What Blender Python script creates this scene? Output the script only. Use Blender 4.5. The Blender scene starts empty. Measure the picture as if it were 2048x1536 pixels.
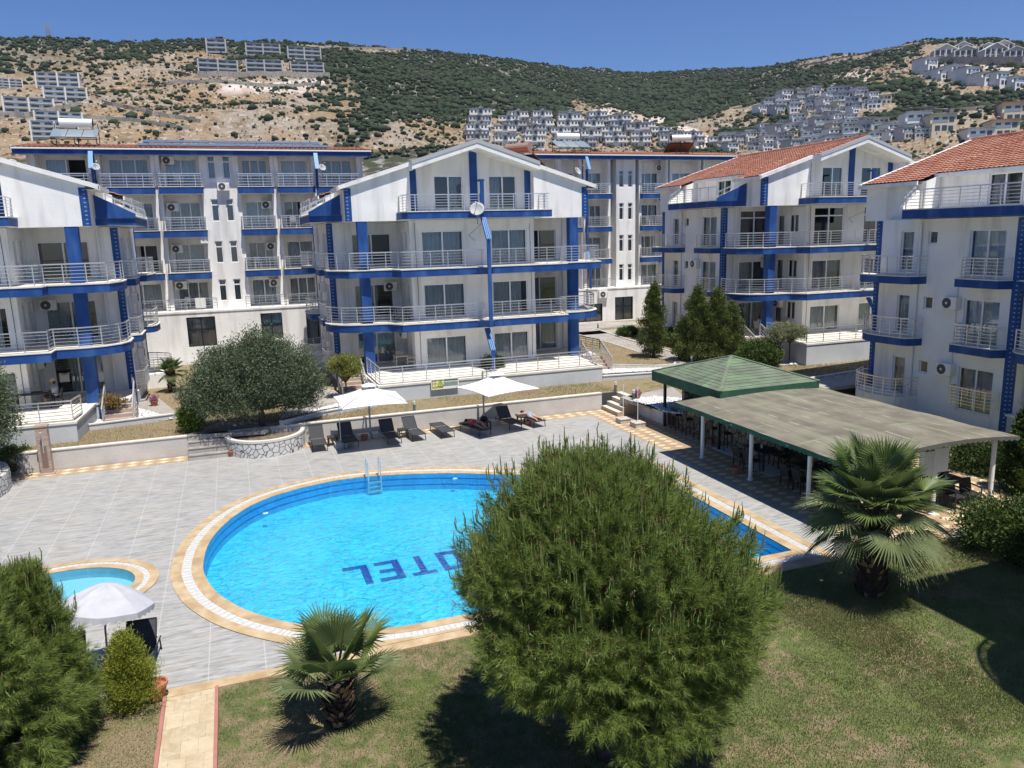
import bpy, math, random
import numpy as np
from mathutils import Vector, Matrix
R = math.radians
random.seed(7); rng = np.random.default_rng(7)
sc = bpy.context.scene
COL = sc.collection
# ------------------------------------------------------------------ camera
FPX, PITCH, YAW, ROLL, EYE = 1547.0, 0.193251, 0.342678, -0.026568, 9.3
cp, sp, cy, sy = math.cos(PITCH), math.sin(PITCH), math.cos(YAW), math.sin(YAW)
FW = np.array([sy*cp, cy*cp, -sp]); RT = np.array([cy, -sy, 0.0]); UP = np.cross(RT, FW)
c_, s_ = math.cos(ROLL), math.sin(ROLL)
RT, UP = c_*RT+s_*UP, -s_*RT+c_*UP
cam = bpy.data.cameras.new('camera'); camo = bpy.data.objects.new('camera', cam); COL.objects.link(camo)
camo.matrix_world = Matrix(((RT[0], UP[0], -FW[0], 0), (RT[1], UP[1], -FW[1], 0), (RT[2], UP[2], -FW[2], EYE), (0, 0, 0, 1)))
cam.sensor_width = 36; cam.lens = 36*FPX/2048; cam.clip_start = 0.1; cam.clip_end = 4000
sc.camera = camo
# ------------------------------------------------------------------ sky and sun
SUN = Vector((0.10, -0.36, 1.0)).normalized()
world = bpy.data.worlds.new("World"); sc.world = world; world.use_nodes = True
wn = world.node_tree
sky = wn.nodes.new('ShaderNodeTexSky'); sky.sky_type = 'NISHITA'; sky.sun_disc = False
sky.sun_elevation = math.asin(SUN.z); sky.sun_rotation = math.atan2(SUN.x, SUN.y)
sky.altitude = 900; sky.air_density = 1.0; sky.dust_density = 0.15; sky.ozone_density = 5.0
hs = wn.nodes.new('ShaderNodeHueSaturation'); hs.inputs['Saturation'].default_value = 1.15; wn.links.new(sky.outputs[0], hs.inputs['Color'])
tn = wn.nodes.new('ShaderNodeMix'); tn.data_type = 'RGBA'; tn.blend_type = 'MULTIPLY'; tn.inputs[0].default_value = 1; tn.inputs[7].default_value = (0.93, 0.95, 1.17, 1); wn.links.new(hs.outputs[0], tn.inputs[6])
wn.links.new(tn.outputs[2], wn.nodes['Background'].inputs[0]); wn.nodes['Background'].inputs[1].default_value = 0.070
sun = bpy.data.lights.new('sun', 'SUN'); sun.energy = 4.8; sun.angle = R(0.53); sun.color = (1, 0.96, 0.89)
suno = bpy.data.objects.new('sun', sun); COL.objects.link(suno); suno.location = (0, 0, 60)
suno.rotation_euler = SUN.to_track_quat('Z', 'Y').to_euler()
sc.view_settings.view_transform = 'Standard'; sc.view_settings.look = 'None'; sc.view_settings.exposure = 0.46; sc.view_settings.gamma = 1.0
sc.cycles.max_bounces = 8; sc.cycles.transparent_max_bounces = 16; sc.cycles.diffuse_bounces = 3
sc.cycles.sample_clamp_indirect = 4.0
# ------------------------------------------------------------------ helpers
def at(px, py, z=0.0):
    """where the sight line through a photo pixel meets the height z"""
    d = FW+RT*(px-1024)/FPX-UP*(py-768)/FPX; t = (z-EYE)/d[2]
    return (d[0]*t, d[1]*t)
def atY(px, py, Y):
    d = FW+RT*(px-1024)/FPX-UP*(py-768)/FPX; t = Y/d[1]
    return (d[0]*t, Y, EYE+d[2]*t)
def proj(P):
    P = np.atleast_2d(np.asarray(P, float))-[0, 0, EYE]; D = P@FW
    return 1024+FPX*(P@RT)/D, 768-FPX*(P@UP)/D, D

MATS = {}
def mat(name, col, rough=0.7, col2=None, scale=3.0, metal=0.0, bump=0.0, bscale=None, detail=4, stretch=None, spec=0.3, c3=None, s3=0.5, a3=0.5, st3=None):
    """plain procedural surface: two colours mixed by noise, a third patchy one on top, optional bump"""
    if name in MATS: return MATS[name]
    m = bpy.data.materials.new(name); m.use_nodes = True; nt = m.node_tree; N = nt.nodes; L = nt.links
    b = N['Principled BSDF']; b.inputs['Roughness'].default_value = rough; b.inputs['Metallic'].default_value = metal
    b.inputs['Specular IOR Level'].default_value = spec
    b.inputs['Base Color'].default_value = (*col, 1)
    tc = N.new('ShaderNodeTexCoord'); src = tc.outputs['Object']
    if stretch:
        mp = N.new('ShaderNodeMapping'); mp.inputs['Scale'].default_value = stretch; L.new(src, mp.inputs[0]); src = mp.outputs[0]
    if col2:
        n = N.new('ShaderNodeTexNoise'); n.inputs['Scale'].default_value = scale; n.inputs['Detail'].default_value = detail
        L.new(src, n.inputs['Vector'])
        rp = N.new('ShaderNodeMapRange'); rp.inputs[1].default_value = 0.35; rp.inputs[2].default_value = 0.65; L.new(n.outputs[0], rp.inputs[0])
        mx = N.new('ShaderNodeMix'); mx.data_type = 'RGBA'; mx.inputs[6].default_value = (*col, 1); mx.inputs[7].default_value = (*col2, 1)
        L.new(rp.outputs[0], mx.inputs[0]); out = mx.outputs[2]
        if c3:
            n3 = N.new('ShaderNodeTexNoise'); n3.inputs['Scale'].default_value = s3; n3.inputs['Detail'].default_value = 5; src3 = src
            if st3: mp3 = N.new('ShaderNodeMapping'); mp3.inputs['Scale'].default_value = st3; L.new(src, mp3.inputs[0]); src3 = mp3.outputs[0]
            L.new(src3, n3.inputs['Vector'])
            r3 = N.new('ShaderNodeMapRange'); r3.inputs[1].default_value = 0.5; r3.inputs[2].default_value = 0.66; r3.inputs[4].default_value = a3; L.new(n3.outputs[0], r3.inputs[0])
            m3 = N.new('ShaderNodeMix'); m3.data_type = 'RGBA'; L.new(r3.outputs[0], m3.inputs[0]); L.new(out, m3.inputs[6]); m3.inputs[7].default_value = (*c3, 1); out = m3.outputs[2]
        L.new(out, b.inputs['Base Color'])
    if bump:
        nb = N.new('ShaderNodeTexNoise'); nb.inputs['Scale'].default_value = bscale or scale*3; nb.inputs['Detail'].default_value = 6; L.new(src, nb.inputs['Vector'])
        bp = N.new('ShaderNodeBump'); bp.inputs['Strength'].default_value = bump; bp.inputs['Distance'].default_value = 0.02; L.new(nb.outputs[0], bp.inputs['Height']); L.new(bp.outputs[0], b.inputs['Normal'])
    MATS[name] = m; return m
def nodes_of(name):
    m = bpy.data.materials.new(name); m.use_nodes = True; MATS[name] = m
    return m, m.node_tree.nodes, m.node_tree.links
def math_n(N, L, op, a, b=None, c=None):
    n = N.new('ShaderNodeMath'); n.operation = op
    for i, x in enumerate((a, b, c)):
        if x is None: continue
        if isinstance(x, (int, float)): n.inputs[i].default_value = x
        else: L.new(x, n.inputs[i])
    return n.outputs[0]
def mix_n(N, L, f, a, b):
    n = N.new('ShaderNodeMix'); n.data_type = 'RGBA'
    for i, x in ((0, f), (6, a), (7, b)):
        if isinstance(x, (int, float)): n.inputs[i].default_value = x
        elif isinstance(x, tuple): n.inputs[i].default_value = (*x, 1)
        else: L.new(x, n.inputs[i])
    return n.outputs[2]
def noise_n(N, L, vec, scale, lo=0.35, hi=0.65, detail=4, dist=0.0):
    n = N.new('ShaderNodeTexNoise'); n.inputs['Scale'].default_value = scale; n.inputs['Detail'].default_value = detail; n.inputs['Distortion'].default_value = dist
    L.new(vec, n.inputs['Vector']); r = N.new('ShaderNodeMapRange'); r.inputs[1].default_value = lo; r.inputs[2].default_value = hi; L.new(n.outputs[0], r.inputs[0])
    return r.outputs[0]
def coords(N, L, scale=(1, 1, 1), kind='Object'):
    tc = N.new('ShaderNodeTexCoord'); mp = N.new('ShaderNodeMapping'); mp.inputs['Scale'].default_value = scale; L.new(tc.outputs[kind], mp.inputs[0]); return mp.outputs[0]

class MB:
    def __init__(s): s.v = []; s.f = []; s.m = []; s.M = None
    def add(s, vs, fs, mi=0):
        b = len(s.v)
        s.v += [tuple(s.M@Vector(p)) for p in vs] if s.M else [tuple(p) for p in vs]
        s.f += [tuple(b+i for i in f) for f in fs]; s.m += [mi]*len(fs)
    def quad(s, a, b, c, d, mi=0): s.add([a, b, c, d], [(0, 1, 2, 3)], mi)
    def poly(s, pts, mi=0): s.add(pts, [tuple(range(len(pts)))], mi)
    def box(s, x0, y0, z0, x1, y1, z1, mi=0, top=None):
        if x0 > x1: x0, x1 = x1, x0
        if y0 > y1: y0, y1 = y1, y0
        v = [(x0, y0, z0), (x1, y0, z0), (x1, y1, z0), (x0, y1, z0), (x0, y0, z1), (x1, y0, z1), (x1, y1, z1), (x0, y1, z1)]
        s.add(v, [(0, 3, 2, 1), (0, 1, 5, 4), (1, 2, 6, 5), (2, 3, 7, 6), (3, 0, 4, 7)], mi)
        s.add(v[4:], [(0, 1, 2, 3)], mi if top is None else top)
    def bar(s, a, b, w, h=None, mi=0, up=(0, 0, 1)):
        """rectangular bar from a to b"""
        h = h or w; a, b = Vector(a), Vector(b); d = (b-a).normalized(); u = Vector(up)
        if abs(d.dot(u)) > 0.98: u = Vector((0, 1, 0))
        x = d.cross(u).normalized()*w/2; y = x.cross(d).normalized()*h/2
        v = [p+q for p in (a, b) for q in (-x-y, x-y, x+y, -x+y)]
        s.add(v, [(3, 2, 1, 0), (4, 5, 6, 7), (0, 1, 5, 4), (1, 2, 6, 5), (2, 3, 7, 6), (3, 0, 4, 7)], mi)
    def tube(s, pts, r, n=6, mi=0, cap=True):
        pts = [Vector(p) for p in pts]; rs = r if hasattr(r, '__len__') else [r]*len(pts); vs = []; fs = []
        x0 = None
        for i, p in enumerate(pts):
            d = (pts[min(i+1, len(pts)-1)]-pts[max(i-1, 0)]).normalized()
            u = Vector((0, 0, 1)) if abs(d.z) < 0.9 else Vector((1, 0, 0))
            if x0 is None: x = d.cross(u).normalized()
            else: x = (x0-d*x0.dot(d)).normalized()
            x0 = x; y = d.cross(x)
            for k in range(n): a = 2*math.pi*k/n; vs.append(p+(x*math.cos(a)+y*math.sin(a))*rs[i])
        for i in range(len(pts)-1):
            for k in range(n): fs.append((i*n+k, i*n+(k+1) % n, (i+1)*n+(k+1) % n, (i+1)*n+k))
        if cap: fs += [tuple(range(n-1, -1, -1)), tuple((len(pts)-1)*n+k for k in range(n))]
        s.add(vs, fs, mi)
    def prism(s, poly, z0, z1, side=0, top=0, bottom=None):
        n = len(poly)
        if sum(poly[i][0]*poly[(i+1) % n][1]-poly[(i+1) % n][0]*poly[i][1] for i in range(n)) < 0: poly = poly[::-1]
        s.add([(p[0], p[1], z0) for p in poly]+[(p[0], p[1], z1) for p in poly], [(i, (i+1) % n, (i+1) % n+n, i+n) for i in range(n)], side)
        s.add([(p[0], p[1], z1) for p in poly], [tuple(range(n))], top)
        if bottom is not None: s.add([(p[0], p[1], z0) for p in poly], [tuple(range(n-1, -1, -1))], bottom)
    def lathe(s, prof, c=(0, 0, 0), n=16, mi=0, sx=1, sy=1):
        vs = [(c[0]+r*math.cos(2*math.pi*k/n)*sx, c[1]+r*math.sin(2*math.pi*k/n)*sy, c[2]+z) for r, z in prof for k in range(n)]
        fs = [(i*n+k, i*n+(k+1) % n, (i+1)*n+(k+1) % n, (i+1)*n+k) for i in range(len(prof)-1) for k in range(n)]
        s.add(vs, fs, mi)
    def build(s, name, mats, parent=None, smooth=False, loc=None, rz=0):
        me = bpy.data.meshes.new(name); me.from_pydata(s.v, [], s.f)
        for m in (mats if isinstance(mats, (list, tuple)) else [mats]): me.materials.append(m)
        if s.m: me.polygons.foreach_set('material_index', s.m)
        if smooth: me.polygons.foreach_set('use_smooth', [True]*len(s.f))
        me.update(); o = bpy.data.objects.new(name, me); COL.objects.link(o)
        if parent: o.parent = parent
        if loc: o.location = loc
        if rz: o.rotation_euler.z = rz
        return o
def arr_obj(name, V, F, mats, mi=None, parent=None, smooth=False):
    """mesh straight from arrays; F is (m,3) or (m,4)"""
    V = np.asarray(V, np.float32); F = np.asarray(F, np.int32); k = F.shape[1]
    me = bpy.data.meshes.new(name); me.vertices.add(len(V)); me.vertices.foreach_set('co', V.ravel())
    me.loops.add(F.size); me.loops.foreach_set('vertex_index', F.ravel())
    me.polygons.add(len(F)); me.polygons.foreach_set('loop_start', np.arange(0, F.size, k, dtype=np.int32))
    try: me.polygons.foreach_set('loop_total', np.full(len(F), k, np.int32))
    except Exception: pass
    for m in (mats if isinstance(mats, (list, tuple)) else [mats]): me.materials.append(m)
    if mi is not None: me.polygons.foreach_set('material_index', np.asarray(mi, np.int32))
    if smooth: me.polygons.foreach_set('use_smooth', np.ones(len(F), bool))
    me.update(calc_edges=True); me.validate()
    o = bpy.data.objects.new(name, me); COL.objects.link(o)
    if parent: o.parent = parent
    return o
def tag(o, label=None, cat=None, group=None, kind=None):
    if label: o['label'] = label
    if cat: o['category'] = cat
    if group: o['group'] = group
    if kind: o['kind'] = kind
    return o
def thing(name, label, cat, loc=(0, 0, 0), rz=0, group=None):
    o = bpy.data.objects.new(name, None); COL.objects.link(o); o.location = loc; o.rotation_euler.z = rz; o.empty_display_size = 0.2
    return tag(o, label, cat, group)
def struct(name, mb, mats, smooth=False): return tag(mb.build(name, mats, smooth=smooth), kind='structure')
def copy_tree(o, loc=None, rz=None, label=None, parent=None):
    c = o.copy(); COL.objects.link(c)
    if parent is not None: c.parent = parent
    if loc is not None: c.location = loc
    if rz is not None: c.rotation_euler.z = rz
    if label: c['label'] = label
    for ch in list(o.children): copy_tree(ch, parent=c)
    return c
def smoothpts(pts, k=5):
    """Catmull-Rom through open points"""
    P = [np.array(p, float) for p in pts]; out = []
    for i in range(len(P)-1):
        a, b, c, d = P[max(i-1, 0)], P[i], P[i+1], P[min(i+2, len(P)-1)]
        for j in range(k):
            t = j/k; out.append(tuple(0.5*((2*b)+(-a+c)*t+(2*a-5*b+4*c-d)*t*t+(-a+3*b-3*c+d)*t**3)))
    out.append(tuple(P[-1])); return out
def smoothring(pts, k=4):
    P = [np.array(p, float) for p in pts]; n = len(P); out = []
    for i in range(n):
        a, b, c, d = P[i-1], P[i], P[(i+1) % n], P[(i+2) % n]
        for j in range(k):
            t = j/k; out.append(tuple(0.5*((2*b)+(-a+c)*t+(2*a-5*b+4*c-d)*t*t+(-a+3*b-3*c+d)*t**3)))
    return out
def offset(poly, d):
    """offset a closed counter-clockwise polygon outward by d"""
    n = len(poly); out = []
    for i in range(n):
        p0, p1, p2 = np.array(poly[i-1]), np.array(poly[i]), np.array(poly[(i+1) % n])
        e1 = p1-p0; e2 = p2-p1; e1 = e1/(np.linalg.norm(e1)+1e-9); e2 = e2/(np.linalg.norm(e2)+1e-9)
        n1 = np.array([e1[1], -e1[0]]); n2 = np.array([e2[1], -e2[0]]); b = n1+n2; b = b/(np.linalg.norm(b)+1e-9)
        out.append(tuple(p1+b*d/max(0.5, b@n1)))
    return out
def ccw(poly):
    n = len(poly)
    return poly if sum(poly[i][0]*poly[(i+1) % n][1]-poly[(i+1) % n][0]*poly[i][1] for i in range(n)) > 0 else poly[::-1]
def ring_band(mb, inner, outer, z, mi=0, z2=None):
    n = len(inner); z2 = z if z2 is None else z2
    mb.add([(p[0], p[1], z) for p in inner]+[(p[0], p[1], z2) for p in outer], [(i, i+n, (i+1) % n+n, (i+1) % n) for i in range(n)], mi)
# ------------------------------------------------------------------ shared materials
WHITE = mat('white_render', (0.82, 0.805, 0.775), 0.85, (0.75, 0.74, 0.715), 0.9, bump=0.6, bscale=14, c3=(0.52, 0.50, 0.46), s3=1.6, a3=0.55, st3=(1, 1, .12))
CREAM = mat('cream_render', (0.68, 0.66, 0.60), 0.85, (0.63, 0.61, 0.56), 1.2, bump=0.25, bscale=10)
BLUE = mat('blue_paint', (0.009, 0.050, 0.20), 0.6, (0.013, 0.066, 0.245), 1.5, bump=0.15, c3=(0.06, 0.14, 0.34), s3=1.3, a3=0.55, st3=(1, 1, .3))
FRAME = mat('white_upvc', (0.80, 0.80, 0.80), 0.4)
TILEW = mat('balcony_tile', (0.70, 0.67, 0.60), 0.6, (0.62, 0.58, 0.5), 2.5)
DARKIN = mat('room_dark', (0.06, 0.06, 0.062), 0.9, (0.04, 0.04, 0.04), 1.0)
STEEL = mat('stainless_rail', (0.72, 0.72, 0.72), 0.32, metal=0.75, spec=0.5)
GREYMET = mat('grey_metal', (0.35, 0.36, 0.37), 0.45, metal=0.4)
BLACK = mat('black_metal', (0.015, 0.015, 0.016), 0.5)
PLASTW = mat('white_plastic', (0.78, 0.78, 0.75), 0.45)
BEIGEP = mat('beige_plastic', (0.62, 0.55, 0.45), 0.5)
TERRAC = mat('terracotta', (0.42, 0.16, 0.09), 0.8, (0.34, 0.12, 0.07), 6)
CURT = [mat('curtain_grey', (0.56, 0.56, 0.56), 0.95, (0.48, 0.48, 0.49), 2), mat('curtain_sheer', (0.74, 0.75, 0.76), 0.95, (0.66, 0.67, 0.69), 2)]
CONC = mat('concrete', (0.42, 0.40, 0.37), 0.9, (0.34, 0.32, 0.30), 2.5, bump=0.3, c3=(0.25, 0.24, 0.22), s3=1.2, a3=0.5)
BARK = mat('bark', (0.12, 0.09, 0.07), 0.95, (0.06, 0.045, 0.035), 9, bump=0.8, bscale=20)
def glass():
    m, N, L = nodes_of('window_glass'); N.remove(N['Principled BSDF'])
    t = N.new('ShaderNodeBsdfTransparent'); t.inputs[0].default_value = (0.80, 0.85, 0.85, 1)
    g = N.new('ShaderNodeBsdfGlossy'); g.inputs['Roughness'].default_value = 0.02; g.inputs[0].default_value = (0.9, 0.95, 1, 1)
    fr = N.new('ShaderNodeFresnel'); fr.inputs[0].default_value = 1.5
    f = math_n(N, L, 'MULTIPLY_ADD', fr.outputs[0], 1.6, 0.03)
    x = N.new('ShaderNodeMixShader'); L.new(f, x.inputs[0]); L.new(t.outputs[0], x.inputs[1]); L.new(g.outputs[0], x.inputs[2])
    L.new(x.outputs[0], N['Material Output'].inputs[0]); return m
GLASS = glass()
def tiles_mat():
    m, N, L = nodes_of('roof_tiles'); b = N['Principled BSDF']; b.inputs['Roughness'].default_value = 0.85
    v = coords(N, L); sx = N.new('ShaderNodeSeparateXYZ'); L.new(v, sx.inputs[0])
    fx = math_n(N, L, 'FLOOR', math_n(N, L, 'DIVIDE', sx.outputs[0], 0.36)); fy = math_n(N, L, 'FLOOR', math_n(N, L, 'DIVIDE', sx.outputs[1], 0.24))
    cx = N.new('ShaderNodeCombineXYZ'); L.new(fx, cx.inputs[0]); L.new(fy, cx.inputs[1])
    wn_ = N.new('ShaderNodeTexWhiteNoise'); L.new(cx.outputs[0], wn_.inputs[0])
    c = mix_n(N, L, wn_.outputs[0], (0.25, 0.088, 0.052), (0.40, 0.165, 0.10))
    c = mix_n(N, L, noise_n(N, L, v, 1.2, 0.45, 0.75), c, (0.42, 0.22, 0.15))
    c = mix_n(N, L, noise_n(N, L, v, 25, 0.55, 0.7), c, (0.25, 0.10, 0.07))
    L.new(c, b.inputs['Base Color']); return m
TILES = tiles_mat()
# ------------------------------------------------------------------ ground, deck, pools
def lawn_mat(name, dry):
    m, N, L = nodes_of(name); b = N['Principled BSDF']; b.inputs['Roughness'].default_value = 0.95; b.inputs['Specular IOR Level'].default_value = 0.1
    v = coords(N, L)
    g = mix_n(N, L, noise_n(N, L, v, 22, 0.3, 0.7, 6), (0.075, 0.098, 0.030), (0.19, 0.215, 0.085))
    g = mix_n(N, L, noise_n(N, L, v, 1.6, 0.42, 0.6, 5), g, (0.15, 0.19, 0.058))
    d = mix_n(N, L, noise_n(N, L, v, 30, 0.3, 0.7, 6), (0.20, 0.15, 0.09), (0.41, 0.33, 0.20))
    n1 = noise_n(N, L, v, 0.55, 0.36, 0.70, 9); n2 = noise_n(N, L, v, 3.2, 0.40, 0.72, 8)
    sx = N.new('ShaderNodeSeparateXYZ'); L.new(v, sx.inputs[0])
    left = N.new('ShaderNodeMapRange'); left.inputs[1].default_value = 6; left.inputs[2].default_value = -2; left.inputs[4].default_value = 0.35; L.new(sx.outputs[0], left.inputs[0])
    f = math_n(N, L, 'ADD', math_n(N, L, 'MULTIPLY', n1, 0.55), math_n(N, L, 'MULTIPLY', n2, 0.55))
    f = math_n(N, L, 'ADD', f, math_n(N, L, 'ADD', left.outputs[0], dry)); 
    r = N.new('ShaderNodeMapRange'); r.inputs[1].default_value = 0.38; r.inputs[2].default_value = 0.82; L.new(f, r.inputs[0])
    L.new(mix_n(N, L, r.outputs[0], g, d), b.inputs['Base Color'])
    nb = N.new('ShaderNodeTexNoise'); nb.inputs['Scale'].default_value = 60; nb.inputs['Detail'].default_value = 4; L.new(v, nb.inputs['Vector'])
    bp = N.new('ShaderNodeBump'); bp.inputs['Strength'].default_value = 1.0; bp.inputs['Distance'].default_value = 0.05; L.new(nb.outputs[0], bp.inputs['Height']); L.new(bp.outputs[0], b.inputs['Normal'])
    return m
LAWN = lawn_mat('lawn_grass', 0.0); DRY = lawn_mat('dry_grass', 0.5)
def deck_mat():
    m, N, L = nodes_of('grey_porcelain'); b = N['Principled BSDF']; b.inputs['Roughness'].default_value = 0.55
    v = coords(N, L); st = coords(N, L, (0.9, 5.5, 1)); st2 = coords(N, L, (2.4, 11, 1)); st3 = coords(N, L, (0.25, 1.2, 1))
    c = mix_n(N, L, noise_n(N, L, st, 1.7, 0.32, 0.68, 5, 0.6), (0.21, 0.205, 0.19), (0.385, 0.38, 0.365))
    c = mix_n(N, L, math_n(N, L, 'MULTIPLY', noise_n(N, L, st2, 1.4, 0.45, 0.75, 5, 0.8), 0.55), c, (0.49, 0.485, 0.465))
    c = mix_n(N, L, math_n(N, L, 'MULTIPLY', noise_n(N, L, st3, 1.8, 0.5, 0.75, 4), 0.5), c, (0.40, 0.345, 0.28))
    sx = N.new('ShaderNodeSeparateXYZ'); L.new(v, sx.inputs[0])
    def joint(s, per, off, w):
        f = math_n(N, L, 'FRACT', math_n(N, L, 'DIVIDE', math_n(N, L, 'ADD', s, off), per)); return math_n(N, L, 'LESS_THAN', f, w)
    j = joint(sx.outputs[0], 1.2, 120.04, 0.022); k = joint(sx.outputs[1], 0.3, 0.0, 0.022)
    c = mix_n(N, L, math_n(N, L, 'MULTIPLY', k, 0.3), c, (0.30, 0.29, 0.27)); c = mix_n(N, L, math_n(N, L, 'MULTIPLY', j, 0.45), c, (0.52, 0.51, 0.47))
    L.new(c, b.inputs['Base Color']); return m
DECK = deck_mat()
def diamond_mat():
    m, N, L = nodes_of('ochre_diamond_tiles'); b = N['Principled BSDF']; b.inputs['Roughness'].default_value = 0.6
    v = coords(N, L); sx = N.new('ShaderNodeSeparateXYZ'); L.new(v, sx.inputs[0])
    fx = math_n(N, L, 'SUBTRACT', math_n(N, L, 'FRACT', math_n(N, L, 'DIVIDE', sx.outputs[0], 0.62)), 0.5); fy = math_n(N, L, 'SUBTRACT', math_n(N, L, 'FRACT', math_n(N, L, 'DIVIDE', sx.outputs[1], 0.45)), 0.5)
    ax = math_n(N, L, 'ABSOLUTE', fx); ay = math_n(N, L, 'ABSOLUTE', fy); s = math_n(N, L, 'ADD', ax, ay)
    dm = math_n(N, L, 'LESS_THAN', s, 0.36)
    c = mix_n(N, L, noise_n(N, L, v, 4), (0.34, 0.235, 0.14), (0.42, 0.30, 0.18)); c = mix_n(N, L, dm, c, (0.60, 0.50, 0.34))
    e = math_n(N, L, 'GREATER_THAN', math_n(N, L, 'MAXIMUM', ax, ay), 0.475); c = mix_n(N, L, math_n(N, L, 'MULTIPLY', e, 0.5), c, (0.22, 0.16, 0.11))
    c = mix_n(N, L, math_n(N, L, 'MULTIPLY', noise_n(N, L, v, 0.8, 0.5, 0.7), 0.3), c, (0.30, 0.22, 0.15))
    L.new(c, b.inputs['Base Color']); return m
DIAM = diamond_mat()
TRAV = mat('travertine', (0.40, 0.285, 0.155), 0.6, (0.50, 0.39, 0.25), 3, c3=(0.30, 0.19, 0.095), s3=1.3, a3=0.6, bump=0.1)
TRAVL0 = mat('pale_travertine', (0.62, 0.54, 0.38), 0.6, (0.52, 0.44, 0.30), 2.2, c3=(0.45, 0.34, 0.2), s3=0.9, a3=0.5)
def trav_tiles():
    m, N, L = nodes_of('travertine_tiles'); b = N['Principled BSDF']; b.inputs['Roughness'].default_value = 0.6; v = coords(N, L)
    t = N.new('ShaderNodeTexBrick'); t.inputs['Scale'].default_value = 1.0; t.inputs['Brick Width'].default_value = .31; t.inputs['Row Height'].default_value = .5; t.inputs['Mortar Size'].default_value = .006; t.offset = 0.37
    t.inputs['Color1'].default_value = (.50, .41, .275, 1); t.inputs['Color2'].default_value = (.38, .29, .175, 1); t.inputs['Mortar'].default_value = (.30, .24, .16, 1); L.new(v, t.inputs['Vector'])
    c = mix_n(N, L, math_n(N, L, 'MULTIPLY', noise_n(N, L, v, 7, .4, .65, 6, .8), .55), t.outputs[0], (.56, .48, .34)); c = mix_n(N, L, math_n(N, L, 'MULTIPLY', noise_n(N, L, v, 1.4, .5, .68, 5), .45), c, (.40, .29, .17))
    L.new(c, b.inputs['Base Color']); return m
TRAVL = trav_tiles()
def pave_mat():
    m, N, L = nodes_of('grey_block_paving'); b = N['Principled BSDF']; b.inputs['Roughness'].default_value = 0.9
    v = coords(N, L); t = N.new('ShaderNodeTexBrick'); t.inputs['Scale'].default_value = 4.5; t.inputs['Color1'].default_value = (0.36, 0.335, 0.30, 1); t.inputs['Color2'].default_value = (0.29, 0.27, 0.245, 1); t.inputs['Mortar'].default_value = (0.19, 0.17, 0.15, 1); t.inputs['Mortar Size'].default_value = 0.03
    L.new(v, t.inputs['Vector']); c = mix_n(N, L, noise_n(N, L, v, 0.7), t.outputs[0], (0.40, 0.37, 0.33)); c = mix_n(N, L, 0.35, c, t.outputs[0])
    L.new(c, b.inputs['Base Color']); return m
PAVE = pave_mat()
PEBB = mat('white_pebbles', (0.68, 0.67, 0.65), 0.8, (0.36, 0.36, 0.35), 28, bump=1.0, bscale=25)
KERB = mat('white_kerb', (0.62, 0.62, 0.60), 0.8, (0.52, 0.52, 0.5), 3)

# pool outline (world metres, counter-clockwise)
rimL = [(11.2, 26.97), (10.1, 27.15), (8.98, 27.72), (7.45, 28.58), (5.4, 29.30), (3.57, 29.56), (2.2, 29.30), (0.86, 28.68), (-0.13, 27.75), (-0.93, 26.3), (-1.38, 24.7), (-1.50, 23.1), (-1.40, 22.1), (-1.14, 21.1), (-0.79, 20.3), (-0.27, 19.45), (0.44, 18.65), (1.4, 17.85), (2.4, 17.38), (3.4, 17.2)]
rim = smoothpts(rimL, 5)+[(8, 17.2), (14.65, 17.2), (14.65, 26.75), (14.45, 26.95)]
rim = ccw([tuple(p) for p in rim])
kidc = (-5.2, 22.75)
kid = ccw([(kidc[0]+1.92*math.cos(t)*(1 if math.cos(t) > 0 else 1.15), kidc[1]+1.5*math.sin(t)) for t in np.linspace(0, 2*math.pi, 40, endpoint=False)])

def with_hole(mb, outer, holes, z, mi=0):
    """flat sheet with holes: triangulated by mathutils"""
    from mathutils.geometry import tessellate_polygon
    loops = [[Vector((p[0], p[1], z)) for p in outer]]+[[Vector((p[0], p[1], z)) for p in h] for h in holes]
    tris = tessellate_polygon(loops); flat = [tuple(p) for l in loops for p in l]
    mb.add(flat, [t if ((Vector(flat[t[1]])-Vector(flat[t[0]])).cross(Vector(flat[t[2]])-Vector(flat[t[0]]))).z > 0 else t[::-1] for t in tris], mi)
o1 = offset(rim, 0.32); o2 = offset(rim, 0.58); o3 = offset(rim, 0.88)
k1 = offset(kid, 0.22); k2 = offset(kid, 0.38); k3 = offset(kid, 0.62)
# the front border runs into the coping on the straight side
DY0 = 16.5
deck_out = [(-40, DY0), (16.75, DY0), (16.75, 35.0), (-40, 35.0)]
# ground sheets
mb = MB(); with_hole(mb, [(-90, -40), (140, -40), (140, 31.7), (19.0, 31.7), (19.0, 36.0), (-90, 36.0)], [[(p[0], p[1]) for p in offset(rim, 0.1)], [(p[0], p[1]) for p in offset(kid, 0.1)]], -0.03)
lawn = tag(mb.build('lawn', LAWN), kind='structure')
mb = MB(); o3c = [(p[0], max(p[1], DY0+0.004)) for p in o3]
with_hole(mb, deck_out, [o3c, k3], 0.0); deck = struct('pool_deck', mb, DECK)
mb = MB()
mb.box(-40, DY0-0.32, -0.2, 19.45, DY0, 0.012)
struct('deck_border', mb, TRAV)
mb = MB()
mb.box(-40, 35.0, -0.2, 19.1, 35.95, 0.004); mb.box(16.75, 16.5, -0.2, 25.2, 35.0, 0.004)
struct('diamond_tile_paving', mb, DIAM)
mb = MB(); mb.box(19.45, 16.05, -0.2, 25.4, 16.5, 0.014); struct('paving_kerb', mb, TRAVL)

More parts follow.
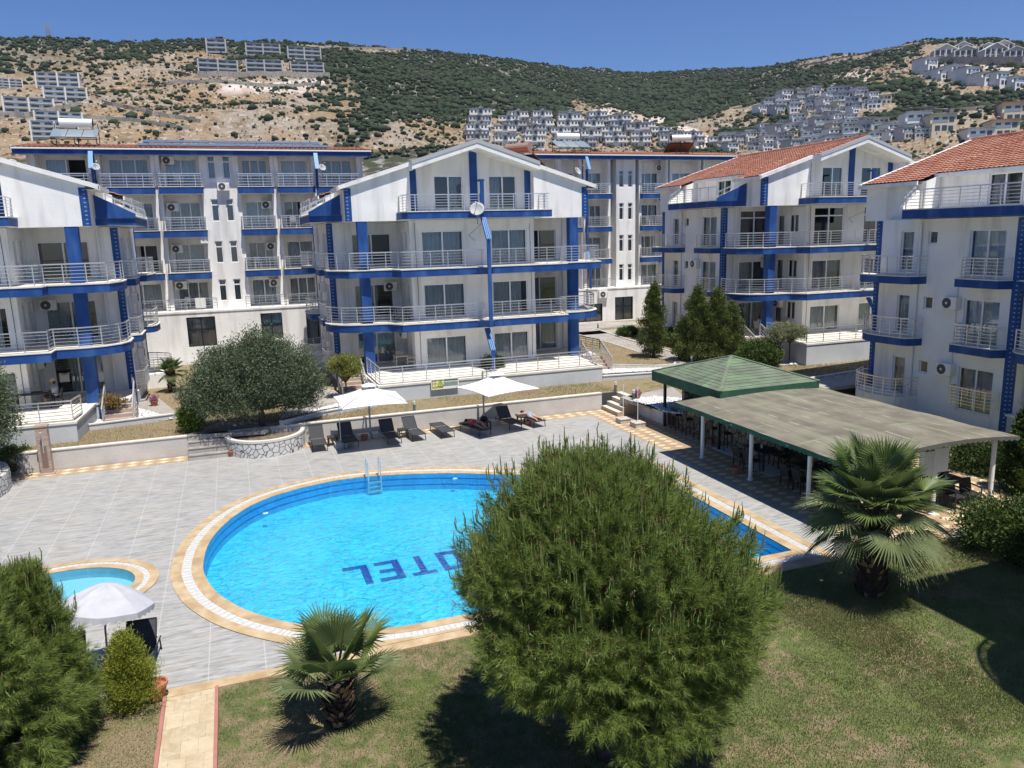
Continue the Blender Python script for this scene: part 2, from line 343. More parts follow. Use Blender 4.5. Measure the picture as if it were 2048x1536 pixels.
# swimming pool
GRATE = mat('white_overflow_grate', (0.56, 0.55, 0.52), 0.6, (0.46, 0.45, 0.42), 9)
def pool_tile(name, c1, c2, gr=(0.12, 0.5, 0.72), size=0.25):
    m, N, L = nodes_of(name); b = N['Principled BSDF']; b.inputs['Roughness'].default_value = 0.35
    v = coords(N, L); sx = N.new('ShaderNodeSeparateXYZ'); L.new(v, sx.inputs[0]); c = mix_n(N, L, noise_n(N, L, v, 1.1), c1, c2)
    e = None
    for i in (0, 1, 2):
        f = math_n(N, L, 'LESS_THAN', math_n(N, L, 'FRACT', math_n(N, L, 'DIVIDE', math_n(N, L, 'ADD', sx.outputs[i], 50.013), size)), 0.05)
        e = f if e is None else math_n(N, L, 'MAXIMUM', e, f)
    L.new(mix_n(N, L, math_n(N, L, 'MULTIPLY', e, 0.4), c, gr), b.inputs['Base Color']); return m
PT = pool_tile('pool_floor_tiles', (0.045, 0.53, 0.77), (0.06, 0.60, 0.81), (0.2,0.66,0.86)); PD = pool_tile('dark_pool_tiles', (0.004, 0.035, 0.27), (0.008, 0.05, 0.33), (0.05, 0.2, 0.5), 0.12)
PW = pool_tile('pool_wall_tiles', (0.03, 0.30, 0.62), (0.035, 0.35, 0.68))
def water_mat(name, tint, bs, dist):
    m, N, L = nodes_of(name); N.remove(N['Principled BSDF'])
    v = coords(N, L); n1 = N.new('ShaderNodeTexNoise'); n1.inputs['Scale'].default_value = 3.4; n1.inputs['Detail'].default_value = 4; n1.inputs['Distortion'].default_value = 1.6; L.new(v, n1.inputs['Vector'])
    bp = N.new('ShaderNodeBump'); bp.inputs['Strength'].default_value = bs; bp.inputs['Distance'].default_value = dist; L.new(n1.outputs[0], bp.inputs['Height'])
    t = N.new('ShaderNodeBsdfTransparent'); t.inputs[0].default_value = (*tint, 1)
    rf = N.new('ShaderNodeBsdfRefraction'); rf.inputs['IOR'].default_value = 1.08; rf.inputs['Roughness'].default_value = 0.0; rf.inputs[0].default_value = (*tint, 1); L.new(bp.outputs[0], rf.inputs['Normal'])
    a = N.new('ShaderNodeMixShader'); a.inputs[0].default_value = 0.13; L.new(t.outputs[0], a.inputs[1]); L.new(rf.outputs[0], a.inputs[2])
    g = N.new('ShaderNodeBsdfGlossy'); g.inputs['Roughness'].default_value = 0.03; L.new(bp.outputs[0], g.inputs['Normal'])
    fr = N.new('ShaderNodeFresnel'); fr.inputs[0].default_value = 1.33; L.new(bp.outputs[0], fr.inputs['Normal'])
    x = N.new('ShaderNodeMixShader'); L.new(fr.outputs[0], x.inputs[0]); L.new(a.outputs[0], x.inputs[1]); L.new(g.outputs[0], x.inputs[2])
    L.new(x.outputs[0], N['Material Output'].inputs[0]); return m
WATER = water_mat('pool_water', (0.80, 0.97, 1.0), 1.0, 0.16); WATER2 = water_mat('shallow_water', (0.9, 0.98, 1.0), 0.3, 0.02)
def pool(name, label, rim_, r1, r2, r3, depth, bands, floorm, wallm, wat, clampY=None):
    t = thing(name, label, 'swimming pool', (0, 0, 0))
    cl = (lambda P: [(p[0], max(p[1], clampY)) for p in P]) if clampY else (lambda P: P)
    mb = MB(); n = len(rim_)
    zs = [0.0]+[z for b in bands for z in b]+[-depth]
    for i in range(len(zs)-1):
        a, b = zs[i], zs[i+1]
        mb.add([(p[0], p[1], a) for p in rim_]+[(p[0], p[1], b) for p in rim_], [(k, (k+1) % n, (k+1) % n+n, k+n) for k in range(n)], 2 if i % 2 else 1)
    mb.poly([(p[0], p[1], -depth) for p in rim_], 0)
    mb.build('basin', [floorm, wallm, PD], t)
    mb = MB(); ring_band(mb, rim_, cl(r1), 0.016); mb.add([(p[0], p[1], 0.016) for p in rim_]+[(p[0], p[1], -0.02) for p in rim_], [(i, (i+1) % n, (i+1) % n+n, i+n) for i in range(n)])
    mb.build('inner_coping', TRAV, t)
    mb = MB(); ring_band(mb, cl(r1), cl(r2), 0.010)
    P, Q = cl(r1), cl(r2)
    for i in range(n):      # dark slots between the grate sections
        for k in range(max(1, int(math.dist(P[i], P[(i+1) % n])/0.13))):
            f = (k+0.5)/max(1, int(math.dist(P[i], P[(i+1) % n])/0.13)); a = Vector(P[i]).lerp(Vector(P[(i+1) % n]), f); b = Vector(Q[i]).lerp(Vector(Q[(i+1) % n]), f)
            mb.bar((*a.lerp(b, 0.04), 0.012), (*a.lerp(b, 0.96), 0.012), 0.012, 0.008, 1)
    mb.build('overflow_grate', [GRATE, CONC], t)
    mb = MB(); ring_band(mb, cl(r2), cl(r3), 0.018); mb.build('outer_coping', TRAV, t)
    mb = MB(); mb.poly([(p[0], p[1], -0.035) for p in rim_]); mb.build('water', wat, t)
    return t
pl = pool('swimming_pool', 'large blue swimming pool with letters on its floor and stone coping', rim, o1, o2, o3, 0.66, [(-0.17, -0.23), (-0.42, -0.48)], PT, PW, WATER, DY0+0.002)
PK = pool_tile('kid_pool_tiles', (0.19, 0.48, 0.58), (0.22, 0.52, 0.62), (0.3, 0.6, 0.68), 0.3)
pool('paddling_pool', 'small round pale blue paddling pool beside the large white parasol', kid, k1, k2, k3, 0.3, [], PK, pool_tile('kid_wall_tiles', (0.10, 0.32, 0.45), (0.12, 0.36, 0.5), (0.2, 0.5, 0.6), 0.2), WATER2)
# letters on the pool floor, standing on their heads for the camera
def letters():
    mb = MB(); z = -0.655; x0 = 2.40; W = 0.68; H_ = 1.42; Yt = 21.28; s = 0.19
    G = {'H': [(0, 0, s, 1), (1-s*1.4, 0, 1, 1), (0, .4, 1, .6)], 'O': [(0, 0, .28, 1), (.72, 0, 1, 1), (0, 0, 1, .18), (0, .82, 1, 1)], 'T': [(.36, 0, .64, 1), (0, .84, 1, 1)],
         'E': [(0, 0, .3, 1), (0, 0, 1, .17), (0, .42, .9, .58), (0, .83, 1, 1)], 'L': [(0, 0, .3, 1), (0, 0, 1, .17)]}
    x = x0
    for ch in 'LETOH':
        w = W*1.1
        for i, (a, b, c, d) in enumerate(G[ch]):
            # rotated half a turn: right becomes left, up becomes down
            mb.box(x+w*(1-c), Yt+H_*(1-d), z-0.02, x+w*(1-a), Yt+H_*(1-b), z+0.0006*i, 0)
        x += w+0.22
    return mb.build('floor_lettering', PD, pl)
letters()
# ------------------------------------------------------------------ building kit
def wall_holes(mb, p, U, w, z0, z1, holes, dep=0.16, room=1.3, mi=0, dark=1, top=None):
    """wall face from p along unit U; holes = [(a,b,za,zb)]; reveals, and a dark room behind. top(a)->z gives a sloping upper edge"""
    U = np.array(U, float); Nn = np.array([-U[1], U[0]]); p = np.array(p, float)
    P = lambda a, z, d=0.0: (p[0]+U[0]*a+Nn[0]*d, p[1]+U[1]*a+Nn[1]*d, z)
    xs = sorted({0.0, float(w)}|{float(h[i]) for h in holes for i in (0, 1)}); zs = sorted({float(z0), float(z1)}|{float(h[i]) for h in holes for i in (2, 3)})
    for i in range(len(xs)-1):
        for j in range(len(zs)-1):
            xm, zm = (xs[i]+xs[i+1])/2, (zs[j]+zs[j+1])/2
            if any(h[0] < xm < h[1] and h[2] < zm < h[3] for h in holes): continue
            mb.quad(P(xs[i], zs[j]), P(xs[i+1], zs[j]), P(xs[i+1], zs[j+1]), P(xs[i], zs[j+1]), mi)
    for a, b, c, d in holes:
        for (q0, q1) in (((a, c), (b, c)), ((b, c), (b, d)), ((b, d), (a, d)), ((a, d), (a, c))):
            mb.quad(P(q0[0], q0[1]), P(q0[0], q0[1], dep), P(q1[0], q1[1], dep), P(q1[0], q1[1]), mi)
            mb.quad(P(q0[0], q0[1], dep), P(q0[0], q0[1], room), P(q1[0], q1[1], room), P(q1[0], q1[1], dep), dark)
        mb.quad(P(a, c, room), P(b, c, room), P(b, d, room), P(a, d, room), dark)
def window(par, p, U, hole, panes=2, curt=1, transom=0, frame=None, gap=None, open_=None):
    """white sliding window set into a hole: frame, panes, curtain"""
    U = np.array(U, float); Nn = np.array([-U[1], U[0]]); p = np.array(p, float); a, b, c, d = hole
    P = lambda x, z, dd: (p[0]+U[0]*x+Nn[0]*dd, p[1]+U[1]*x+Nn[1]*dd, z)
    mb = MB(); fw = 0.065
    def bar(x0, z0, x1, z1, d0=0.07, d1=0.14):
        v = [P(x, z, dd) for dd in (d0, d1) for x, z in ((x0, z0), (x1, z0), (x1, z1), (x0, z1))]
        mb.add(v, [(0, 1, 2, 3), (7, 6, 5, 4), (0, 4, 5, 1), (1, 5, 6, 2), (2, 6, 7, 3), (3, 7, 4, 0)])
    e = 0.003
    bar(a+e, c+e, a+fw, d-e); bar(b-fw, c+e, b-e, d-e); bar(a+fw, c+e, b-fw, c+fw); bar(a+fw, d-fw, b-fw, d-e)
    for k in range(1, panes): x = a+(b-a)*k/panes; bar(x-fw*0.6, c+fw, x+fw*0.6, d-fw, 0.065, 0.145)
    if transom: z = d-transom; bar(a+fw, z-0.04, b-fw, z+0.04, 0.067, 0.143)
    w = mb.build('window', frame or FRAME, par)
    mb = MB(); x0 = a+fw; 
    for k in range(panes):
        xa = a+(b-a)*k/panes+0.03; xb = a+(b-a)*(k+1)/panes-0.03
        if open_ is not None and k == open_: continue
        mb.quad(P(xa, c+fw, 0.105), P(xb, c+fw, 0.105), P(xb, d-fw, 0.105), P(xa, d-fw, 0.105))
    mb.build('pane', GLASS, w)
    if curt:
        mb = MB(); n = max(8, int((b-a)/0.045)); lo, hi = gap if gap else (0.02, 0.98)
        xs = [a+(b-a)*(lo+(hi-lo)*i/n) for i in range(n+1)]
        ph = random.random()*6; vs = []
        for z in (c+0.05, d-0.03):
            for i, x in enumerate(xs): vs.append(P(x, z, 0.30+0.035*math.sin(i*1.15+ph)+0.02*math.sin(i*0.37+ph*2)))
        mb.add(vs, [(i, i+1, n+2+i, n+1+i) for i in range(n)])
        mb.build('curtain', CURT[curt-1], w)
    return w
def railing(par, pts, z, h=0.92, name='railing', bars=5, post=0.95, m=None, closed=False, topr=0.028, br=0.013, zf=None):
    """stainless balustrade along a polyline; zf(s) may raise the line for stairs"""
    mb = MB(); P = [Vector((p[0], p[1], p[2] if len(p) > 2 else z)) for p in pts]; L_ = [0]
    for i in range(len(P)-1): L_.append(L_[-1]+(P[i+1]-P[i]).length)
    T = L_[-1]; n = max(1, round(T/post))
    def pt(s):
        for i in range(len(P)-1):
            if s <= L_[i+1]+1e-6: return P[i].lerp(P[i+1], (s-L_[i])/max(1e-6, L_[i+1]-L_[i]))
        return P[-1]
    up = Vector((0, 0, 1))
    for k in range(n+1): q = pt(T*k/n); mb.bar(q, q+up*h, 0.04, 0.04)
    for i in range(len(P)-1):
        a, b = P[i], P[i+1]
        mb.bar(a+up*h, b+up*h, topr*2, topr*2)
        for j in range(bars): zz = h*(0.16+0.68*j/(bars-1)); mb.bar(a+up*zz, b+up*zz, br*2, br*2)
    return mb.build(name, m or STEEL, par)
def slab(par, poly, z0, z1, name='balcony', lip=0.03):
    mb = MB(); mb.prism(poly, z0, z1-0.05, 0, 0, 2); mb.prism(offset(ccw(poly), lip), z1-0.05, z1, 1, 1, 1)
    return mb.build(name, [BLUE, TILEW, WHITE], par)
def aircon(par, x, y, z, f=(0, -1), w=0.8, h=0.55, d=0.3):
    """outdoor unit with its fan grille, facing f"""
    F = Vector((f[0], f[1], 0)); S = Vector((-f[1], f[0], 0)); c = Vector((x, y, z)); mb = MB()
    M = Matrix((( S.x, -F.x, 0, x), (S.y, -F.y, 0, y), (0, 0, 1, z), (0, 0, 0, 1))); mb.M = M
    mb.box(-w/2, -d, 0, w/2, 0, h); mb.bar((-w*.35, -d, -0.02), (-w*.35, 0.02, -0.02), 0.03); mb.bar((w*.35, -d, -0.02), (w*.35, 0.02, -0.02), 0.03)
    for k in range(5): mb.box(w*.30, -d-0.012, h*(.2+.13*k), w*.46, -d, h*(.26+.13*k))
    a = mb.build('air_conditioner', PLASTW, par)
    mb = MB(); mb.M = M@Matrix.Translation((-w*.12, -d-0.004, h*.5))@Matrix.Rotation(R(90), 4, 'X')
    mb.lathe([(0, 0.0), (h*.40, 0.0), (h*.42, 0.012), (h*.44, 0.0)], n=16); 
    mb.build('fan_grille', mat('fan_grille_dark', (0.09, 0.09, 0.09), 0.6), a); mb = MB(); mb.M = M@Matrix.Translation((-w*.12, -d-0.012, h*.5))@Matrix.Rotation(R(90), 4, 'X'); mb.lathe([(0.0, 0.02), (h*.1, 0.018), (h*.1, 0)], n=10); mb.build('fan_hub', PLASTW, a)
    return a
def dish(par, x, y, z, az=200, r=0.27, name='satellite_dish'):
    mb = MB(); M = Matrix.Translation((x, y, z))@Matrix.Rotation(R(-az), 4, 'Z')@Matrix.Rotation(R(-58), 4, 'X'); mb.M = M
    mb.lathe([(0, 0.0), (r*.4, 0.02), (r*.75, 0.07), (r, 0.13), (r*.98, 0.12), (r*.7, 0.05), (0, -0.02)], n=20)
    d = mb.build(name, mat('dish_grey', (0.36, 0.37, 0.38), 0.6), par, smooth=True)
    mb = MB(); mb.M = M; mb.bar((0, -r*.95, 0.1), (0, -r*.3, 0.55), 0.025); mb.box(-0.04, -r*.36, 0.5, 0.04, -r*.2, 0.6); mb.M = None; mb.bar((x, y, z-0.75), (x, y, z-0.02), 0.045); mb.build('feed_arm', GREYMET, d)
    return d
def stripe_corner(par, x, y, z0, z1, sx, sy):
    """blue corner strip with rows of short white dashes; sx, sy point away from the building"""
    mb = MB(); e = 0.025; w = 0.30
    xa, xb = (x, x+sx*e); mb.box(min(x, x+sx*e), min(y+sy*e, y-sy*w), z0, max(x, x+sx*e), max(y+sy*e, y-sy*w), z1)
    mb.box(min(x, x-sx*w), min(y, y+sy*e), z0, max(x, x-sx*w), max(y, y+sy*e), z1)
    z = z0+0.08
    while z < z1-0.08:
        mb.box(x-sx*0.04, y+sy*(e+0.003), z, x-sx*0.14, y+sy*e, z+0.045, 1); mb.box(x+sx*(e+0.003), y-sy*0.04, z, x+sx*e, y-sy*0.13, z+0.045, 1); z += 0.19
    mb.build('blue_corner_strip', [BLUE, mat('dash_white', (0.22, 0.36, 0.52), 0.7)], par)
def tile_slope(mb, u0, u1, v0, v1, zf, step=0.36, wave=0.24):
    """tiled slope: rows step down from u1 (ridge) to u0 (eave); barrel ribs run down the slope"""
    nr = max(1, int(abs(u1-u0)/step)); nv = max(2, int((v1-v0)/wave*4)); us = np.linspace(u1, u0, nr+1); vs = np.linspace(v0, v1, nv+1)
    rib = 0.035*np.abs(np.sin(np.arange(nv+1)*math.pi/4))
    V = []; F = []
    for i in range(nr):
        for (u, dz) in ((us[i], 0.0), (us[i+1], 0.045)):
            V += [(u, vs[k], zf(u)+dz+rib[k]) for k in range(nv+1)]
    n1 = nv+1
    for r in range(2*nr-1):
        for k in range(nv):
            q = (r*n1+k, r*n1+k+1, (r+1)*n1+k+1, (r+1)*n1+k); F.append(q if u0 > u1 else q[::-1])
    mb.add(V, F)
LOBE_L = [(-7.8, 3.2), (-8.25, 2.7), (-8.4, 1.8), (-8.2, 0.9), (-7.6, 0.1), (-6.7, -0.32), (-5.9, -0.42), (-5.3, -0.6), (-4.95, -1.1), (-4.65, -1.5)]
def apartment(name, label, cx, cy_, dz, side, opts):
    """the villa block with the gabled attic; side = -1 when its left flank is seen, +1 for the right; x,y local: front wall at y=0"""
    t = thing(name, label, 'apartment building', (cx, cy_, dz)); T = 1.75; F2, F3, FA = 4.55, 7.5, 10.55
    X = 7.8; XA = 7.1; B = 12.6
    # ---- walls
    mb = MB(); wins = []
    def W(p, U, w, z0, z1, specs, **k):
        holes = [s[:4] for s in specs]; wall_holes(mb, p, U, w, z0, z1, holes, **k)
        for s in specs: wins.append((p, U, s[:4], s[4] if len(s) > 4 else {}))
    top_tr = opts.get('transom', False)
    fr = []
    for f, fl in enumerate((T, F2, F3)):
        h = 2.0 if f else 1.78; tr = dict(transom=0.55) if (top_tr and f == 2) else {}
        h2 = 2.45 if (top_tr and f == 2) else h; cu = 0 if (top_tr and f == 2) else 1+((f+opts.get('seed', 0)) % 3 == 2)
        fr.append((3.70-3.05, 3.70-0.62, fl+0.06, fl+h2, dict(curt=cu, **tr))); fr.append((3.70+1.05, 3.70+3.25, fl+0.06, fl+h2, dict(curt=cu, gap=(0.02, 0.85) if f == 1 else None, **tr)))
    W((-3.7, 0), (1, 0), 7.4, 0.6, 10.12, fr)
    for s in (-1, 1):
        rec = []
        for f, fl in enumerate((T, F2, F3)):
            hh = 2.4 if (top_tr and f == 2) else 1.95; d = dict(curt=0 if f == 2 else 1, gap=(0.02, 0.6) if f else (0.3, 0.98)); 
            if top_tr and f == 2: d['transom'] = 0.5
            rec.append((1.35, 3.65, fl+0.03, fl+hh, d) if s < 0 else (0.45, 2.75, fl+0.03, fl+hh, d))
        if s < 0: W((-X, 3.2), (1, 0), X-3.7, 0.6, 10.12, rec)
        else: W((3.7, 3.2), (1, 0), X-3.7, 0.6, 10.12, rec)
        rs = []
        for f, fl in enumerate((T, F2, F3)):
            rs += [(0.35, 1.05, fl+0.03, fl+2.05, dict(panes=1, curt=1)), (1.55, 2.45, fl+0.85, fl+2.05, dict(panes=2, curt=1))]
        if s < 0: W((-3.7, 3.2), (0, -1), 3.2, 0.6, 10.12, rs)
        else: W((3.7, 0), (0, 1), 3.2, 0.6, 10.12, [(3.2-b, 3.2-a, c, d, e) for a, b, c, d, e in rs])
    for s in (-1, 1):
        sp_ = []
        if s == side:
            for f, fl in enumerate((T, F2, F3)):
                z9 = 3.45+3.05*f+(0.03 if f else 0)
                sp_ += [(7.42, 7.92, z9-0.62, z9, dict(panes=1, curt=0)), (3.98, 5.72, z9-2.0, z9+0.02, dict(panes=2, curt=2 if f else 1)), (8.75, 9.5, z9-1.95, z9, dict(panes=1, curt=1))]
        if s < 0: W((-X, 11.0), (0, -1), 7.8, 0.3, 10.12, [(11-b, 11-a, c, d, e) for a, b, c, d, e in sp_])
        else: W((X, 3.2), (0, 1), 7.8, 0.3, 10.12, [(a-3.2, b-3.2, c, d, e) for a, b, c, d, e in sp_])
    wall_holes(mb, (X, 11), (-1, 0), X-4.2, 0.3, 10.12, []); wall_holes(mb, (4.2, 11), (0, 1), 1.6, 0.3, 10.12, []); wall_holes(mb, (4.2, B), (-1, 0), 8.4, 0.3, 10.12, []); wall_holes(mb, (-4.2, B), (0, -1), 1.6, 0.3, 10.12, []); wall_holes(mb, (-4.2, 11), (-1, 0), X-4.2, 0.3, 10.12, [])
    # ---- attic storey
    zr = lambda u: 14.28-0.315*abs(u-0.1)
    def slope_wall(p, U, w, zlow, ax, drop=0.10):      # front-facing wall running under the roof line
        n = 6
        for i in range(n):
            a, b = w*i/n, w*(i+1)/n; xa, xb = p[0]+U[0]*a, p[0]+U[0]*b
            mb.quad((xa, p[1], zlow), (xb, p[1], zlow), (xb, p[1], zr(xb)-drop), (xa, p[1], zr(xa)-drop), 0)
    for s in (-1, 1):
        mb.quad((s*6.2, 2.9, 10.575), (s*XA, 2.9, 10.575), (s*XA, 8.9, 10.575), (s*6.2, 8.9, 10.575), 0)
        a0, a1 = (-XA, -3.55) if s < 0 else (3.75, XA)
        slope_wall((a0, 0), (1, 0), a1-a0, 10.1, 0); slope_wall((a1, 8.9), (-1, 0), a1-a0, 10.12, 0); slope_wall((a1, B), (-1, 0), a1-a0, 10.1, 0)
        xo = s*XA; zt = zr(xo)-0.1; e = 1 if s > 0 else -1
        for v0, v1 in ((0, 2.9), (8.9, B)):
            q = [(xo, v0, 10.1), (xo, v1, 10.1), (xo, v1, zt), (xo, v0, zt)]; mb.poly(q if s > 0 else q[::-1], 0)
        for v in (2.9,):
            q = [(s*6.2, v, 10.3), (xo, v, 10.3), (xo, v, zt), (s*6.2, v, zr(s*6.2)-0.1)]; mb.poly(q, 0)
        ws = [(4.75-2.9, 6.35-2.9, 10.62, 12.05, dict(panes=2, curt=1, gap=(0.0, 0.5)))] if s == side else []
        if s < 0: W((-6.2, 8.9), (0, -1), 6.0, 10.3, zr(6.2)-0.05, [(6-b, 6-a, c, d, e_) for a, b, c, d, e_ in ws])
        else: W((6.2, 2.9), (0, 1), 6.0, 10.3, zr(6.2)-0.05, ws)
        ui = -3.55 if s < 0 else 3.75
        q = [(ui, 0, 10.1), (ui, 0.6, 10.1), (ui, 0.6, zr(ui)-.1), (ui, 0, zr(ui)-.1)]; mb.poly(q if s < 0 else q[::-1], 0)
        # underside of the overhanging wing
        for (va, vb) in ((0, 3.2), (11, B)): mb.quad((min(ui, xo), va, 10.1), (min(ui, xo), vb, 10.1), (max(ui, xo), vb, 10.1), (max(ui, xo), va, 10.1), 0)
    W((-3.55, 0.6), (1, 0), 7.3, 10.1, 12.75, [(3.55-2.05, 3.55-0.35, 10.65, 12.55, dict(curt=1, gap=(0.5, 0.98))), (3.55+1.2, 3.55+2.9, 10.65, 12.55, dict(curt=1, gap=(0.02, 0.45) if not top_tr else (0.9, 0.98)))])
    mb.poly([(-3.55, 0.6, 12.75), (3.75, 0.6, 12.75), (3.75, 0.6, zr(3.75)-.1), (0.1, 0.6, zr(0.1)-.1), (-3.55, 0.6, zr(-3.55)-.1)], 0)
    mb.poly([(-XA, B, 10.1), (-XA, B, zr(-XA)-.1), (0.1, B, zr(.1)-.1), (XA, B, zr(XA)-.1), (XA, B, 10.1)], 0)
    mb.quad((-X, 3.2, 10.11), (X, 3.2, 10.11), (X, 11, 10.11), (-X, 11, 10.11), 0)
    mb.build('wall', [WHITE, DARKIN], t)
    for p, U, h, k in wins: window(t, p, U, h, **k)
    # ---- roof
    rf = MB()
    for s in (-1, 1):
        for v0, v1, ue in ((-0.12, 2.75, 7.55), (2.75, 9.05, 6.5), (9.05, B+0.15, 7.55)):
            tile_slope(rf, s*ue+(0.1 if s < 0 else 0.1), 0.1, v0, v1, lambda u: zr(u)+0.02)
        tile_slope(rf, s*3.6+0.1, 0.1, -0.85, -0.12, lambda u: zr(u)+0.02)
    rf.tube([(0.1, -0.8, zr(0.1)+0.06), (0.1, B+.15, zr(0.1)+0.06)], 0.11, 8)
    roof = rf.build('roof', TILES, t)
    # fascias: deep white gable band, thin bands on the wings, eave boards
    gb = MB()
    for s in (-1, 1):
        ue = 0.1+s*3.7; uc = 0.1
        for (y0, y1, zt, zb) in ((-0.95, -0.72, 0.10, -0.36),):
            a = [(uc, y0, zr(uc)+zt), (ue, y0, zr(ue)+zt), (ue, y0, zr(ue)+zb), (uc, y0, zr(uc)+zb)]; b = [(p[0], y1, p[2]) for p in a]
            gb.add(a+b, [(0, 1, 2, 3), (7, 6, 5, 4), (3, 2, 6, 7), (1, 5, 6, 2)] if s < 0 else [(3, 2, 1, 0), (4, 5, 6, 7), (7, 6, 2, 3), (2, 6, 5, 1)], 0); gb.add(a+b, [(0, 4, 5, 1)], 1)
            # sloping grey flashing in front of the band
            a = [(uc, y0-0.005, zr(uc)+0.11), (ue, y0-0.005, zr(ue)+0.11), (ue, y0-0.03, zr(ue)-0.10), (uc, y0-0.03, zr(uc)-0.10)]; gb.poly(a, 1)
        gb.quad((uc, -.72, zr(uc)-.36), (ue, -.72, zr(ue)-.36), (ue, .6, zr(ue)-.36), (uc, .6, zr(uc)-.36), 0)
        gb.box(min(ue, ue-s*.12), -0.72, zr(ue)-.36, max(ue, ue-s*.12), 0.0, zr(ue)+.08, 0)
        for (ya, yb) in ((-0.2, -0.003), (B+0.003, B+0.2)):
            u0, u1 = 0.1+s*(3.7 if ya < 0 else 0), 0.1+s*7.6
            a = [(u0, ya, zr(u0)+.08), (u1, ya, zr(u1)+.08), (u1, ya, zr(u1)-.14), (u0, ya, zr(u0)-.14)]; b = [(p[0], yb, p[2]) for p in a]
            gb.add(a+b, [(0, 1, 2, 3), (7, 6, 5, 4), (3, 2, 6, 7), (0, 4, 5, 1), (1, 5, 6, 2)], 0)
        for v0, v1, ue2 in ((-0.2, 2.75, 7.6), (2.75, 9.05, 6.55), (9.05, B+.2, 7.6)):
            u = 0.1+s*ue2; gb.box(u-0.04, v0, zr(u)-.16, u+0.04, v1, zr(u)+.03, 0)
            gb.quad((u, v0, zr(u)-.15), (u, v1, zr(u)-.15), (s*(XA if ue2 > 7 else 6.2), v1, zr(u)-.12), (s*(XA if ue2 > 7 else 6.2), v0, zr(u)-.12), 0)
    gb.build('roof_fascia', [WHITE, mat('grey_flashing', (0.33, 0.34, 0.35), 0.6)], roof)
    # ---- blue features
    for u in (-3.28, 0.28, 3.62): mb = MB(); w = 0.22; mb.box(u-w, 0.52, 10.5, u+w, 0.6, zr(u)-.38 if abs(u) < 1 else zr(u)-.34); mb.build('blue_pilaster', BLUE, t)
    for s in (-1, 1): mb = MB(); mb.box(s*6.28-.27, 0.02, 0.9, s*6.28+.27, 0.52, 10.1); mb.build('blue_column', BLUE, t)
    for s in ((side,) if side else (-1, 1)):
        stripe_corner(t, s*X, 3.2, 0.7, 10.08, s, -1); stripe_corner(t, s*X, 11.0, 0.5, 10.08, s, 1)
    for s in (-1, 1): stripe_corner(t, s*XA, 0.0, 10.12, 11.85, s, -1)
    # ---- front balconies
    for f, (z0, z1) in enumerate(((4.1, F2), (7.07, F3))):
        L1 = smoothpts(LOBE_L, 4) if f == 0 else [(-7.8, 3.2), (-8.2, 2.4), (-8.2, 1.1), (-7.2, -0.25), (-5.2, -0.45), (-4.9, -0.6), (-4.6, -1.5)]
        R1 = [(-p[0], p[1]) for p in L1[::-1]]
        if f == 0: R1 = [(5.1, -1.62), (5.12, -.62), (6.4, -.66), (7.2, -.4), (7.8, .15), (8.1, .9), (8.1, 2.2), (7.8, 3.2)]
        pl_ = L1+[(5.1, -1.62)]+R1[1:] if f == 0 else L1+[(5.1, -1.62), (5.15, -.7), (7.7, -.7), (8.1, .9), (8.1, 2.2), (7.8, 3.2)]
        b = slab(t, pl_, z0, z1)
        inner = [(p[0]*0.985, p[1]+0.09) for p in pl_ if p[1] < 3.0]
        k = opts.get('split', True)
        fl = [p for p in inner if p[0] < 0]; fr_ = [p for p in inner if p[0] > 0]
        railing(b, fl+([(0.0, -1.45)]), z1); railing(b, [(0.12, -1.45)]+fr_, z1)
    if side:
        aircon(t, side*4.35, 3.18, 6.05 if dz > 0 else 6.1, (0, -1), .75, .52)
        aircon(t, side*3.72, 2.3, 3.35, (side, 0), .75, .52)
        cb = MB()
        for uu, z0_, z1_ in ((-3.4, 1.9, 10.0), (3.45, 2.0, 9.8)): cb.tube([(uu, -.02, z0_), (uu+.03, -.025, (z0_+z1_)/2), (uu-.02, -.02, z1_)], .012, 4)
        cb.tube([(0.3, -1.7, 10.2), (-.15, -1.2, 9.6), (-.3, -.03, 9.2), (.1, -.03, 8.9)], .01, 4); cb.tube([(-6.2, .02, 10.05), (-5.0, .0, 10.0), (-3.8, .0, 10.06)], .012, 4); cb.build('cable', BLACK, t)
        
        for q_ in (-1, 1): dp = MB(); dp.tube([(q_*6.9, 3.12, 1.8), (q_*6.9, 3.12, 10.05)], .045, 6); dp.build('drainpipe', PLASTW, t)
    # attic balcony
    ap = [(-4.35, 0), (-4.35, -1.15), (-4.1, -1.5), (4.2, -1.6), (4.2, 0)]
    b = slab(t, ap, 10.14, 10.56); railing(b, [(-4.2, 0.0), (-4.2, -1.1), (-3.95, -1.4), (0.0, -1.42)], 10.56, 0.85); railing(b, [(0.15, -1.42), (4.05, -1.5), (4.05, 0)], 10.56, 0.85)
    mb = MB(); mb.quad((-3.55, 0, 10.563), (3.75, 0, 10.563), (3.75, 0.6, 10.563), (-3.55, 0.6, 10.563)); mb.build('attic_floor', TILEW, t)
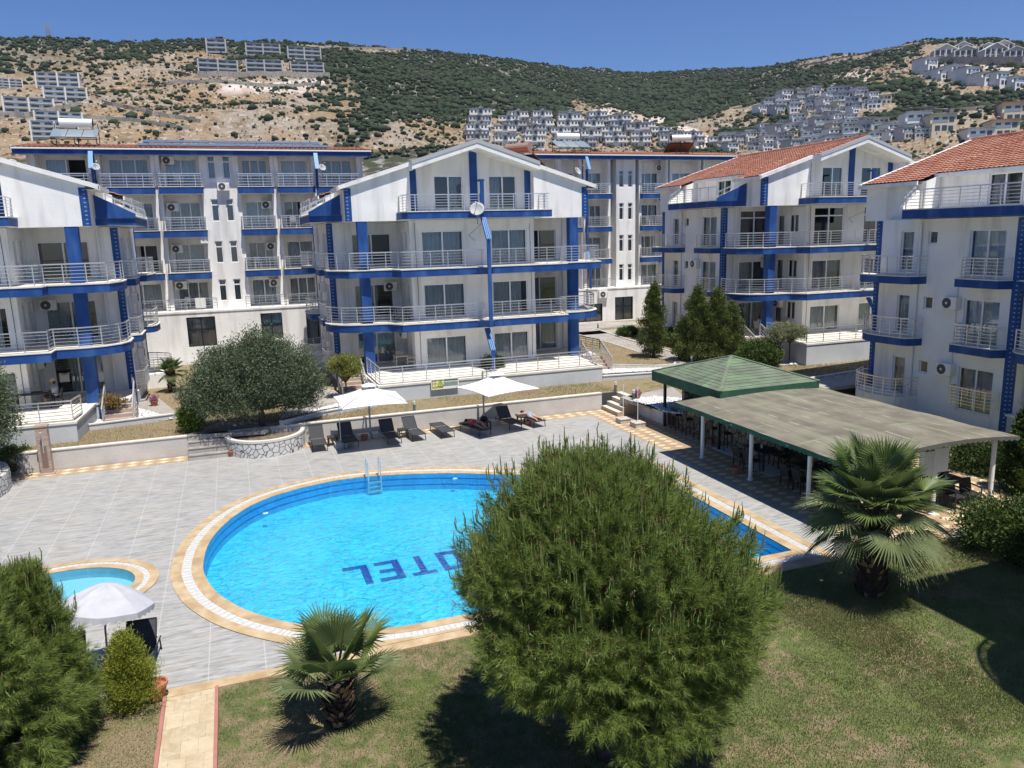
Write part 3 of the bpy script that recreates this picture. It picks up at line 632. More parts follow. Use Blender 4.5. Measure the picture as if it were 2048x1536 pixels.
    # ---- flank seen from the camera: attic terrace, balconies, windows
    for s in ((side,) if side else (-1, 1)):
        p = [(s*XA, 1.75), (s*8.8, 2.6), (s*8.8, 8.6), (s*XA, 9.2)]
        b = slab(t, p, 10.15, 10.6); railing(b, [(s*8.7, 2.75), (s*8.7, 8.5)], 10.6, 0.85)
        for (a0, a1) in (((s*8.8, 2.6), (s*7.12, 1.75)), ((s*8.8, 8.6), (s*7.12, 9.2))):
            d = Vector((a1[0]-a0[0], a1[1]-a0[1], 0)).normalized(); n_ = Vector((-d.y, d.x, 0))*0.09
            if (a0[1] < 5) == (n_.y > 0): n_ = -n_        # thickness goes outward
            A = [Vector((a0[0], a0[1], 10.5)), Vector((a1[0], a1[1], 10.5)), Vector((a1[0], a1[1], 11.62)), Vector((a0[0], a0[1], 10.72))]
            Bv = [q+n_ for q in A]; mb = MB(); mb.add(A+Bv, [(0, 1, 2, 3), (3, 2, 6, 7), (0, 3, 7, 4)], 1); mb.add(A+Bv, [(7, 6, 5, 4)], 0); mb.build('sloping_parapet', [BLUE, WHITE], b)
            railing(b, [(a0[0]-s*.05, a0[1], 10.75), (a0[0]+(a1[0]-a0[0])*.7, a0[1]+(a1[1]-a0[1])*.7, 11.3)], 0, 0.35, bars=2, post=0.5, br=0.012, topr=0.02)
        for f, z1 in enumerate((F2, F3)):
            cur = f == 0
            p = [(s*X, 3.5), (s*8.35, 3.75), (s*8.35, 5.85), (s*X, 5.9)]
            b = slab(t, p, z1-.4, z1); railing(b, [(s*(X+.02), 3.6), (s*8.27, 3.83), (s*8.27, 5.75), (s*(X+.02), 5.8)], z1, 0.88, post=0.6)
            q = [(s*X, 7.85), (s*8.55, 8.05), (s*8.75, 9.0)]+([(s*8.75, 10.2), (s*8.4, 11.0), (s*X, 11.5)] if cur else [(s*8.75, 10.9), (s*8.2, 11.4), (s*X, 11.5)])
            q2 = smoothpts(q, 3)+[(s*5.0, 12.1), (s*5.0, 11.0), (s*X, 11.0)]
            b = slab(t, q2, z1-.4, z1); railing(b, [(p_[0]-s*.08, p_[1]) for p_ in smoothpts(q, 3)], z1, 0.9, post=0.55)
        railing(t, [(s*(X+.02), 3.6), (s*8.27, 3.83), (s*8.27, 5.75), (s*(X+.02), 5.8)], T, 0.85, post=0.6)
        mb = MB(); q = smoothpts([(s*X, 7.9), (s*8.9, 8.2), (s*9.2, 9.2), (s*9.0, 10.6), (s*X, 11.4)], 4); mb.prism(q, 0.3, T-.1); mb.build('corner_step', WHITE, t)
        railing(t, q, T-.1, 0.9, post=0.6)
        mb = MB(); mb.tube([(s*(X+.06), 8.3, 0.6), (s*(X+.06), 8.3, 9.9), (s*(X-.2), 8.3, 10.1)], 0.05, 6); mb.build('drainpipe', PLASTW, t); mb = MB(); mb.tube([(s*(X+.04), 6.1, 2.0), (s*(X+.04), 6.1, 7.2)], 0.025, 5); mb.build('drainpipe', PLASTW, t)
        if side:
            for z in (6.05, 2.98): aircon(t, s*(X+.02), 6.28, z, (s, 0))
        # window sills of the small windows
    # ---- front fin of folded blue panels
    fin = MB(); w = 0.2
    def seg(a, b, wd=w, th=0.10): fin.bar(a, b, wd, th, up=(0, -1, 0))
    seg((0.07, -1.62, 10.45), (0.07, -1.62, 12.1)); fin.box(-.05, -1.67, 12.1, 0.2, -1.1, 12.2)
    seg((0.07, -1.7, 10.15), (0.07, -2.55, 9.0), .3); seg((0.07, -2.5, 4.2), (0.07, -2.5, 9.0)); seg((0.07, -1.75, 4.05), (0.07, -2.7, 2.95), .3); seg((0.07, -2.7, 1.85), (0.07, -2.7, 2.95))
    for z in (7.45, 4.5): fin.add([(-.5, -1.66, z), (.65, -1.66, z), (.12, -2.45, z), (.02, -2.45, z), (-.3, -1.66, z-.35), (.45, -1.66, z-.35), (.07, -2.2, z-.35)], [(0, 3, 2, 1), (0, 4, 6, 3), (2, 6, 5, 1), (4, 5, 6)])
    f_ = fin.build('blue_fin', BLUE, t); fin = MB()
    for dx in (-.1, .0, .1): fin.bar((0.07+dx, -1.76, 10.14), (0.07+dx, -2.62, 8.98), 0.035, .03, up=(0, -1, 0)); fin.bar((0.07+dx, -1.81, 4.04), (0.07+dx, -2.77, 2.93), 0.035, .03, up=(0, -1, 0))
    fin.build('fin_lit_rib', mat('sunlit_fin_blue', (0.13, 0.29, 0.52), 0.5), f_)  # paler blue paints in the sunlight on the fin's sloping faces
    # ---- terrace, steps
    mb = MB(); tl = [(-7.8, 3.2), (-7.8, 0.3), (-6.7, 0.1), (-6.6, -3.96), (6.15, -3.96), (6.35, 0.0), (7.8, 0.3), (7.8, 3.2)]
    mb.prism(tl, 0.4, T-.1, 0, 0); mb.prism(offset(ccw(tl), 0.04), T-.1, T, 1, 1, 1)
    te = mb.build('terrace', [mat('grey_render', (0.52, 0.54, 0.55), 0.9, (0.46, 0.475, 0.485), 0.8, bump=0.35, bscale=9, c3=(0.38, 0.39, 0.39), s3=0.6, a3=0.5), TILEW], t)
    if opts.get('front', True):
        railing(te, [(-6.5, 0.0), (-6.48, -3.84), (0, -3.84), (6.05, -3.84), (6.2, -2.6)], T, 0.9, post=1.25)
        for s in (-1, 1):
            st = MB(); n = 5
            for k in range(n): zz = T-(k+1)*0.17; st.box(s*6.75, 0.25-0.32*(k+1), 0.5, s*8.15, 0.25-0.32*k, zz, 0)
            so = st.build('steps', mat('step_stone', (0.42, 0.33, 0.27), 0.8, (0.36, 0.29, 0.24), 3), te)
            for xx in (6.8, 8.1): railing(so, [(s*xx, 0.3, T), (s*xx, -1.4, T-.9)], 0, 0.85, bars=4, post=0.8)
            railing(so, [(s*7.75, 2.6, T), (s*8.1, .3, T)], T, .85, post=.9)
    return t
def prop(par, mbx, name, m): return mbx.build(name, m, par)
bB = apartment('apartment_block', 'white and blue gabled apartment block in the middle, behind the two white parasols', 13.25, 43.0, 0.0, -1, dict(seed=0))
bA = apartment('apartment_block', 'white and blue apartment block cut off at far left, behind the shower pillar', -13.02, 41.2, 0.0, 1, dict(seed=1))
bD = apartment('apartment_block', 'white and blue gabled block with tiled roof behind the conifers and the green bar roof', 39.15, 41.7, 0.45, -1, dict(seed=2, transom=True))
bE = apartment('apartment_block', 'nearest white and blue apartment block behind the grey canopy, only its flank visible', 38.8, 20.2, -0.7, -1, dict(seed=0, front=False))
# ------------------------------------------------------------------ upper ground, paths, garden walls
G1 = 0.85
mb = MB(); mb.poly([(-90, 36.1, G1), (19.05, 36.1, G1), (19.05, 31.75, G1), (25.6, 31.75, G1), (25.6, 33.2, G1), (140, 33.2, G1), (140, 95, G1), (-90, 95, G1)])
mb.quad((25.6, 31.7, -.03), (140, 31.7, -.03), (140, 33.2, G1), (25.6, 33.2, G1)); mb.quad((25.6, 31.7, -.03), (25.6, 33.2, G1), (25.6, 31.7, G1), (25.6, 31.7, -.03)); mb.box(19.05, 31.7, -.1, 25.6, 31.75, G1)
struct('upper_lawn', mb, DRY)
def S5(pts, o=(1000, 560), s=4.5175): return [(o[0]+x/s, o[1]+y/s) for x, y in pts]
def flat(name, px, z, m, kind='structure', dz=0.02):
    mb = MB(); P = [at(x, y, z) for x, y in px]; mb.prism(ccw(P), z-0.15, z+dz, 0, 0); return tag(mb.build(name, m), kind=kind), P
_, pth = flat('garden_path', S5([(560, 400), (900, 385), (1260, 372), (1260, 402), (900, 440), (870, 450), (1140, 540), (1640, 680), (1900, 760), (2300, 850), (2300, 900), (1750, 800), (1450, 812), (1250, 812), (1000, 818), (1010, 772), (1390, 782), (1570, 770), (1580, 750), (1250, 650), (1000, 570), (665, 480), (560, 455)]), G1, PAVE)
def kerb(name, px, z, w=0.12, h=0.08, m=None):
    P = [at(x, y, z) for x, y in px]; mb = MB()
    for a, b in zip(P, P[1:]): mb.bar((*a, z+h/2), (*b, z+h/2), w, h)
    return tag(mb.build(name, m or KERB), kind='structure')
kerb('path_kerb', S5([(870, 447), (1140, 537), (1640, 677), (1760, 712)]), G1); kerb('path_kerb', S5([(1010, 770), (1390, 780), (1575, 768), (1585, 748)]), G1)
kerb('path_kerb', S5([(1250, 652), (1000, 572), (665, 482)]), G1, 0.08, 0.04)
flat('garden_path', [(1600, 763), (1760, 737), (1860, 720), (1860, 752), (1760, 765), (1640, 778)], G1, PAVE); kerb('path_kerb', [(1598, 762), (1760, 736), (1860, 719)], G1, .2, .1)
flat('garden_path', [(700, 798), (655, 775), (630, 772), (575, 812), (560, 840), (610, 825), (690, 808)], G1, PAVE)
flat('garden_path', [(245, 800), (310, 790), (352, 825), (345, 838), (262, 818), (215, 822)], G1, PAVE)
flat('garden_path', [(1240, 795), (1345, 775), (1370, 795), (1300, 812), (1262, 803)], G1, PAVE)
flat('garden_path', [(380, 868), (440, 845), (560, 845), (530, 862), (455, 868)], G1, PAVE)
mb = MB(); mb.box(-60, 57.5, G1-.2, 75, 59.5, G1+.02); struct('back_lane', mb, PAVE)
def wallrun(name, label, pts, z0, z1, w, m, cap=KERB, group=None):
    mb = MB()
    for a, b in zip(pts, pts[1:]):
        mb.bar((a[0], a[1], (z0+z1-.05)/2), (b[0], b[1], (z0+z1-.05)/2), w, z1-z0-.05)
    for a, b in zip(pts, pts[1:]): mb.bar((a[0], a[1], z1-.025), (b[0], b[1], z1-.025), w+.06, .05, 1)
    return tag(mb.build(name, [m, cap]), label, 'wall', group)
GREYR = MATS['grey_render']
RW = mat('retaining_plaster', (0.55, 0.52, 0.48), 0.9, (0.48, 0.455, 0.42), 1.2, bump=0.4, bscale=8, c3=(0.40, 0.37, 0.34), s3=0.8, a3=0.5)
CAPC = mat('coping_stone', (0.63, 0.60, 0.53), 0.7, (0.56, 0.53, 0.47), 2)
wallrun('retaining_wall', 'pale plastered retaining wall left of the steps, behind the shower pillar', [(-40, 36.1), (-2.42, 36.1)], -.1, G1+.04, .22, RW, CAPC)
wallrun('retaining_wall', 'long pale plastered retaining wall behind the row of sun loungers', [(2.3, 36.1), (17.85, 36.1)], -.1, G1+.05, .22, RW, CAPC)
wallrun('retaining_wall', 'short plastered wall hidden behind the round stone planter', [(-.72, 36.12), (2.3, 36.12)], -.1, G1+.03, .2, RW, CAPC)
wallrun('low_wall', 'low grey wall edging the white pebbles below the far left block', [(-6.75, 39.3), (-3.2, 39.95), (-2.4, 41)], .6, 1.15, .14, GREYR)
wallrun('low_wall', 'low grey wall edging the path and pebbles left of the left parasol', [at(560, 842, 1.1), at(640, 823, 1.1), at(752, 803, 1.1)], .6, 1.1, .14, GREYR)
wallrun('low_wall', 'low grey wall edging the pebbles behind the bollard near the tan steps', [at(*S5([(925, 862)])[0], 1.15), at(*S5([(1370, 832)])[0], 1.15), at(*S5([(1500, 815)])[0], 1.15)], .6, 1.15, .14, GREYR)
wallrun('planter_wall', 'white planter wall between the tan steps and the bar', [(19.12, 31.66), (19.12, 34.15)], -.1, G1+.05, .2, WHITE)
def stuff(name, px, z, m, label, cat, dz=.05):
    mb = MB(); P = ccw([at(x, y, z) for x, y in px]); mb.prism(P, z-.1, z+dz, 0, 0); return tag(mb.build(name, m), label, cat, kind='stuff')
def pebbles(name, px, z, label, n=1500):
    """loose white stones lying over a bed"""
    P = ccw([at(x, y, z) for x, y in px]); A = np.array(P); lo, hi = A.min(0), A.max(0); pts = []
    while len(pts) < n:
        q = rng.uniform(lo, hi)
        ins = False
        for i in range(len(A)):
            a, b = A[i], A[i-1]
            if (a[1] > q[1]) != (b[1] > q[1]) and q[0] < (b[0]-a[0])*(q[1]-a[1])/(b[1]-a[1])+a[0]: ins = not ins
        if ins: pts.append(q)
    pts = np.array(pts); base = np.array([(1, 0, 0), (0, 1, 0), (-1, 0, 0), (0, -1, 0), (0, 0, .8), (0, 0, -.5)], float)
    F0 = np.array([(0, 1, 4), (1, 2, 4), (2, 3, 4), (3, 0, 4), (1, 0, 5), (2, 1, 5), (3, 2, 5), (0, 3, 5)])
    s = rng.uniform(.03, .085, n); V = base[None]*s[:, None, None]*rng.uniform(.7, 1.3, (n, 6, 1)); a = rng.uniform(0, 6.3, n)
    V = np.stack([V[..., 0]*np.cos(a)[:, None]-V[..., 1]*np.sin(a)[:, None], V[..., 0]*np.sin(a)[:, None]+V[..., 1]*np.cos(a)[:, None], V[..., 2]], -1)
    V[..., 0] += pts[:, None, 0]; V[..., 1] += pts[:, None, 1]; V[..., 2] += z+.04+rng.uniform(0, .03, n)[:, None]
    F = (F0[None]+np.arange(n)[:, None, None]*6).reshape(-1, 3); mb = MB(); mb.prism(P, z-.1, z+.02, 0, 0)
    V = np.concatenate([V.reshape(-1, 3), np.array([(p[0], p[1], z+.03) for p in P])]); 
    k = n*6; F = np.concatenate([F, np.array([(k, k+i, k+i+1) for i in range(1, len(P)-1)])])
    return tag(arr_obj(name, V, F, PEBST), label, 'pebbles', kind='stuff')
PEBST = mat('white_stone', (0.70, 0.69, 0.67), 0.8, (0.58, 0.57, 0.55), 9)
pebbles('pebbles', [(175, 850), (205, 828), (262, 815), (350, 838), (345, 840), (270, 848)], G1, 'white pebbles round the small tree below the far left block')
pebbles('pebbles', [(575, 836), (690, 806), (700, 798), (750, 790), (756, 802), (640, 822)], G1, 'white pebbles under the yellow green tree left of the left parasol')
pebbles('pebbles', S5([(925, 855), (925, 815), (1250, 812), (1490, 802), (1370, 828)]), G1, 'white pebbles at the right end of the long terrace')
pebbles('pebbles', [(1262, 803), (1300, 812), (1330, 826), (1372, 830), (1372, 800), (1310, 795)], G1, 'white pebbles in the planter behind the bar posts')
pebbles('pebbles', [(1555, 733), (1560, 722), (1597, 722), (1596, 730)], G1, 'white pebbles at the wall under the umbrella shaped tree', 300)
# steps
def stairs(name, label, x0, y0, x1, y1, d, n, z1, m):
    mb = MB()
    for k in range(n):
        z = z1*(k+1)/(n)-(.0 if k < n-1 else .0); f0, f1 = k/n, (k+1)/n
        if d == 'x': mb.box(x0+(x1-x0)*f0, y0, -.1, x0+(x1-x0)*f1, y1, z-.03); mb.box(x0+(x1-x0)*f0-.02, y0-.01, z-.03, x0+(x1-x0)*f1, y1+.01, z, 1)
        else: mb.box(x0, y0+(y1-y0)*f0, -.1, x1, y0+(y1-y0)*f1, z-.03); mb.box(x0-.01, y0+(y1-y0)*f0-.02, z-.03, x1+.01, y0+(y1-y0)*f1, z, 1)
    return tag(mb.build(name, m), label, 'steps')
stairs('steps', 'tan stone steps at the right end of the retaining wall', 17.85, 34.2, 19.0, 35.95, 'x', 4, .87, [mat('tan_stone', (0.48, 0.36, 0.22), .7, (0.4, 0.29, 0.17), 2.5), CAPC])
stairs('steps', 'worn concrete steps left of the round stone planter', -2.4, 35.0, -.75, 36.35, 'y', 4, .87, [CONC, mat('worn_step_top', (0.33, 0.30, 0.26), .9, (0.22, 0.20, 0.18), 2)])
# round planter with white painted stones
def stone_wall_mat(name, stone, stone2, joint, scale, jw):
    m, N, L = nodes_of(name); b = N['Principled BSDF']; b.inputs['Roughness'].default_value = .85; v = coords(N, L)
    vo = N.new('ShaderNodeTexVoronoi'); vo.feature = 'DISTANCE_TO_EDGE'; vo.inputs['Scale'].default_value = scale; L.new(v, vo.inputs['Vector'])
    v2 = N.new('ShaderNodeTexVoronoi'); v2.inputs['Scale'].default_value = scale; L.new(v, v2.inputs['Vector'])
    c = mix_n(N, L, v2.outputs['Color'], stone, stone2); j = math_n(N, L, 'LESS_THAN', vo.outputs[0], jw)
    L.new(mix_n(N, L, j, c, joint), b.inputs['Base Color'])
    r = N.new('ShaderNodeMapRange'); r.inputs[2].default_value = jw*2; L.new(vo.outputs[0], r.inputs[0]); bp = N.new('ShaderNodeBump'); bp.inputs['Distance'].default_value = .04; L.new(r.outputs[0], bp.inputs['Height']); L.new(bp.outputs[0], b.inputs['Normal']); return m
PST = stone_wall_mat('painted_stone', (0.62, 0.61, 0.59), (0.50, 0.49, 0.47), (0.10, 0.09, 0.08), 4.2, .035)
BST = stone_wall_mat('ochre_rubble_stone', (0.42, 0.34, 0.23), (0.30, 0.25, 0.18), (0.07, 0.055, 0.04), 3.2, .05)
def round_planter():
    t = thing('stone_planter', 'round white painted stone planter holding the big olive tree', 'planter', (.85, 35.85, 0)); mb = MB()
    arc = [(1.72*math.cos(a), 1.78*math.sin(a)) for a in np.linspace(math.pi*.98, math.pi*2.02, 26)]
    inn = [(p[0]*.9, p[1]*.9) for p in arc]; hz = lambda i: .72+.06*math.sin(i*.5)
    n = len(arc); mb.add([(p[0], p[1], 0) for p in arc]+[(p[0], p[1], .66) for p in arc], [(i, i+1, i+1+n, i+n) for i in range(n-1)], 0)
    mb.add([(p[0]*1.01, p[1]*1.01, .66) for p in arc]+[(p[0]*1.01, p[1]*1.01, .76) for p in arc]+[(p[0], p[1], .76) for p in inn]+[(p[0], p[1], .5) for p in inn], [(k*n+i, k*n+i+1, (k+1)*n+i+1, (k+1)*n+i) for k in range(3) for i in range(n-1)], 1)
    mb.build('stone_ring', [PST, CAPC], t); mb = MB(); mb.poly([(p[0], p[1], .62) for p in inn]); mb.build('soil', mat('soil', (0.20, 0.16, 0.12), .95, (0.12, .09, .065), 5, bump=.6), t)
round_planter()
mb = MB(); 
for i in range(7): a0, a1 = -.35+i*.28, -.35+(i+1)*.28; mb.bar((-11.9+3.0*math.cos(a0), 33.6+3.0*math.sin(a0), .35), (-11.9+3.0*math.cos(a1), 33.6+3.0*math.sin(a1), .35), .3, .8)
tag(mb.build('stone_planter', PST), 'white stone planter rim at the left edge under the olive tree', 'planter')
# shower pillar
def shower():
    t = thing('shower_pillar', 'brown veined marble shower pillar on the paving by the wall', 'shower pillar', (-7.85, 35.62, 0)); mb = MB(); mb.box(-.22, -.16, 0, .22, .16, 2.0); mb.box(-.25, -.19, 2.0, .25, .19, 2.06); mb.box(-.3, -.3, -.02, .3, .22, .05)
    mb.build('pillar', mat('veined_marble', (0.42, 0.32, 0.26), .4, (0.30, 0.22, 0.17), 3, stretch=(1, 1, 9), c3=(.5, .42, .36), s3=1, a3=.5), t)
    mb = MB(); mb.tube([(0, -.18, .9), (0, -.19, 1.75), (0, -.32, 1.82)], .018, 6); mb.lathe([(0, 0), (.05, 0), (.06, .03), (0, .04)], (0, -.33, 1.78), 10); mb.build('shower_head', STEEL, t)
    mb = MB(); mb.box(-.11, -.175, .3, .11, -.162, 1.2); mb.build('dark_panel', mat('dark_marble', (.2, .14, .11), .4), t)
shower()
# ------------------------------------------------------------------ back blocks
def back_block(name, label, x0, x1, Y, z4, tower, bays, base_win, zt=15.5, depth=9.5, fins=(), ground=.85, acs=()):
    t = thing(name, label, 'apartment building', (x0, Y, 0)); w = x1-x0; mb = MB(); wins = []; rec = 1.25
    zt0, fl = z4, [z4, z4+2.72, z4+5.65, z4+8.6]; tops = [zt-.3]
    def W(p, U, ww, z0, z1, specs, **k):
        wall_holes(mb, p, U, ww, z0, z1, [s[:4] for s in specs], **k)
        for s in specs: wins.append((p, U, s[:4], s[4] if len(s) > 4 else {}))
    holes = []
    for bi, (a, b) in enumerate(bays):
        for f, z in enumerate(fl):
            a1, b1 = a+(b-a)*.12, b-(b-a)*.08; op = (bi*3+f*5) % 7
            holes.append((a1-x0, b1-x0, z+.05, z+1.95, dict(panes=2 if (bi+f) % 2 else 3, curt=1+(bi+f) % 2, open_=(1 if op == 1 else None), gap=(.02, .55) if op == 1 else ((.02, .98))))) 
    W((0, rec), (1, 0), w, ground, zt-.25, holes)
    wall_holes(mb, (w, rec), (0, 1), depth, ground, zt-.25, []); wall_holes(mb, (0, rec+depth), (0, -1), depth, ground, zt-.25, []); wall_holes(mb, (w, rec+depth), (-1, 0), w, ground, zt-.25, [])
    # tower with paired narrow windows
    ta, tb = tower[0]-x0, tower[1]-x0; th = []
    for z in fl:
        for c in (.27, .73): th.append(((tb-ta)*(c-.12), (tb-ta)*(c+.12), z+.55, z+2.1, dict(panes=1, transom=.4, curt=1)))
    W((ta, .1), (1, 0), tb-ta, z4-.1, zt-.25, th); wall_holes(mb, (ta, rec), (0, -1), rec-.1, z4-.1, zt-.25, []); wall_holes(mb, (tb, .1), (0, 1), rec-.1, z4-.1, zt-.25, [])
    # base storey with dark framed windows, its top is the long terrace
    W((0, -.9), (1, 0), w, ground-.3, z4-.12, [(a-x0, b-x0, c, d, dict(frame=BLACK, curt=1, transom=.9)) for a, b, c, d in base_win])
    wall_holes(mb, (w, -.9), (0, 1), rec+.9, ground-.3, z4-.12, []); wall_holes(mb, (0, rec), (0, -1), rec+.9, ground-.3, z4-.12, [])
    mb.box(-.05, -.95, z4-.12, w+.05, rec, z4, 0)
    # piers between bays
    ed = sorted(set([a for a, b in bays]+[b for a, b in bays]))
    for a, b in bays:
        for x in (a-.12, b+.12): mb.box(x-x0-.14, .12, z4, x-x0+.14, rec, zt-.25, 0)
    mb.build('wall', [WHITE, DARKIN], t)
    for p, U, h, k in wins: window(t, p, U, h, **k)
    for bi, (a, b) in enumerate(bays):
        for f, z in enumerate(fl[1:]):
            jut = .0 if bi % 2 else .18
            s = slab(t, [(a-x0-.12, -.35-jut), (b-x0+.12, -.35-jut), (b-x0+.12, rec), (a-x0-.12, rec)], z-.5, z); railing(s, [(a-x0-.05, .1), (a-x0-.05, -.28-jut), (b-x0+.05, -.28-jut), (b-x0+.05, .1)], z, .85, bars=4, br=.022, topr=.035)
        railing(t, [(a-x0-.3, -.75), (b-x0+.3, -.75)], z4, .85, bars=4, br=.02, topr=.032)
    rf = MB(); n = 3
    for (y0, z0, y1, z1_) in ((-.75, zt, 4.5, zt+.75),):
        nr = 12; nv = int(w/.3)*2; us = np.linspace(y1, y0, nr+1); xs = np.linspace(-.4, w+.4, nv+1); V = []; F = []
        zz = lambda y: z0+(z1_-z0)*(y-y0)/(y1-y0)
        for i in range(nr):
            for y, dz in ((us[i], 0), (us[i+1], .05)): V += [(xs[k], y, zz(y)+dz+(.045 if k % 2 else 0)) for k in range(nv+1)]
        for r in range(2*nr-1):
            for k in range(nv): F.append((r*(nv+1)+k, (r+1)*(nv+1)+k, (r+1)*(nv+1)+k+1, r*(nv+1)+k+1))
        rf.add(V, F)
    rf.poly([(-.4, 4.5, zt+.75), (w+.4, 4.5, zt+.75), (w+.4, rec+depth+.4, zt), (-.4, rec+depth+.4, zt)])
    for x in (0, w): rf.poly([(x, -.4, zt-.26), (x, rec+depth, zt-.26), (x, rec+depth, zt), (x, 4.5, zt+.7), (x, -.4, zt)], 1)
    r_ = rf.build('roof', [TILES, WHITE], t)
    mb = MB(); mb.box(-.35, -.68, zt-.42, w+.35, -.6, zt-.08); mb.box(-.4, -.78, zt-.08, w+.4, -.5, zt+.02, 1); mb.quad((-.35, -.6, zt-.3), (-.35, rec, zt-.3), (w+.35, rec, zt-.3), (w+.35, -.6, zt-.3), 1); mb.build('roof_fascia', [BLUE, PLASTW], r_)
    for x in fins:
        mb = MB(); u = x-x0; mb.bar((u, -.75, z4+3.5), (u, -.75, zt-1.3), .16, .2, up=(0, -1, 0)); mb.bar((u, -1.35, zt-1.35), (u, -.7, zt-.2), .28, .08, 1, up=(0, -1, 0)); mb.bar((u, -.8, z4+3.4), (u, -1.5, z4+2.1), .26, .08, 1, up=(0, -1, 0)); mb.bar((u, -1.4, z4+.1), (u, -1.4, z4+2.1), .16, .16, up=(0, -1, 0)); mb.build('blue_fin', [BLUE, MATS['sunlit_fin_blue']], t)  # sloping pieces get the paler blue, their sunlit look put into the colour
    for (x, z, dd) in acs:
        aircon(t, x-x0, rec-.05 if not dd else .05, z, (0, -1) if dd != 2 else (1, 0))
    return t
L_ = back_block('back_apartment_block', 'long flat fronted white and blue block behind the olive tree, left half', -12.1, 10.2, 60, 4.43, (-1.16, 1.0), [(-11.4, -8.3), (-7.6, -4.45), (-3.95, -1.35), (1.2, 3.4), (3.9, 6.3), (6.8, 9.6)], [(-9.6, -7.8, 1.9, 3.9), (-3.2, -1.3, 1.9, 4.0), (1.8, 3.3, 2.1, 4.0), (5.0, 6.7, 1.5, 4.0)], fins=(-7.95, 6.55), acs=[(-3.9+.5, 14.6, 0), (-3.4, 11.4, 0), (-3.4, 8.5, 0), (-3.4, 5.9, 0), (.1, 12.75, 1), (3.0, 11.5, 0), (3.1, 8.5, 0), (3.1, 5.8, 0)])
M_ = back_block('back_apartment_block', 'long flat fronted white and blue block behind the middle and right blocks', 25.4, 48.6, 66, 4.0, (34.35, 36.35), [(26.2, 28.3), (28.8, 30.6), (31.3, 33.5), (37.0, 39.6), (40.3, 43.2), (44.0, 47.6)], [(33.7, 35.6, .95, 3.1), (29.0, 32.4, .95, 2.6), (42, 44, .95, 3.1)], zt=16.0, depth=9.5, fins=(30.95, 46.6), acs=[(39.4, 14.7, 0), (39.6, 11.9, 0), (39.6, 9.0, 0), (39.6, 6.0, 0), (31.4, 11.7, 0), (31.4, 8.8, 0), (33.0-.6, 3.1, 1)])
aircon(M_, 32.4-25.4, -.92, 3.15, (0, -1), .95, .62)
# solar panels and water heaters standing on the roofs
PVM = mat('solar_cell', (0.10, 0.13, 0.18), .25, (0.15, .18, .23), 3, spec=.6)
def pv_row(x0, x1, Y, z, label):
    t = thing('solar_panel_row', label, 'solar panels', (x0, Y, z)); n = int((x1-x0)/.62)
    for i in range(n):
        a = (x1-x0)*i/n; b = a+(x1-x0)/n-.03; mb = MB(); mb.add([(a, 0, 0), (b, 0, 0), (b, .95, .26), (a, .95, .26), (a, .02, -.04), (b, .02, -.04), (b, .97, .22), (a, .97, .22)], [(0, 1, 2, 3), (7, 6, 5, 4), (0, 4, 5, 1), (2, 6, 7, 3), (1, 5, 6, 2), (3, 7, 4, 0)]); mb.build('panel', PVM, t)
    mb = MB()
    for i in range(0, n+1, 4): x = (x1-x0)*i/n; mb.bar((x, .85, -.3), (x, .85, .2), .04); mb.bar((x, 0, -.3), (x, 0, 0), .04)
    mb.bar((0, .85, .18), (x1-x0, .85, .18), .04); mb.build('stand', GREYMET, t)
pv_row(-5.0, 7.3, 62.6, 16.3, 'upper row of solar panels on the ridge of the far left roof'); pv_row(-5.2, 7.8, 61.0, 15.9, 'lower row of solar panels on the slope of the far left roof')
def heater(name, label, x, y, z, rz=0, tank=PLASTW, pan=None, n=2, w=1.0, tube=False):
    t = thing(name, label, 'solar heater', (x, y, z), R(rz), 'solar water heaters on the roofs'); mb = MB()
    W_ = n*w; 
    for i in range(n):
        a, b = -W_/2+i*w, -W_/2+(i+1)*w-.05; p = MB(); p.add([(a, -.9, .45), (b, -.9, .45), (b, .7, 1.15), (a, .7, 1.15), (a, -.87, .38), (b, -.87, .38), (b, .73, 1.08), (a, .73, 1.08)], [(0, 1, 2, 3), (7, 6, 5, 4), (0, 4, 5, 1), (2, 6, 7, 3), (1, 5, 6, 2), (3, 7, 4, 0)]); p.build('collector', pan or mat('collector_glass', (.22, .27, .30), .15, spec=.8), t)
    for x_ in (-W_/2+.1, 0, W_/2-.1): mb.bar((x_, -.85, 0), (x_, -.85, .42), .05); mb.bar((x_, .7, 0), (x_, .7, 1.5), .05); mb.bar((x_, -.85, .05), (x_, .7, .05), .05)
    mb.bar((-W_/2, -.85, .3), (W_/2, -.85, .3), .05); mb.bar((-W_/2, .7, 1.05), (W_/2, .7, 1.05), .05); mb.build('stand', BLACK, t)
    mb = MB(); mb.tube([(-W_*.3-.15, .75, 1.55), (W_*.3+.15, .75, 1.55)], .28, 16); tk = mb.build('tank', tank, t, smooth=False)
    mb = MB(); mb.tube([(W_*.3+.15, .75, 1.55), (W_*.3+.18, .75, 1.55)], .29, 16); mb.build('tank_cap', BLACK, tk)
heater('solar_water_heater', 'solar heater with white tank and three pale panels, left end of far left roof', -9.0, 61.5, 15.9, 0, n=3, w=.95)
heater('solar_water_heater', 'solar heater with white tank and flat panels above the middle block roof', 30.3, 67.2, 16.3, 0, n=3, w=1.1)
heater('solar_water_heater', 'solar heater with rusty brown panel seen from behind, right end of back roof', 41.8, 67.5, 16.2, 165, tank=PLASTW, pan=mat('rusty_panel', (.16, .08, .05), .8), n=2, w=1.3)
heater('solar_water_heater', 'copper coloured tank with steep dark tubes on the right slope of the middle block', 17.6, 46.0, 12.75, 130, tank=mat('copper_tank', (.42, .27, .2), .4, metal=.3), pan=mat('dark_tubes', (.05, .035, .03), .35), n=2, w=1.1)
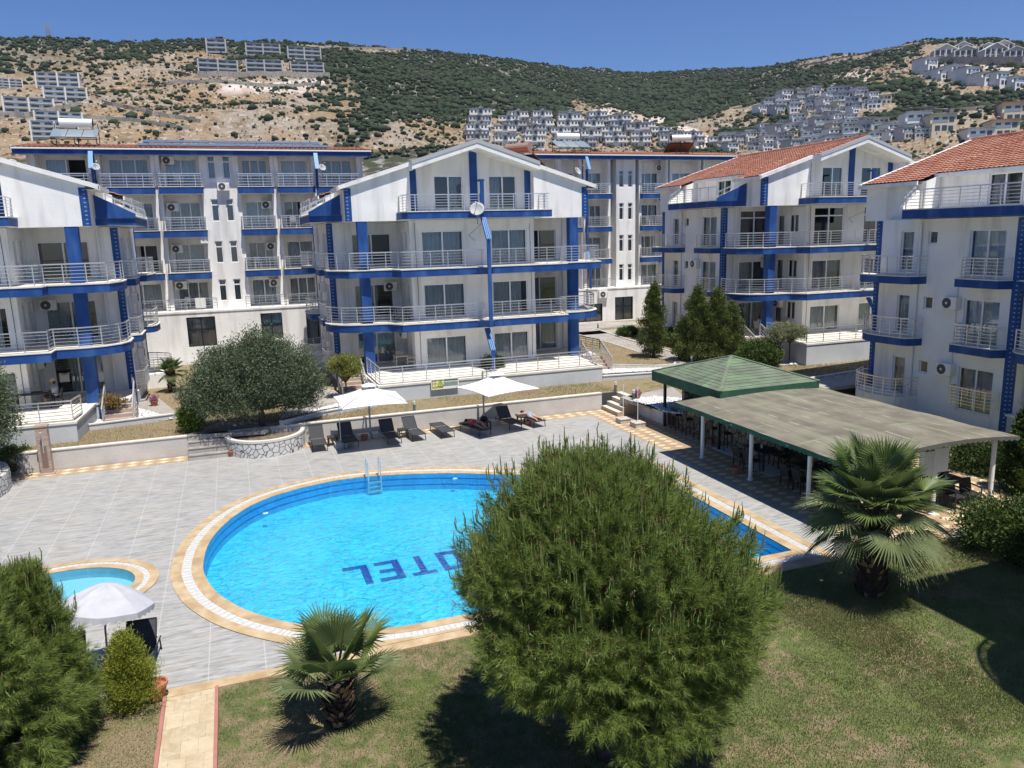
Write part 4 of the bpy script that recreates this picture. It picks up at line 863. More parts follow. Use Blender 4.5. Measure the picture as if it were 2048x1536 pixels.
heater('solar_water_heater', 'solar heater with dark panel on the roof of the far left block', -9.9, 47.0, 11.7, 150, pan=MATS['dark_tubes'], n=2, w=1.0)
# ------------------------------------------------------------------ hillside
def azof(px): d = FW+RT*(px-1024)/FPX-UP*(110-768)/FPX; return math.atan2(d[0], d[1])
SKYL = [(-400, 80), (-100, 74), (0, 72), (120, 74), (300, 75), (450, 76), (560, 74), (700, 81), (850, 92), (950, 100), (1050, 117), (1120, 129), (1200, 136), (1300, 138), (1400, 135), (1500, 131), (1600, 113), (1700, 98), (1780, 85), (1850, 72), (1950, 70), (2048, 76), (2250, 90), (2600, 110)]
RID = [(-400, 640), (0, 620), (600, 620), (850, 680), (1050, 790), (1250, 930), (1450, 880), (1700, 740), (2048, 650), (2600, 620)]
_th = np.array([azof(p) for p, _ in SKYL]); _rt = np.interp([p for p, _ in SKYL], [a for a, _ in RID], [b for _, b in RID])
def elev(px, py): d = FW+RT*(px-1024)/FPX-UP*(py-768)/FPX; return d[2]/math.hypot(d[0], d[1])
_ze = np.array([elev(px, py+7) for px, py in SKYL])*_rt+EYE
class VN:      # small value-noise field
    def __init__(s, seed): s.t = np.random.default_rng(seed).uniform(-1, 1, (256, 256))
    def __call__(s, x, y):
        xi, yi = np.floor(x).astype(int), np.floor(y).astype(int); fx, fy = x-xi, y-yi; fx, fy = fx*fx*(3-2*fx), fy*fy*(3-2*fy); g = lambda a, b: s.t[a % 256, b % 256]
        return (g(xi, yi)*(1-fx)+g(xi+1, yi)*fx)*(1-fy)+(g(xi, yi+1)*(1-fx)+g(xi+1, yi+1)*fx)*fy
VNs = [VN(i) for i in range(5)]
def fbm(x, y, s, o=4): return sum(VNs[k % 5](x/s*2**k, y/s*2**k)/2**k for k in range(o))
R0 = 88.0
def hz(X, Y):
    X, Y = np.asarray(X, float), np.asarray(Y, float); r = np.hypot(X, Y); th = np.arctan2(X, Y)
    Rr = np.interp(th, _th, _rt); Z = np.interp(th, _th, _ze); t = np.clip((r-R0)/(Rr-R0), 0, 3)
    g = np.where(t < 1, t**1.55, 1-0.55*(t-1))
    n = fbm(X, Y, 95)*7*np.minimum(1, t*2.5)*np.where(t < 1, np.clip((1-t)*5, .15, 1), .3)+fbm(X+500, Y, 22, 3)*1.3*np.minimum(1, t*3)
    return G1-.05+(Z-G1)*g+n
def at_hill(px, py):
    d = FW+RT*(px-1024)/FPX-UP*(py-768)/FPX; d = d/math.hypot(d[0], d[1]); ts = np.arange(120, 1300, 2.0)
    P = ts[:, None]*d[None]; b = (EYE+P[:, 2]) < hz(P[:, 0], P[:, 1]); i = int(np.argmax(b)) if b.any() else len(ts)-1
    return P[i, 0], P[i, 1], float(hz(P[i, 0], P[i, 1])), ts[i]
def inpoly(px, py, poly):
    px, py = np.asarray(px), np.asarray(py); r = np.zeros(px.shape, bool); n = len(poly)
    for i in range(n):
        (x1, y1), (x2, y2) = poly[i], poly[i-1]
        c = ((y1 > py) != (y2 > py)) & (px < (x2-x1)*(py-y1)/((y2-y1) or 1e-9)+x1); r ^= c
    return r
BARE = [([(-300, 150), (60, 152), (180, 122), (270, 128), (330, 112), (410, 100), (470, 118), (650, 118), (655, 150), (640, 190), (655, 240), (600, 300), (-300, 320)], .10),
        ([(820, 232), (900, 240), (930, 245), (925, 300), (830, 300), (700, 300), (740, 262)], .22), ([(640, 150), (700, 165), (730, 230), (660, 300), (600, 300)], .5), ([(-300, 85), (100, 95), (270, 92), (300, 110), (180, 122), (60, 152), (-300, 150)], .6),
        ([(1130, 190), (1150, 198), (1230, 212), (1310, 248), (1370, 262), (1440, 300), (1280, 310), (1190, 262), (1150, 225)], .05), ([(1360, 255), (1440, 220), (1525, 190), (1540, 205), (1450, 262), (1400, 285)], .06), ([(1570, 262), (1440, 262), (1520, 232), (1545, 240)], .3),
        ([(1590, 128), (1700, 104), (1850, 82), (1855, 92), (1720, 116), (1600, 140)], .12), ([(1640, 172), (1655, 152), (1760, 132), (1850, 110), (1860, 90), (2200, 95), (2200, 160), (1900, 190), (1830, 160), (1740, 168)], .14), ([(1720, 190), (1800, 190), (1795, 230), (1730, 232)], .25), ([(1800, 225), (2200, 215), (2200, 330), (1800, 320)], .3), ([(600, 90), (850, 94), (850, 104), (600, 98)], .1)]
VILL = [[(930, 236), (1290, 240), (1450, 300), (1290, 320), (930, 320)], [(1590, 180), (1765, 190), (1730, 235), (1860, 262), (1860, 320), (1430, 320), (1480, 280), (1600, 240), (1520, 232)]]
def density(px, py):
    d = np.ones(px.shape)*.92
    for p, v in BARE: d = np.where(inpoly(px, py, p), v, d)
    for p in VILL: d = np.where(inpoly(px, py, p), .10, d)
    return d
nth, nr = 460, 300
ths = np.linspace(azof(-700), azof(2750), nth); tt = np.linspace(0, 1, nr)**1.15
RR = R0+tt[None]*(1250-R0)*np.ones((nth, 1)); TH = ths[:, None]*np.ones((1, nr)); X, Y = RR*np.sin(TH), RR*np.cos(TH); Z = hz(X, Y); Z[:, 0] = G1-.4
V = np.stack([X, Y, Z], -1).reshape(-1, 3); idx = np.arange(nth*nr).reshape(nth, nr)
F = np.stack([idx[:-1, :-1], idx[:-1, 1:], idx[1:, 1:], idx[1:, :-1]], -1).reshape(-1, 4)[:, ::-1]
def hill_mat():
    m, N, L = nodes_of('dry_hillside'); b = N['Principled BSDF']; b.inputs['Roughness'].default_value = 1; b.inputs['Specular IOR Level'].default_value = .05; v = coords(N, L)
    at_ = N.new('ShaderNodeAttribute'); at_.attribute_name = 'zone'; sp_ = N.new('ShaderNodeSeparateColor'); L.new(at_.outputs['Color'], sp_.inputs[0])
    oc = mix_n(N, L, noise_n(N, L, v, .035, .38, .62, 7), (.27, .185, .105), (.27, .225, .18)); oc = mix_n(N, L, noise_n(N, L, v, .16, .5, .66, 8), oc, (.17, .125, .08)); oc = mix_n(N, L, noise_n(N, L, v, .42, .56, .66, 8, .5), oc, (.37, .34, .30)); oc = mix_n(N, L, noise_n(N, L, v, .9, .58, .68, 6), oc, (.075, .075, .045))
    fg = mix_n(N, L, noise_n(N, L, v, .22, .52, .64, 8, .6), (.055, .062, .04), (.24, .23, .21)); fg = mix_n(N, L, noise_n(N, L, v, .06, .55, .7, 6), fg, (.17, .135, .085))
    wh = mix_n(N, L, noise_n(N, L, v, .12, .4, .6, 8), (.56, .52, .48), (.42, .33, .27))
    c = mix_n(N, L, sp_.outputs[0], fg, oc); c = mix_n(N, L, sp_.outputs[1], c, wh); L.new(c, b.inputs['Base Color'])
    nb = N.new('ShaderNodeTexNoise'); nb.inputs['Scale'].default_value = .5; nb.inputs['Detail'].default_value = 9; L.new(v, nb.inputs['Vector']); bp = N.new('ShaderNodeBump'); bp.inputs['Strength'].default_value = .9; bp.inputs['Distance'].default_value = 1.4; L.new(nb.outputs[0], bp.inputs['Height']); L.new(bp.outputs[0], b.inputs['Normal']); return m
hill = tag(arr_obj('hills', V, F, hill_mat(), smooth=True), kind='structure')
px, py, _ = proj(V); jx = px+fbm(V[:, 0], V[:, 1], 30)*14; jy = py+fbm(V[:, 0]+90, V[:, 1], 30)*6; dn = density(jx, jy)
qr = inpoly(jx, jy, [(1190, 212), (1240, 208), (1310, 236), (1440, 285), (1430, 300), (1330, 285), (1240, 252), (1180, 248)]) | inpoly(jx, jy, [(430, 158), (650, 158), (660, 182), (430, 184)]) | inpoly(jx, jy, [(1640, 160), (1740, 140), (1740, 165)])| inpoly(jx, jy, [(1860, 120), (2150, 125), (2150, 140), (1860, 135)])
ca = hill.data.color_attributes.new('zone', 'FLOAT_COLOR', 'POINT')
ca.data.foreach_set('color', np.stack([np.clip((.85-dn)*2.2, 0, 1), qr*.9, dn*0, dn*0+1], -1).astype(np.float32).ravel())
def ico(sub):
    import bmesh
    bm = bmesh.new(); bmesh.ops.create_icosphere(bm, subdivisions=sub, radius=1); bm.verts.ensure_lookup_table(); v = np.array([p.co[:] for p in bm.verts]); f = np.array([[q.index for q in p.verts] for p in bm.faces]); bm.free(); return v, f
def scrub(name, n, label, cat, mats, lo=120, hi=1000, small=0, rock=False):
    r = np.sqrt(rng.uniform(lo**2, hi**2, n)); t = rng.uniform(azof(-120), azof(2170), n); x, y = r*np.sin(t), r*np.cos(t); z = hz(x, y)
    p = np.stack([x, y, z], -1); px, py, _ = proj(p); jx = px+fbm(x, y, 30)*14; jy = py+fbm(x+90, y, 30)*6
    cl = fbm(x+33, y+7, 16, 3)*.5+.5; d = density(jx, jy); Rr = np.interp(t, _th, _rt)
    keep = (rng.uniform(0, 1, n) < (np.clip((.7-d)*1.6, 0, .9)*np.clip(cl*1.6, 0, 1)) if (small and not rock) else (rng.uniform(0, 1, n) < np.clip((fbm(x+70, y-40, 45, 3)-.25)*1.6, 0, .8)) if rock else rng.uniform(0, 1, n) < np.clip(d*np.where(d > .8, .75+.6*cl, .25+1.2*cl), 0, 1)) & (py < 318) & (r < Rr+12); p = p[keep]; r = r[keep]; t = t[keep]; Rr = Rr[keep]; n = len(p); print('bushes', n)
    if small: kk = density(px, py)[:0]
    tv, tf = ico(1); nt = 10; T = []
    for i in range(nt):
        q = tv*(1+rng.uniform(-.38, .42, (len(tv), 1))); q[:, 2] = np.where(q[:, 2] < 0, q[:, 2]*.5, q[:, 2]*.85); T.append(q)
    T = np.array(T); s = rng.uniform(.5, 1.45, n)*np.where(rng.uniform(0, 1, n) < .12, 1.7, 1)*(small or 1)*np.clip(r/380, .85, 1.5)*np.clip((Rr+60-r)/160, .62, 1); a = rng.uniform(0, 6.28, n)
    V = T[rng.integers(0, nt, n)]*s[:, None, None]; c, q = np.cos(a)[:, None], np.sin(a)[:, None]
    V = np.stack([V[..., 0]*c-V[..., 1]*q, V[..., 0]*q+V[..., 1]*c, V[..., 2]], -1)+p[:, None]+np.array([0, 0, .5])
    F = (tf[None]+np.arange(n)[:, None, None]*len(tv)).reshape(-1, 3); mi = np.repeat(rng.integers(0, len(mats), n), len(tf))
    return tag(arr_obj(name, V.reshape(-1, 3), F, mats, mi), label, cat, kind='stuff')
BM = [mat('maquis_'+a, c, .95, c2, .9, bump=1, bscale=2.5, spec=.05) for a, c, c2 in (('deep', (.022, .034, .020), (.040, .056, .030)), ('olive', (.034, .046, .026), (.058, .072, .042)), ('mid', (.026, .040, .022), (.046, .062, .034)))]
scrub('hillside_scrub', 105000, 'dark green maquis scrub and low pines covering the hills', 'scrub', BM)
scrub('low_brush', 60000, 'low brownish brush and thistles on the bare slopes', 'brush', [mat('brush_'+a, c, .95, c2, .9, spec=.05) for a, c, c2 in (('brown', (.10, .085, .045), (.17, .14, .08)), ('grey', (.12, .115, .08), (.19, .175, .12)), ('green', (.05, .065, .03), (.09, .10, .05)))], small=.42)
scrub('rock_outcrops', 26000, 'pale limestone rocks showing between the scrub', 'rocks', [mat('limestone_a', (.30, .29, .27), .95, (.20, .19, .17), .8), mat('limestone_b', (.37, .34, .30), .95, (.25, .23, .20), .8)], small=.55, rock=True)
def hill_wall(label, pts, h, w=.5, m=None):
    P = []
    for (a, b) in zip(pts, pts[1:]):
        for k in range(6): P.append(at_hill(a[0]+(b[0]-a[0])*k/6, a[1]+(b[1]-a[1])*k/6)[:3])
    P.append(at_hill(*pts[-1])[:3]); mb = MB()
    for a, b in zip(P, P[1:]): mb.bar((a[0], a[1], a[2]+h/2-.6), (b[0], b[1], b[2]+h/2-.6), w, h+1.2)
    return tag(mb.build('terrace_wall', m or ROCKW), label, 'terrace wall', 'dry stone terrace walls on the slopes')
ROCKW = mat('dry_stone', (.36, .33, .29), .95, (.22, .20, .17), .9, bump=.8, c3=(.46, .43, .38), s3=2, a3=.6)
for lab, pts, h in (('stone terrace wall under the lower row of left terraced buildings', [(395, 156), (520, 156), (660, 157)], 3.2), ('second stone wall below the left terraced buildings', [(330, 172), (430, 168), (560, 176), (640, 172)], 1.8), ('long stone wall slanting down the middle of the left slope', [(205, 208), (270, 222), (340, 238), (400, 246)], 1.6), ('stone wall below the blue white blocks at far left', [(0, 236), (60, 236), (165, 214)], 2.2), ('lowest stone wall on the left slope above the long roof', [(165, 240), (260, 244), (380, 262)], 1.5), ('stone wall between the two rows of left terraced buildings', [(470, 128), (560, 128)], 2.4), ('stone terrace wall under the gabled villas at upper right', [(1860, 128), (1960, 130), (2060, 130)], 4.5), ('stone wall right of the village below the low white villas', [(1800, 222), (1900, 226), (2000, 216)], 1.6), ('stone wall at the track left of the upper pylon', [(1600, 134), (1720, 110), (1850, 88)], 1.2), ('stone wall along the ridge track at middle left', [(650, 97), (760, 99), (850, 103)], 1.2)): hill_wall(lab, pts, h)
# --- houses on the hills
HW = [mat('house_'+n, c, .85, tuple(k*.88 for k in c), .5) for n, c in (('white', (.74, .725, .69)), ('grey', (.47, .465, .46)), ('cream', (.66, .58, .42)))]
HR = mat('dark_roof', (.17, .18, .20), .8, (.26, .26, .27), .6); HRed = mat('red_roof', (.36, .13, .08), .85, (.28, .10, .07), 1.2); HG = mat('dark_window', (.05, .06, .075), .2, spec=.6); HB = mat('balcony_glass', (.25, .31, .38), .25)
def house_wide(wm, units=2):
    t = thing('hillside_house', '', 'house'); W_ = 9.6*units; b = MB(); b.box(-W_/2, 0, -2.5, W_/2, 8, 8.6); b.build('wall', wm, t)
    mb = MB(); mb.box(-W_/2-.3, -.7, 8.6, W_/2+.3, 8.3, 8.85); mb.build('roof', HR, t)
    for f in range(3):
        mb = MB(); mb.box(-W_/2+.3, -1.5, f*2.9-.15, W_/2-.3, 0, f*2.9+.05); mb.build('balcony', wm, t)
        mb = MB(); mb.box(-W_/2+.3, -1.5, f*2.9+.05, W_/2-.3, -1.42, f*2.9+.85); mb.build('balustrade', HB, t)
        for u in range(units*2): x = -W_/2+4.8*u+.9; mb = MB(); mb.box(x, -.05, f*2.9+.1, x+3.0, .02, f*2.9+2.2); mb.build('window', HG, t)
    for u in range(units+1): x = -W_/2+9.6*u; mb = MB(); mb.box(x-.35, -1.7, -3, x+.35, .1, 8.6); mb.build('side_pier', wm, t)
    return t
def house_estate(wm):
    t = thing('hillside_house', '', 'house'); mb = MB(); mb.box(-5.6, 0, -5, 5.6, 7, 5.3); mb.box(-5.8, -1.2, 2.5, -1.6, 0, 2.7); mb.box(1.6, -1.2, 2.5, 5.8, 0, 2.7); mb.box(-5.8, -1.2, 2.7, -1.6, -1.1, 3.4); mb.box(1.6, -1.2, 2.7, 5.8, -1.1, 3.4); mb.build('wall', wm, t)
    mb = MB(); mb.box(-6.0, -.3, 5.3, -1.5, 7.3, 5.5); mb.box(1.5, -.3, 5.3, 6.0, 7.3, 5.5); mb.add([(-1.6, -1, 5.4), (1.6, -1, 5.4), (0, -1, 6.6), (-1.6, 7, 5.4), (1.6, 7, 5.4), (0, 7, 6.6)], [(0, 2, 5, 3), (1, 4, 5, 2), (0, 1, 2)]); mb.build('roof', HR, t)
    for x in (-5, -3, 2.2, 4.1):
        for z in (.2, 3.0): mb = MB(); mb.box(x, -.06, z, x+1.0, .02, z+1.7); mb.build('window', HG, t)
    mb = MB(); mb.box(-1.5, -.4, .1, 1.5, 0, 2.4); mb.build('dark_porch', HR, t); mb = MB(); mb.box(-.7, -.1, 3.4, .7, .02, 5); mb.build('window', HG, t)
    return t
def house_villa(wm, roofm=None, h=5.6, w=8):
    t = thing('hillside_house', '', 'house'); mb = MB(); mb.box(-w/2, 0, -6, w/2, 8, h); mb.box(-w/2, -1.8, -6, w*.1, 0, h*.5); mb.build('wall', wm, t)
    mb = MB(); mb.box(-w/2-.3, -.5, h, w/2+.3, 8.3, h+.25); mb.build('roof', roofm or HR, t)
    for x, z in ((-w*.38, .4), (-w*.12, .4), (w*.2, .4), (-w*.38, h*.55), (-w*.05, h*.55), (w*.22, h*.55)):
        y = -1.8 if (x < w*.1 and z < 1) else 0; mb = MB(); mb.box(x, y-.05, z, x+1.5, y+.02, z+1.6); mb.build('window', HG, t)
    mb = MB(); mb.box(-w/2, -1.85, h*.5, w*.1, -1.75, h*.5+.9); mb.build('balustrade', HB, t)
    return t
def house_gable(wm):
    t = thing('hillside_house', '', 'house'); mb = MB(); mb.box(-6, 0, -5, 6, 8, 5.5); mb.add([(-6, 0, 5.5), (6, 0, 5.5), (0, 0, 8.2)], [(0, 1, 2)]); mb.build('wall', wm, t)
    mb = MB(); mb.add([(-6.6, -1, 5.3), (0, -1, 8.3), (0, 8.4, 8.3), (-6.6, 8.4, 5.3), (6.6, -1, 5.3), (6.6, 8.4, 5.3)], [(0, 1, 2, 3), (1, 4, 5, 2)]); mb.add([(-6.6, -1, 5.0), (0, -1, 8.0), (6.6, -1, 5.0), (6.6, -1, 5.35), (0, -1, 8.35), (-6.6, -1, 5.35)], [(0, 1, 4, 5), (1, 2, 3, 4)]); mb.build('roof', HW[0], t)
    for x in (-5, -2.4, .8, 3.4):
        for z in (.2, 3): mb = MB(); mb.box(x, -.08, z, x+1.7, .02, z+2.3); mb.build('window', HG, t)
    for x in (-6, -3, 0, 3, 6): mb = MB(); mb.box(x-.2, -1, -5, x+.2, -.7, 5.3); mb.build('pillar', HW[0], t)
    return t
PROTO = {}
def put_house(kind, px, py, label, wpx=None, rz=0, wi=0, units=2, width=None, group='houses on the hillside'):
    x, y, z, r = at_hill(px, py); key = (kind, wi, units); face = -math.atan2(x, y)*.6+rz+(random.uniform(-.12, .12) if kind != 'villa' else 0)
    wpx = wpx*(.82 if kind in ('gable', 'villa') else .94)
    base = {'wide': 9.6*units, 'estate': 11.2, 'villa': 8, 'gable': 12}[kind]; s = (wpx*r*1.0/FPX)/base if wpx else 1
    if key not in PROTO:
        o = {'wide': lambda: house_wide(HW[wi], units), 'estate': lambda: house_estate(HW[wi]), 'villa': lambda: house_villa(HW[min(wi, 2)], HRed if wi == 3 else None), 'gable': lambda: house_gable(HW[wi])}[kind](); PROTO[key] = o
    else: o = copy_tree(PROTO[key])
    o.location = (x, y, z); o.rotation_euler.z = face; o.scale = (s, s, s*(.8 if kind == 'wide' else random.uniform(.85, 1.2))); o['label'] = label; o['group'] = group; return o
ORD = ['leftmost', 'second from left', 'third from left', 'fourth from left', 'fifth from left', 'sixth from left', 'seventh from left', 'eighth from left', 'ninth from left', 'tenth from left', 'eleventh from left', 'twelfth from left', 'thirteenth from left', 'fourteenth from left']
ROWN = ['top row', 'second row from the top', 'third row from the top', 'fourth row from the top', 'fifth row from the top', 'sixth row from the top', 'seventh row from the top', 'eighth row from the top', 'ninth row from the top', 'tenth row from the top', 'eleventh row from the top', 'twelfth row from the top', 'lowest row']
g = 'long grey terrace buildings on the left hill'
for i, (px_, py_, w_) in enumerate(((434, 109, 34), (527, 114, 62), (609, 121, 62))): put_house('wide', px_, py_, 'grey terraced building in the upper row below the left ridge, %s' % ORD[i], w_, units=2 if i else 1, wi=1, group=g)
for i, (px_, py_, w_) in enumerate(((437, 149, 70), (530, 149, 66), (615, 149, 62))): put_house('wide', px_, py_, 'grey terraced building in the lower row below the left ridge, %s' % ORD[i], w_, units=2, wi=1, group=g)
for lab, px_, py_, w_ in (('stepped block cut by the left photo edge, above a bare slope', 20, 177, 44), ('topmost blue white double block at the far left of the slope', 118, 177, 76), ('blue white double block just below the topmost one, far left', 133, 205, 76), ('blue white double block third down, nearest the left edge', 60, 229, 86), ('blue white double block just above the left water heater', 120, 256, 84), ('blue white double block half hidden behind the left water heater', 112, 275, 84)):
    put_house('wide', px_, py_, lab, w_*.88, units=2, wi=0, group='stepped blocks on the far left slope')
EST = [(245, [962, 1033, 1088, 1143, 1197]), (254, [958, 1020, 1080, 1140, 1192, 1242]), (264, [961, 1030, 1085, 1136, 1188, 1238, 1288]), (274, [957, 1014, 1066, 1118, 1170, 1222, 1275, 1325]), (284, [962, 1020, 1075, 1128, 1180, 1232, 1285, 1338, 1390]), (294, [958, 1012, 1068, 1122, 1176, 1230, 1284, 1338, 1392, 1440])]
for k, (py_, xs) in enumerate(EST):
    for i, px_ in enumerate(xs): put_house('estate', px_+random.uniform(-4, 4), py_+random.uniform(-1.5, 1.5), 'grey roofed estate house above the middle blocks, %s, %s' % (ROWN[k], ORD[i]), random.uniform(38, 46), wi=1 if (i*3+k) % 4 == 1 else 0, group='estate houses above the middle blocks')
VR = [(190, 1608, 1720), (200, 1575, 1750), (210, 1560, 1765), (220, 1535, 1745), (230, 1525, 1715), (241, 1600, 1705), (251, 1570, 1740), (261, 1530, 1850), (271, 1500, 1870), (281, 1475, 1840), (291, 1450, 1700), (301, 1440, 1660)]
for k, (py_, xa, xb) in enumerate(VR):
    n_ = int((xb-xa)/28)+1
    for i in range(n_):
        w_ = 25 if py_ < 255 else 31; px_ = xa+(xb-xa)*i/max(1, n_-1)+random.uniform(-5, 5); wi = 2 if (i*7+k*3) % 11 == 0 else (3 if (i*5+k) % 17 == 3 and py_ > 280 else (1 if (i+k*2) % 3 == 0 else 0))
        put_house('villa', px_, py_+random.uniform(-4, 4), '%s village house on the right slope, %s, %s' % ({0: 'white', 1: 'grey', 2: 'cream', 3: 'red roofed'}[wi], ROWN[k], ORD[min(i, 13)]), w_*random.uniform(.75, 1.15), rz=random.uniform(-.5, .5), wi=wi, group='village houses on the right slope')
for i, px_ in enumerate((1890, 1930, 1990, 2030)): put_house('gable', px_, 122, 'white gabled villa on the stone terrace below the right pylon, front row, %s' % ORD[i], 42, wi=1, group='gabled villas below the pylon')
for i, px_ in enumerate((1925, 1975, 2005)): put_house('gable', px_, 110, 'white gabled villa behind the front row below the right pylon, %s' % ORD[i], 36, wi=1, group='gabled villas below the pylon')
for i, (px_, py_) in enumerate(((1862, 145), (1888, 160), (1915, 157), (1945, 163), (1975, 168), (2005, 174), (2036, 178))): put_house('villa', px_, py_, 'low white villa on the bare slope at upper right, %s' % ORD[i], 34, wi=0, rz=.5, group='low white villas at upper right')
for i, (px_, py_, wi) in enumerate(((1835, 262, 0), (1885, 268, 2), (2030, 246, 3), (2010, 275, 3), (1960, 292, 0))): put_house('villa', px_, py_, ['wide white house right of the village', 'cream three storey house right of the village', 'red roofed house at the right photo edge, upper', 'red roofed house at the right photo edge, lower', 'small white house between the two right hand roofs'][i], 50, wi=wi, group='houses at the right edge of the slope')
def pylon(label, px, py, h, w):
    x, y, z, r = at_hill(px, py); t = tag(None or bpy.data.objects.new('power_pylon', None), label, 'pylon', 'pylons on the ridge'); COL.objects.link(t); t.location = (x, y, z-1); mb = MB(); b = .16
    f = lambda q: w*(1-q)**1.2/2+.35
    for sx in (-1, 1):
        for sy_ in (-1, 1):
            P = [(sx*f(q), sy_*f(q), h*q) for q in np.linspace(0, 1, 7)]
            for a, c in zip(P, P[1:]): mb.bar(a, c, b)
    for i in range(6):
        q0, q1 = i/6, (i+1)/6
        for s in (-1, 1): mb.bar((-f(q0), s*f(q0), h*q0), (f(q1), s*f(q1), h*q1), b*.7); mb.bar((f(q0), s*f(q0), h*q0), (-f(q1), s*f(q1), h*q1), b*.7)
    mb.build('tower', GREYMET, t); mb = MB()
    for q, l in ((.72, w*.75), (.84, w*.95), (.95, w*.6)): mb.bar((-l, 0, h*q), (l, 0, h*q), b*1.3); mb.bar((-l, 0, h*q), (0, 0, h*q+1.2), b*.8); mb.bar((l, 0, h*q), (0, 0, h*q+1.2), b*.8)
    mb.build('cross_arm', GREYMET, t); return t
pylon('tall lattice power pylon on the right ridge', 1899, 74, 16, 4.5); pylon('power pylon at far left on the ridge', 97, 77, 10, 3); pylon('mast on the ridge above the left terraced buildings', 465, 80, 15, 1.2); pylon('thin mast on the low saddle of the ridge', 1257, 142, 9, .6)
# ------------------------------------------------------------------ plants
def leafmat(name, c1, c2, tr=0.25, rough=.6, scale=3.0):
    m, N, L = nodes_of(name); b = N['Principled BSDF']; b.inputs['Roughness'].default_value = rough; b.inputs['Specular IOR Level'].default_value = .25; v = coords(N, L)
    c = mix_n(N, L, noise_n(N, L, v, scale, .3, .7, 3), c1, c2)
    gi = N.new('ShaderNodeNewGeometry'); c = mix_n(N, L, math_n(N, L, 'MULTIPLY', gi.outputs['Random Per Island'], .5), c, c2)
    L.new(c, b.inputs['Base Color']); t = N.new('ShaderNodeBsdfTranslucent'); L.new(c, t.inputs[0]); x = N.new('ShaderNodeMixShader'); x.inputs[0].default_value = tr
    L.new(b.outputs[0], x.inputs[1]); L.new(t.outputs[0], x.inputs[2]); L.new(x.outputs[0], N['Material Output'].inputs[0]); return m
NEED = leafmat('pine_needles', (.095, .140, .030), (.205, .26, .062), .3); CAND = leafmat('pine_candles', (.11, .17, .04), (.18, .24, .07), .2); CTIP = mat('candle_tip', (.22, .13, .07), .8)
OLV = leafmat('olive_leaves', (.065, .090, .042), (.13, .16, .09), .15, scale=2); CYP = leafmat('cypress_foliage', (.050, .085, .016), (.14, .165, .045), .2); GOLD = leafmat('golden_foliage', (.13, .18, .022), (.30, .32, .045), .3)
PALM = leafmat('palm_leaf', (.11, .165, .045), (.20, .255, .09), .32, .42); PALMD = leafmat('palm_leaf_pale', (.14, .18, .075), (.22, .25, .12), .3, .5); CIT = leafmat('citrus_leaves', (.16, .19, .04), (.26, .27, .07), .35); DRKL = leafmat('dark_shrub_leaves', (.020, .042, .010), (.05, .085, .020), .2); HEDG = leafmat('hedge_leaves', (.032, .060, .012), (.08, .12, .025), .25); LIME = leafmat('fresh_leaves', (.09, .16, .02), (.17, .25, .04), .4); GREYL = leafmat('grey_green_leaves', (.15, .17, .08), (.24, .25, .13), .3)
def unit(n): v = rng.normal(size=(n, 3)); return v/np.linalg.norm(v, axis=1)[:, None]
def orth(d):
    u = np.where(np.abs(d[:, 2:3]) < .9, np.array([[0, 0, 1.]]), np.array([[1., 0, 0]])); x = np.cross(d, u); x /= np.linalg.norm(x, axis=1)[:, None]; return x, np.cross(d, x)
def leaves(P, D, L_, Wd, up=None):
    """diamond shaped leaves at P pointing along D"""
    n = len(P); x, y = orth(D); a = rng.uniform(0, 6.28, n)[:, None]; x = x*np.cos(a)+y*np.sin(a); L_ = np.broadcast_to(L_, n)[:, None]; Wd = np.broadcast_to(Wd, n)[:, None]
    V = np.stack([P, P+D*L_*.45+x*Wd/2, P+D*L_, P+D*L_*.45-x*Wd/2], 1).reshape(-1, 3); return V, np.arange(n*4).reshape(-1, 4)
def trunk_obj(par, pts, rs, m=BARK, n=9, name='trunk'): mb = MB(); mb.tube(pts, rs, n); return mb.build(name, m, par, smooth=True)
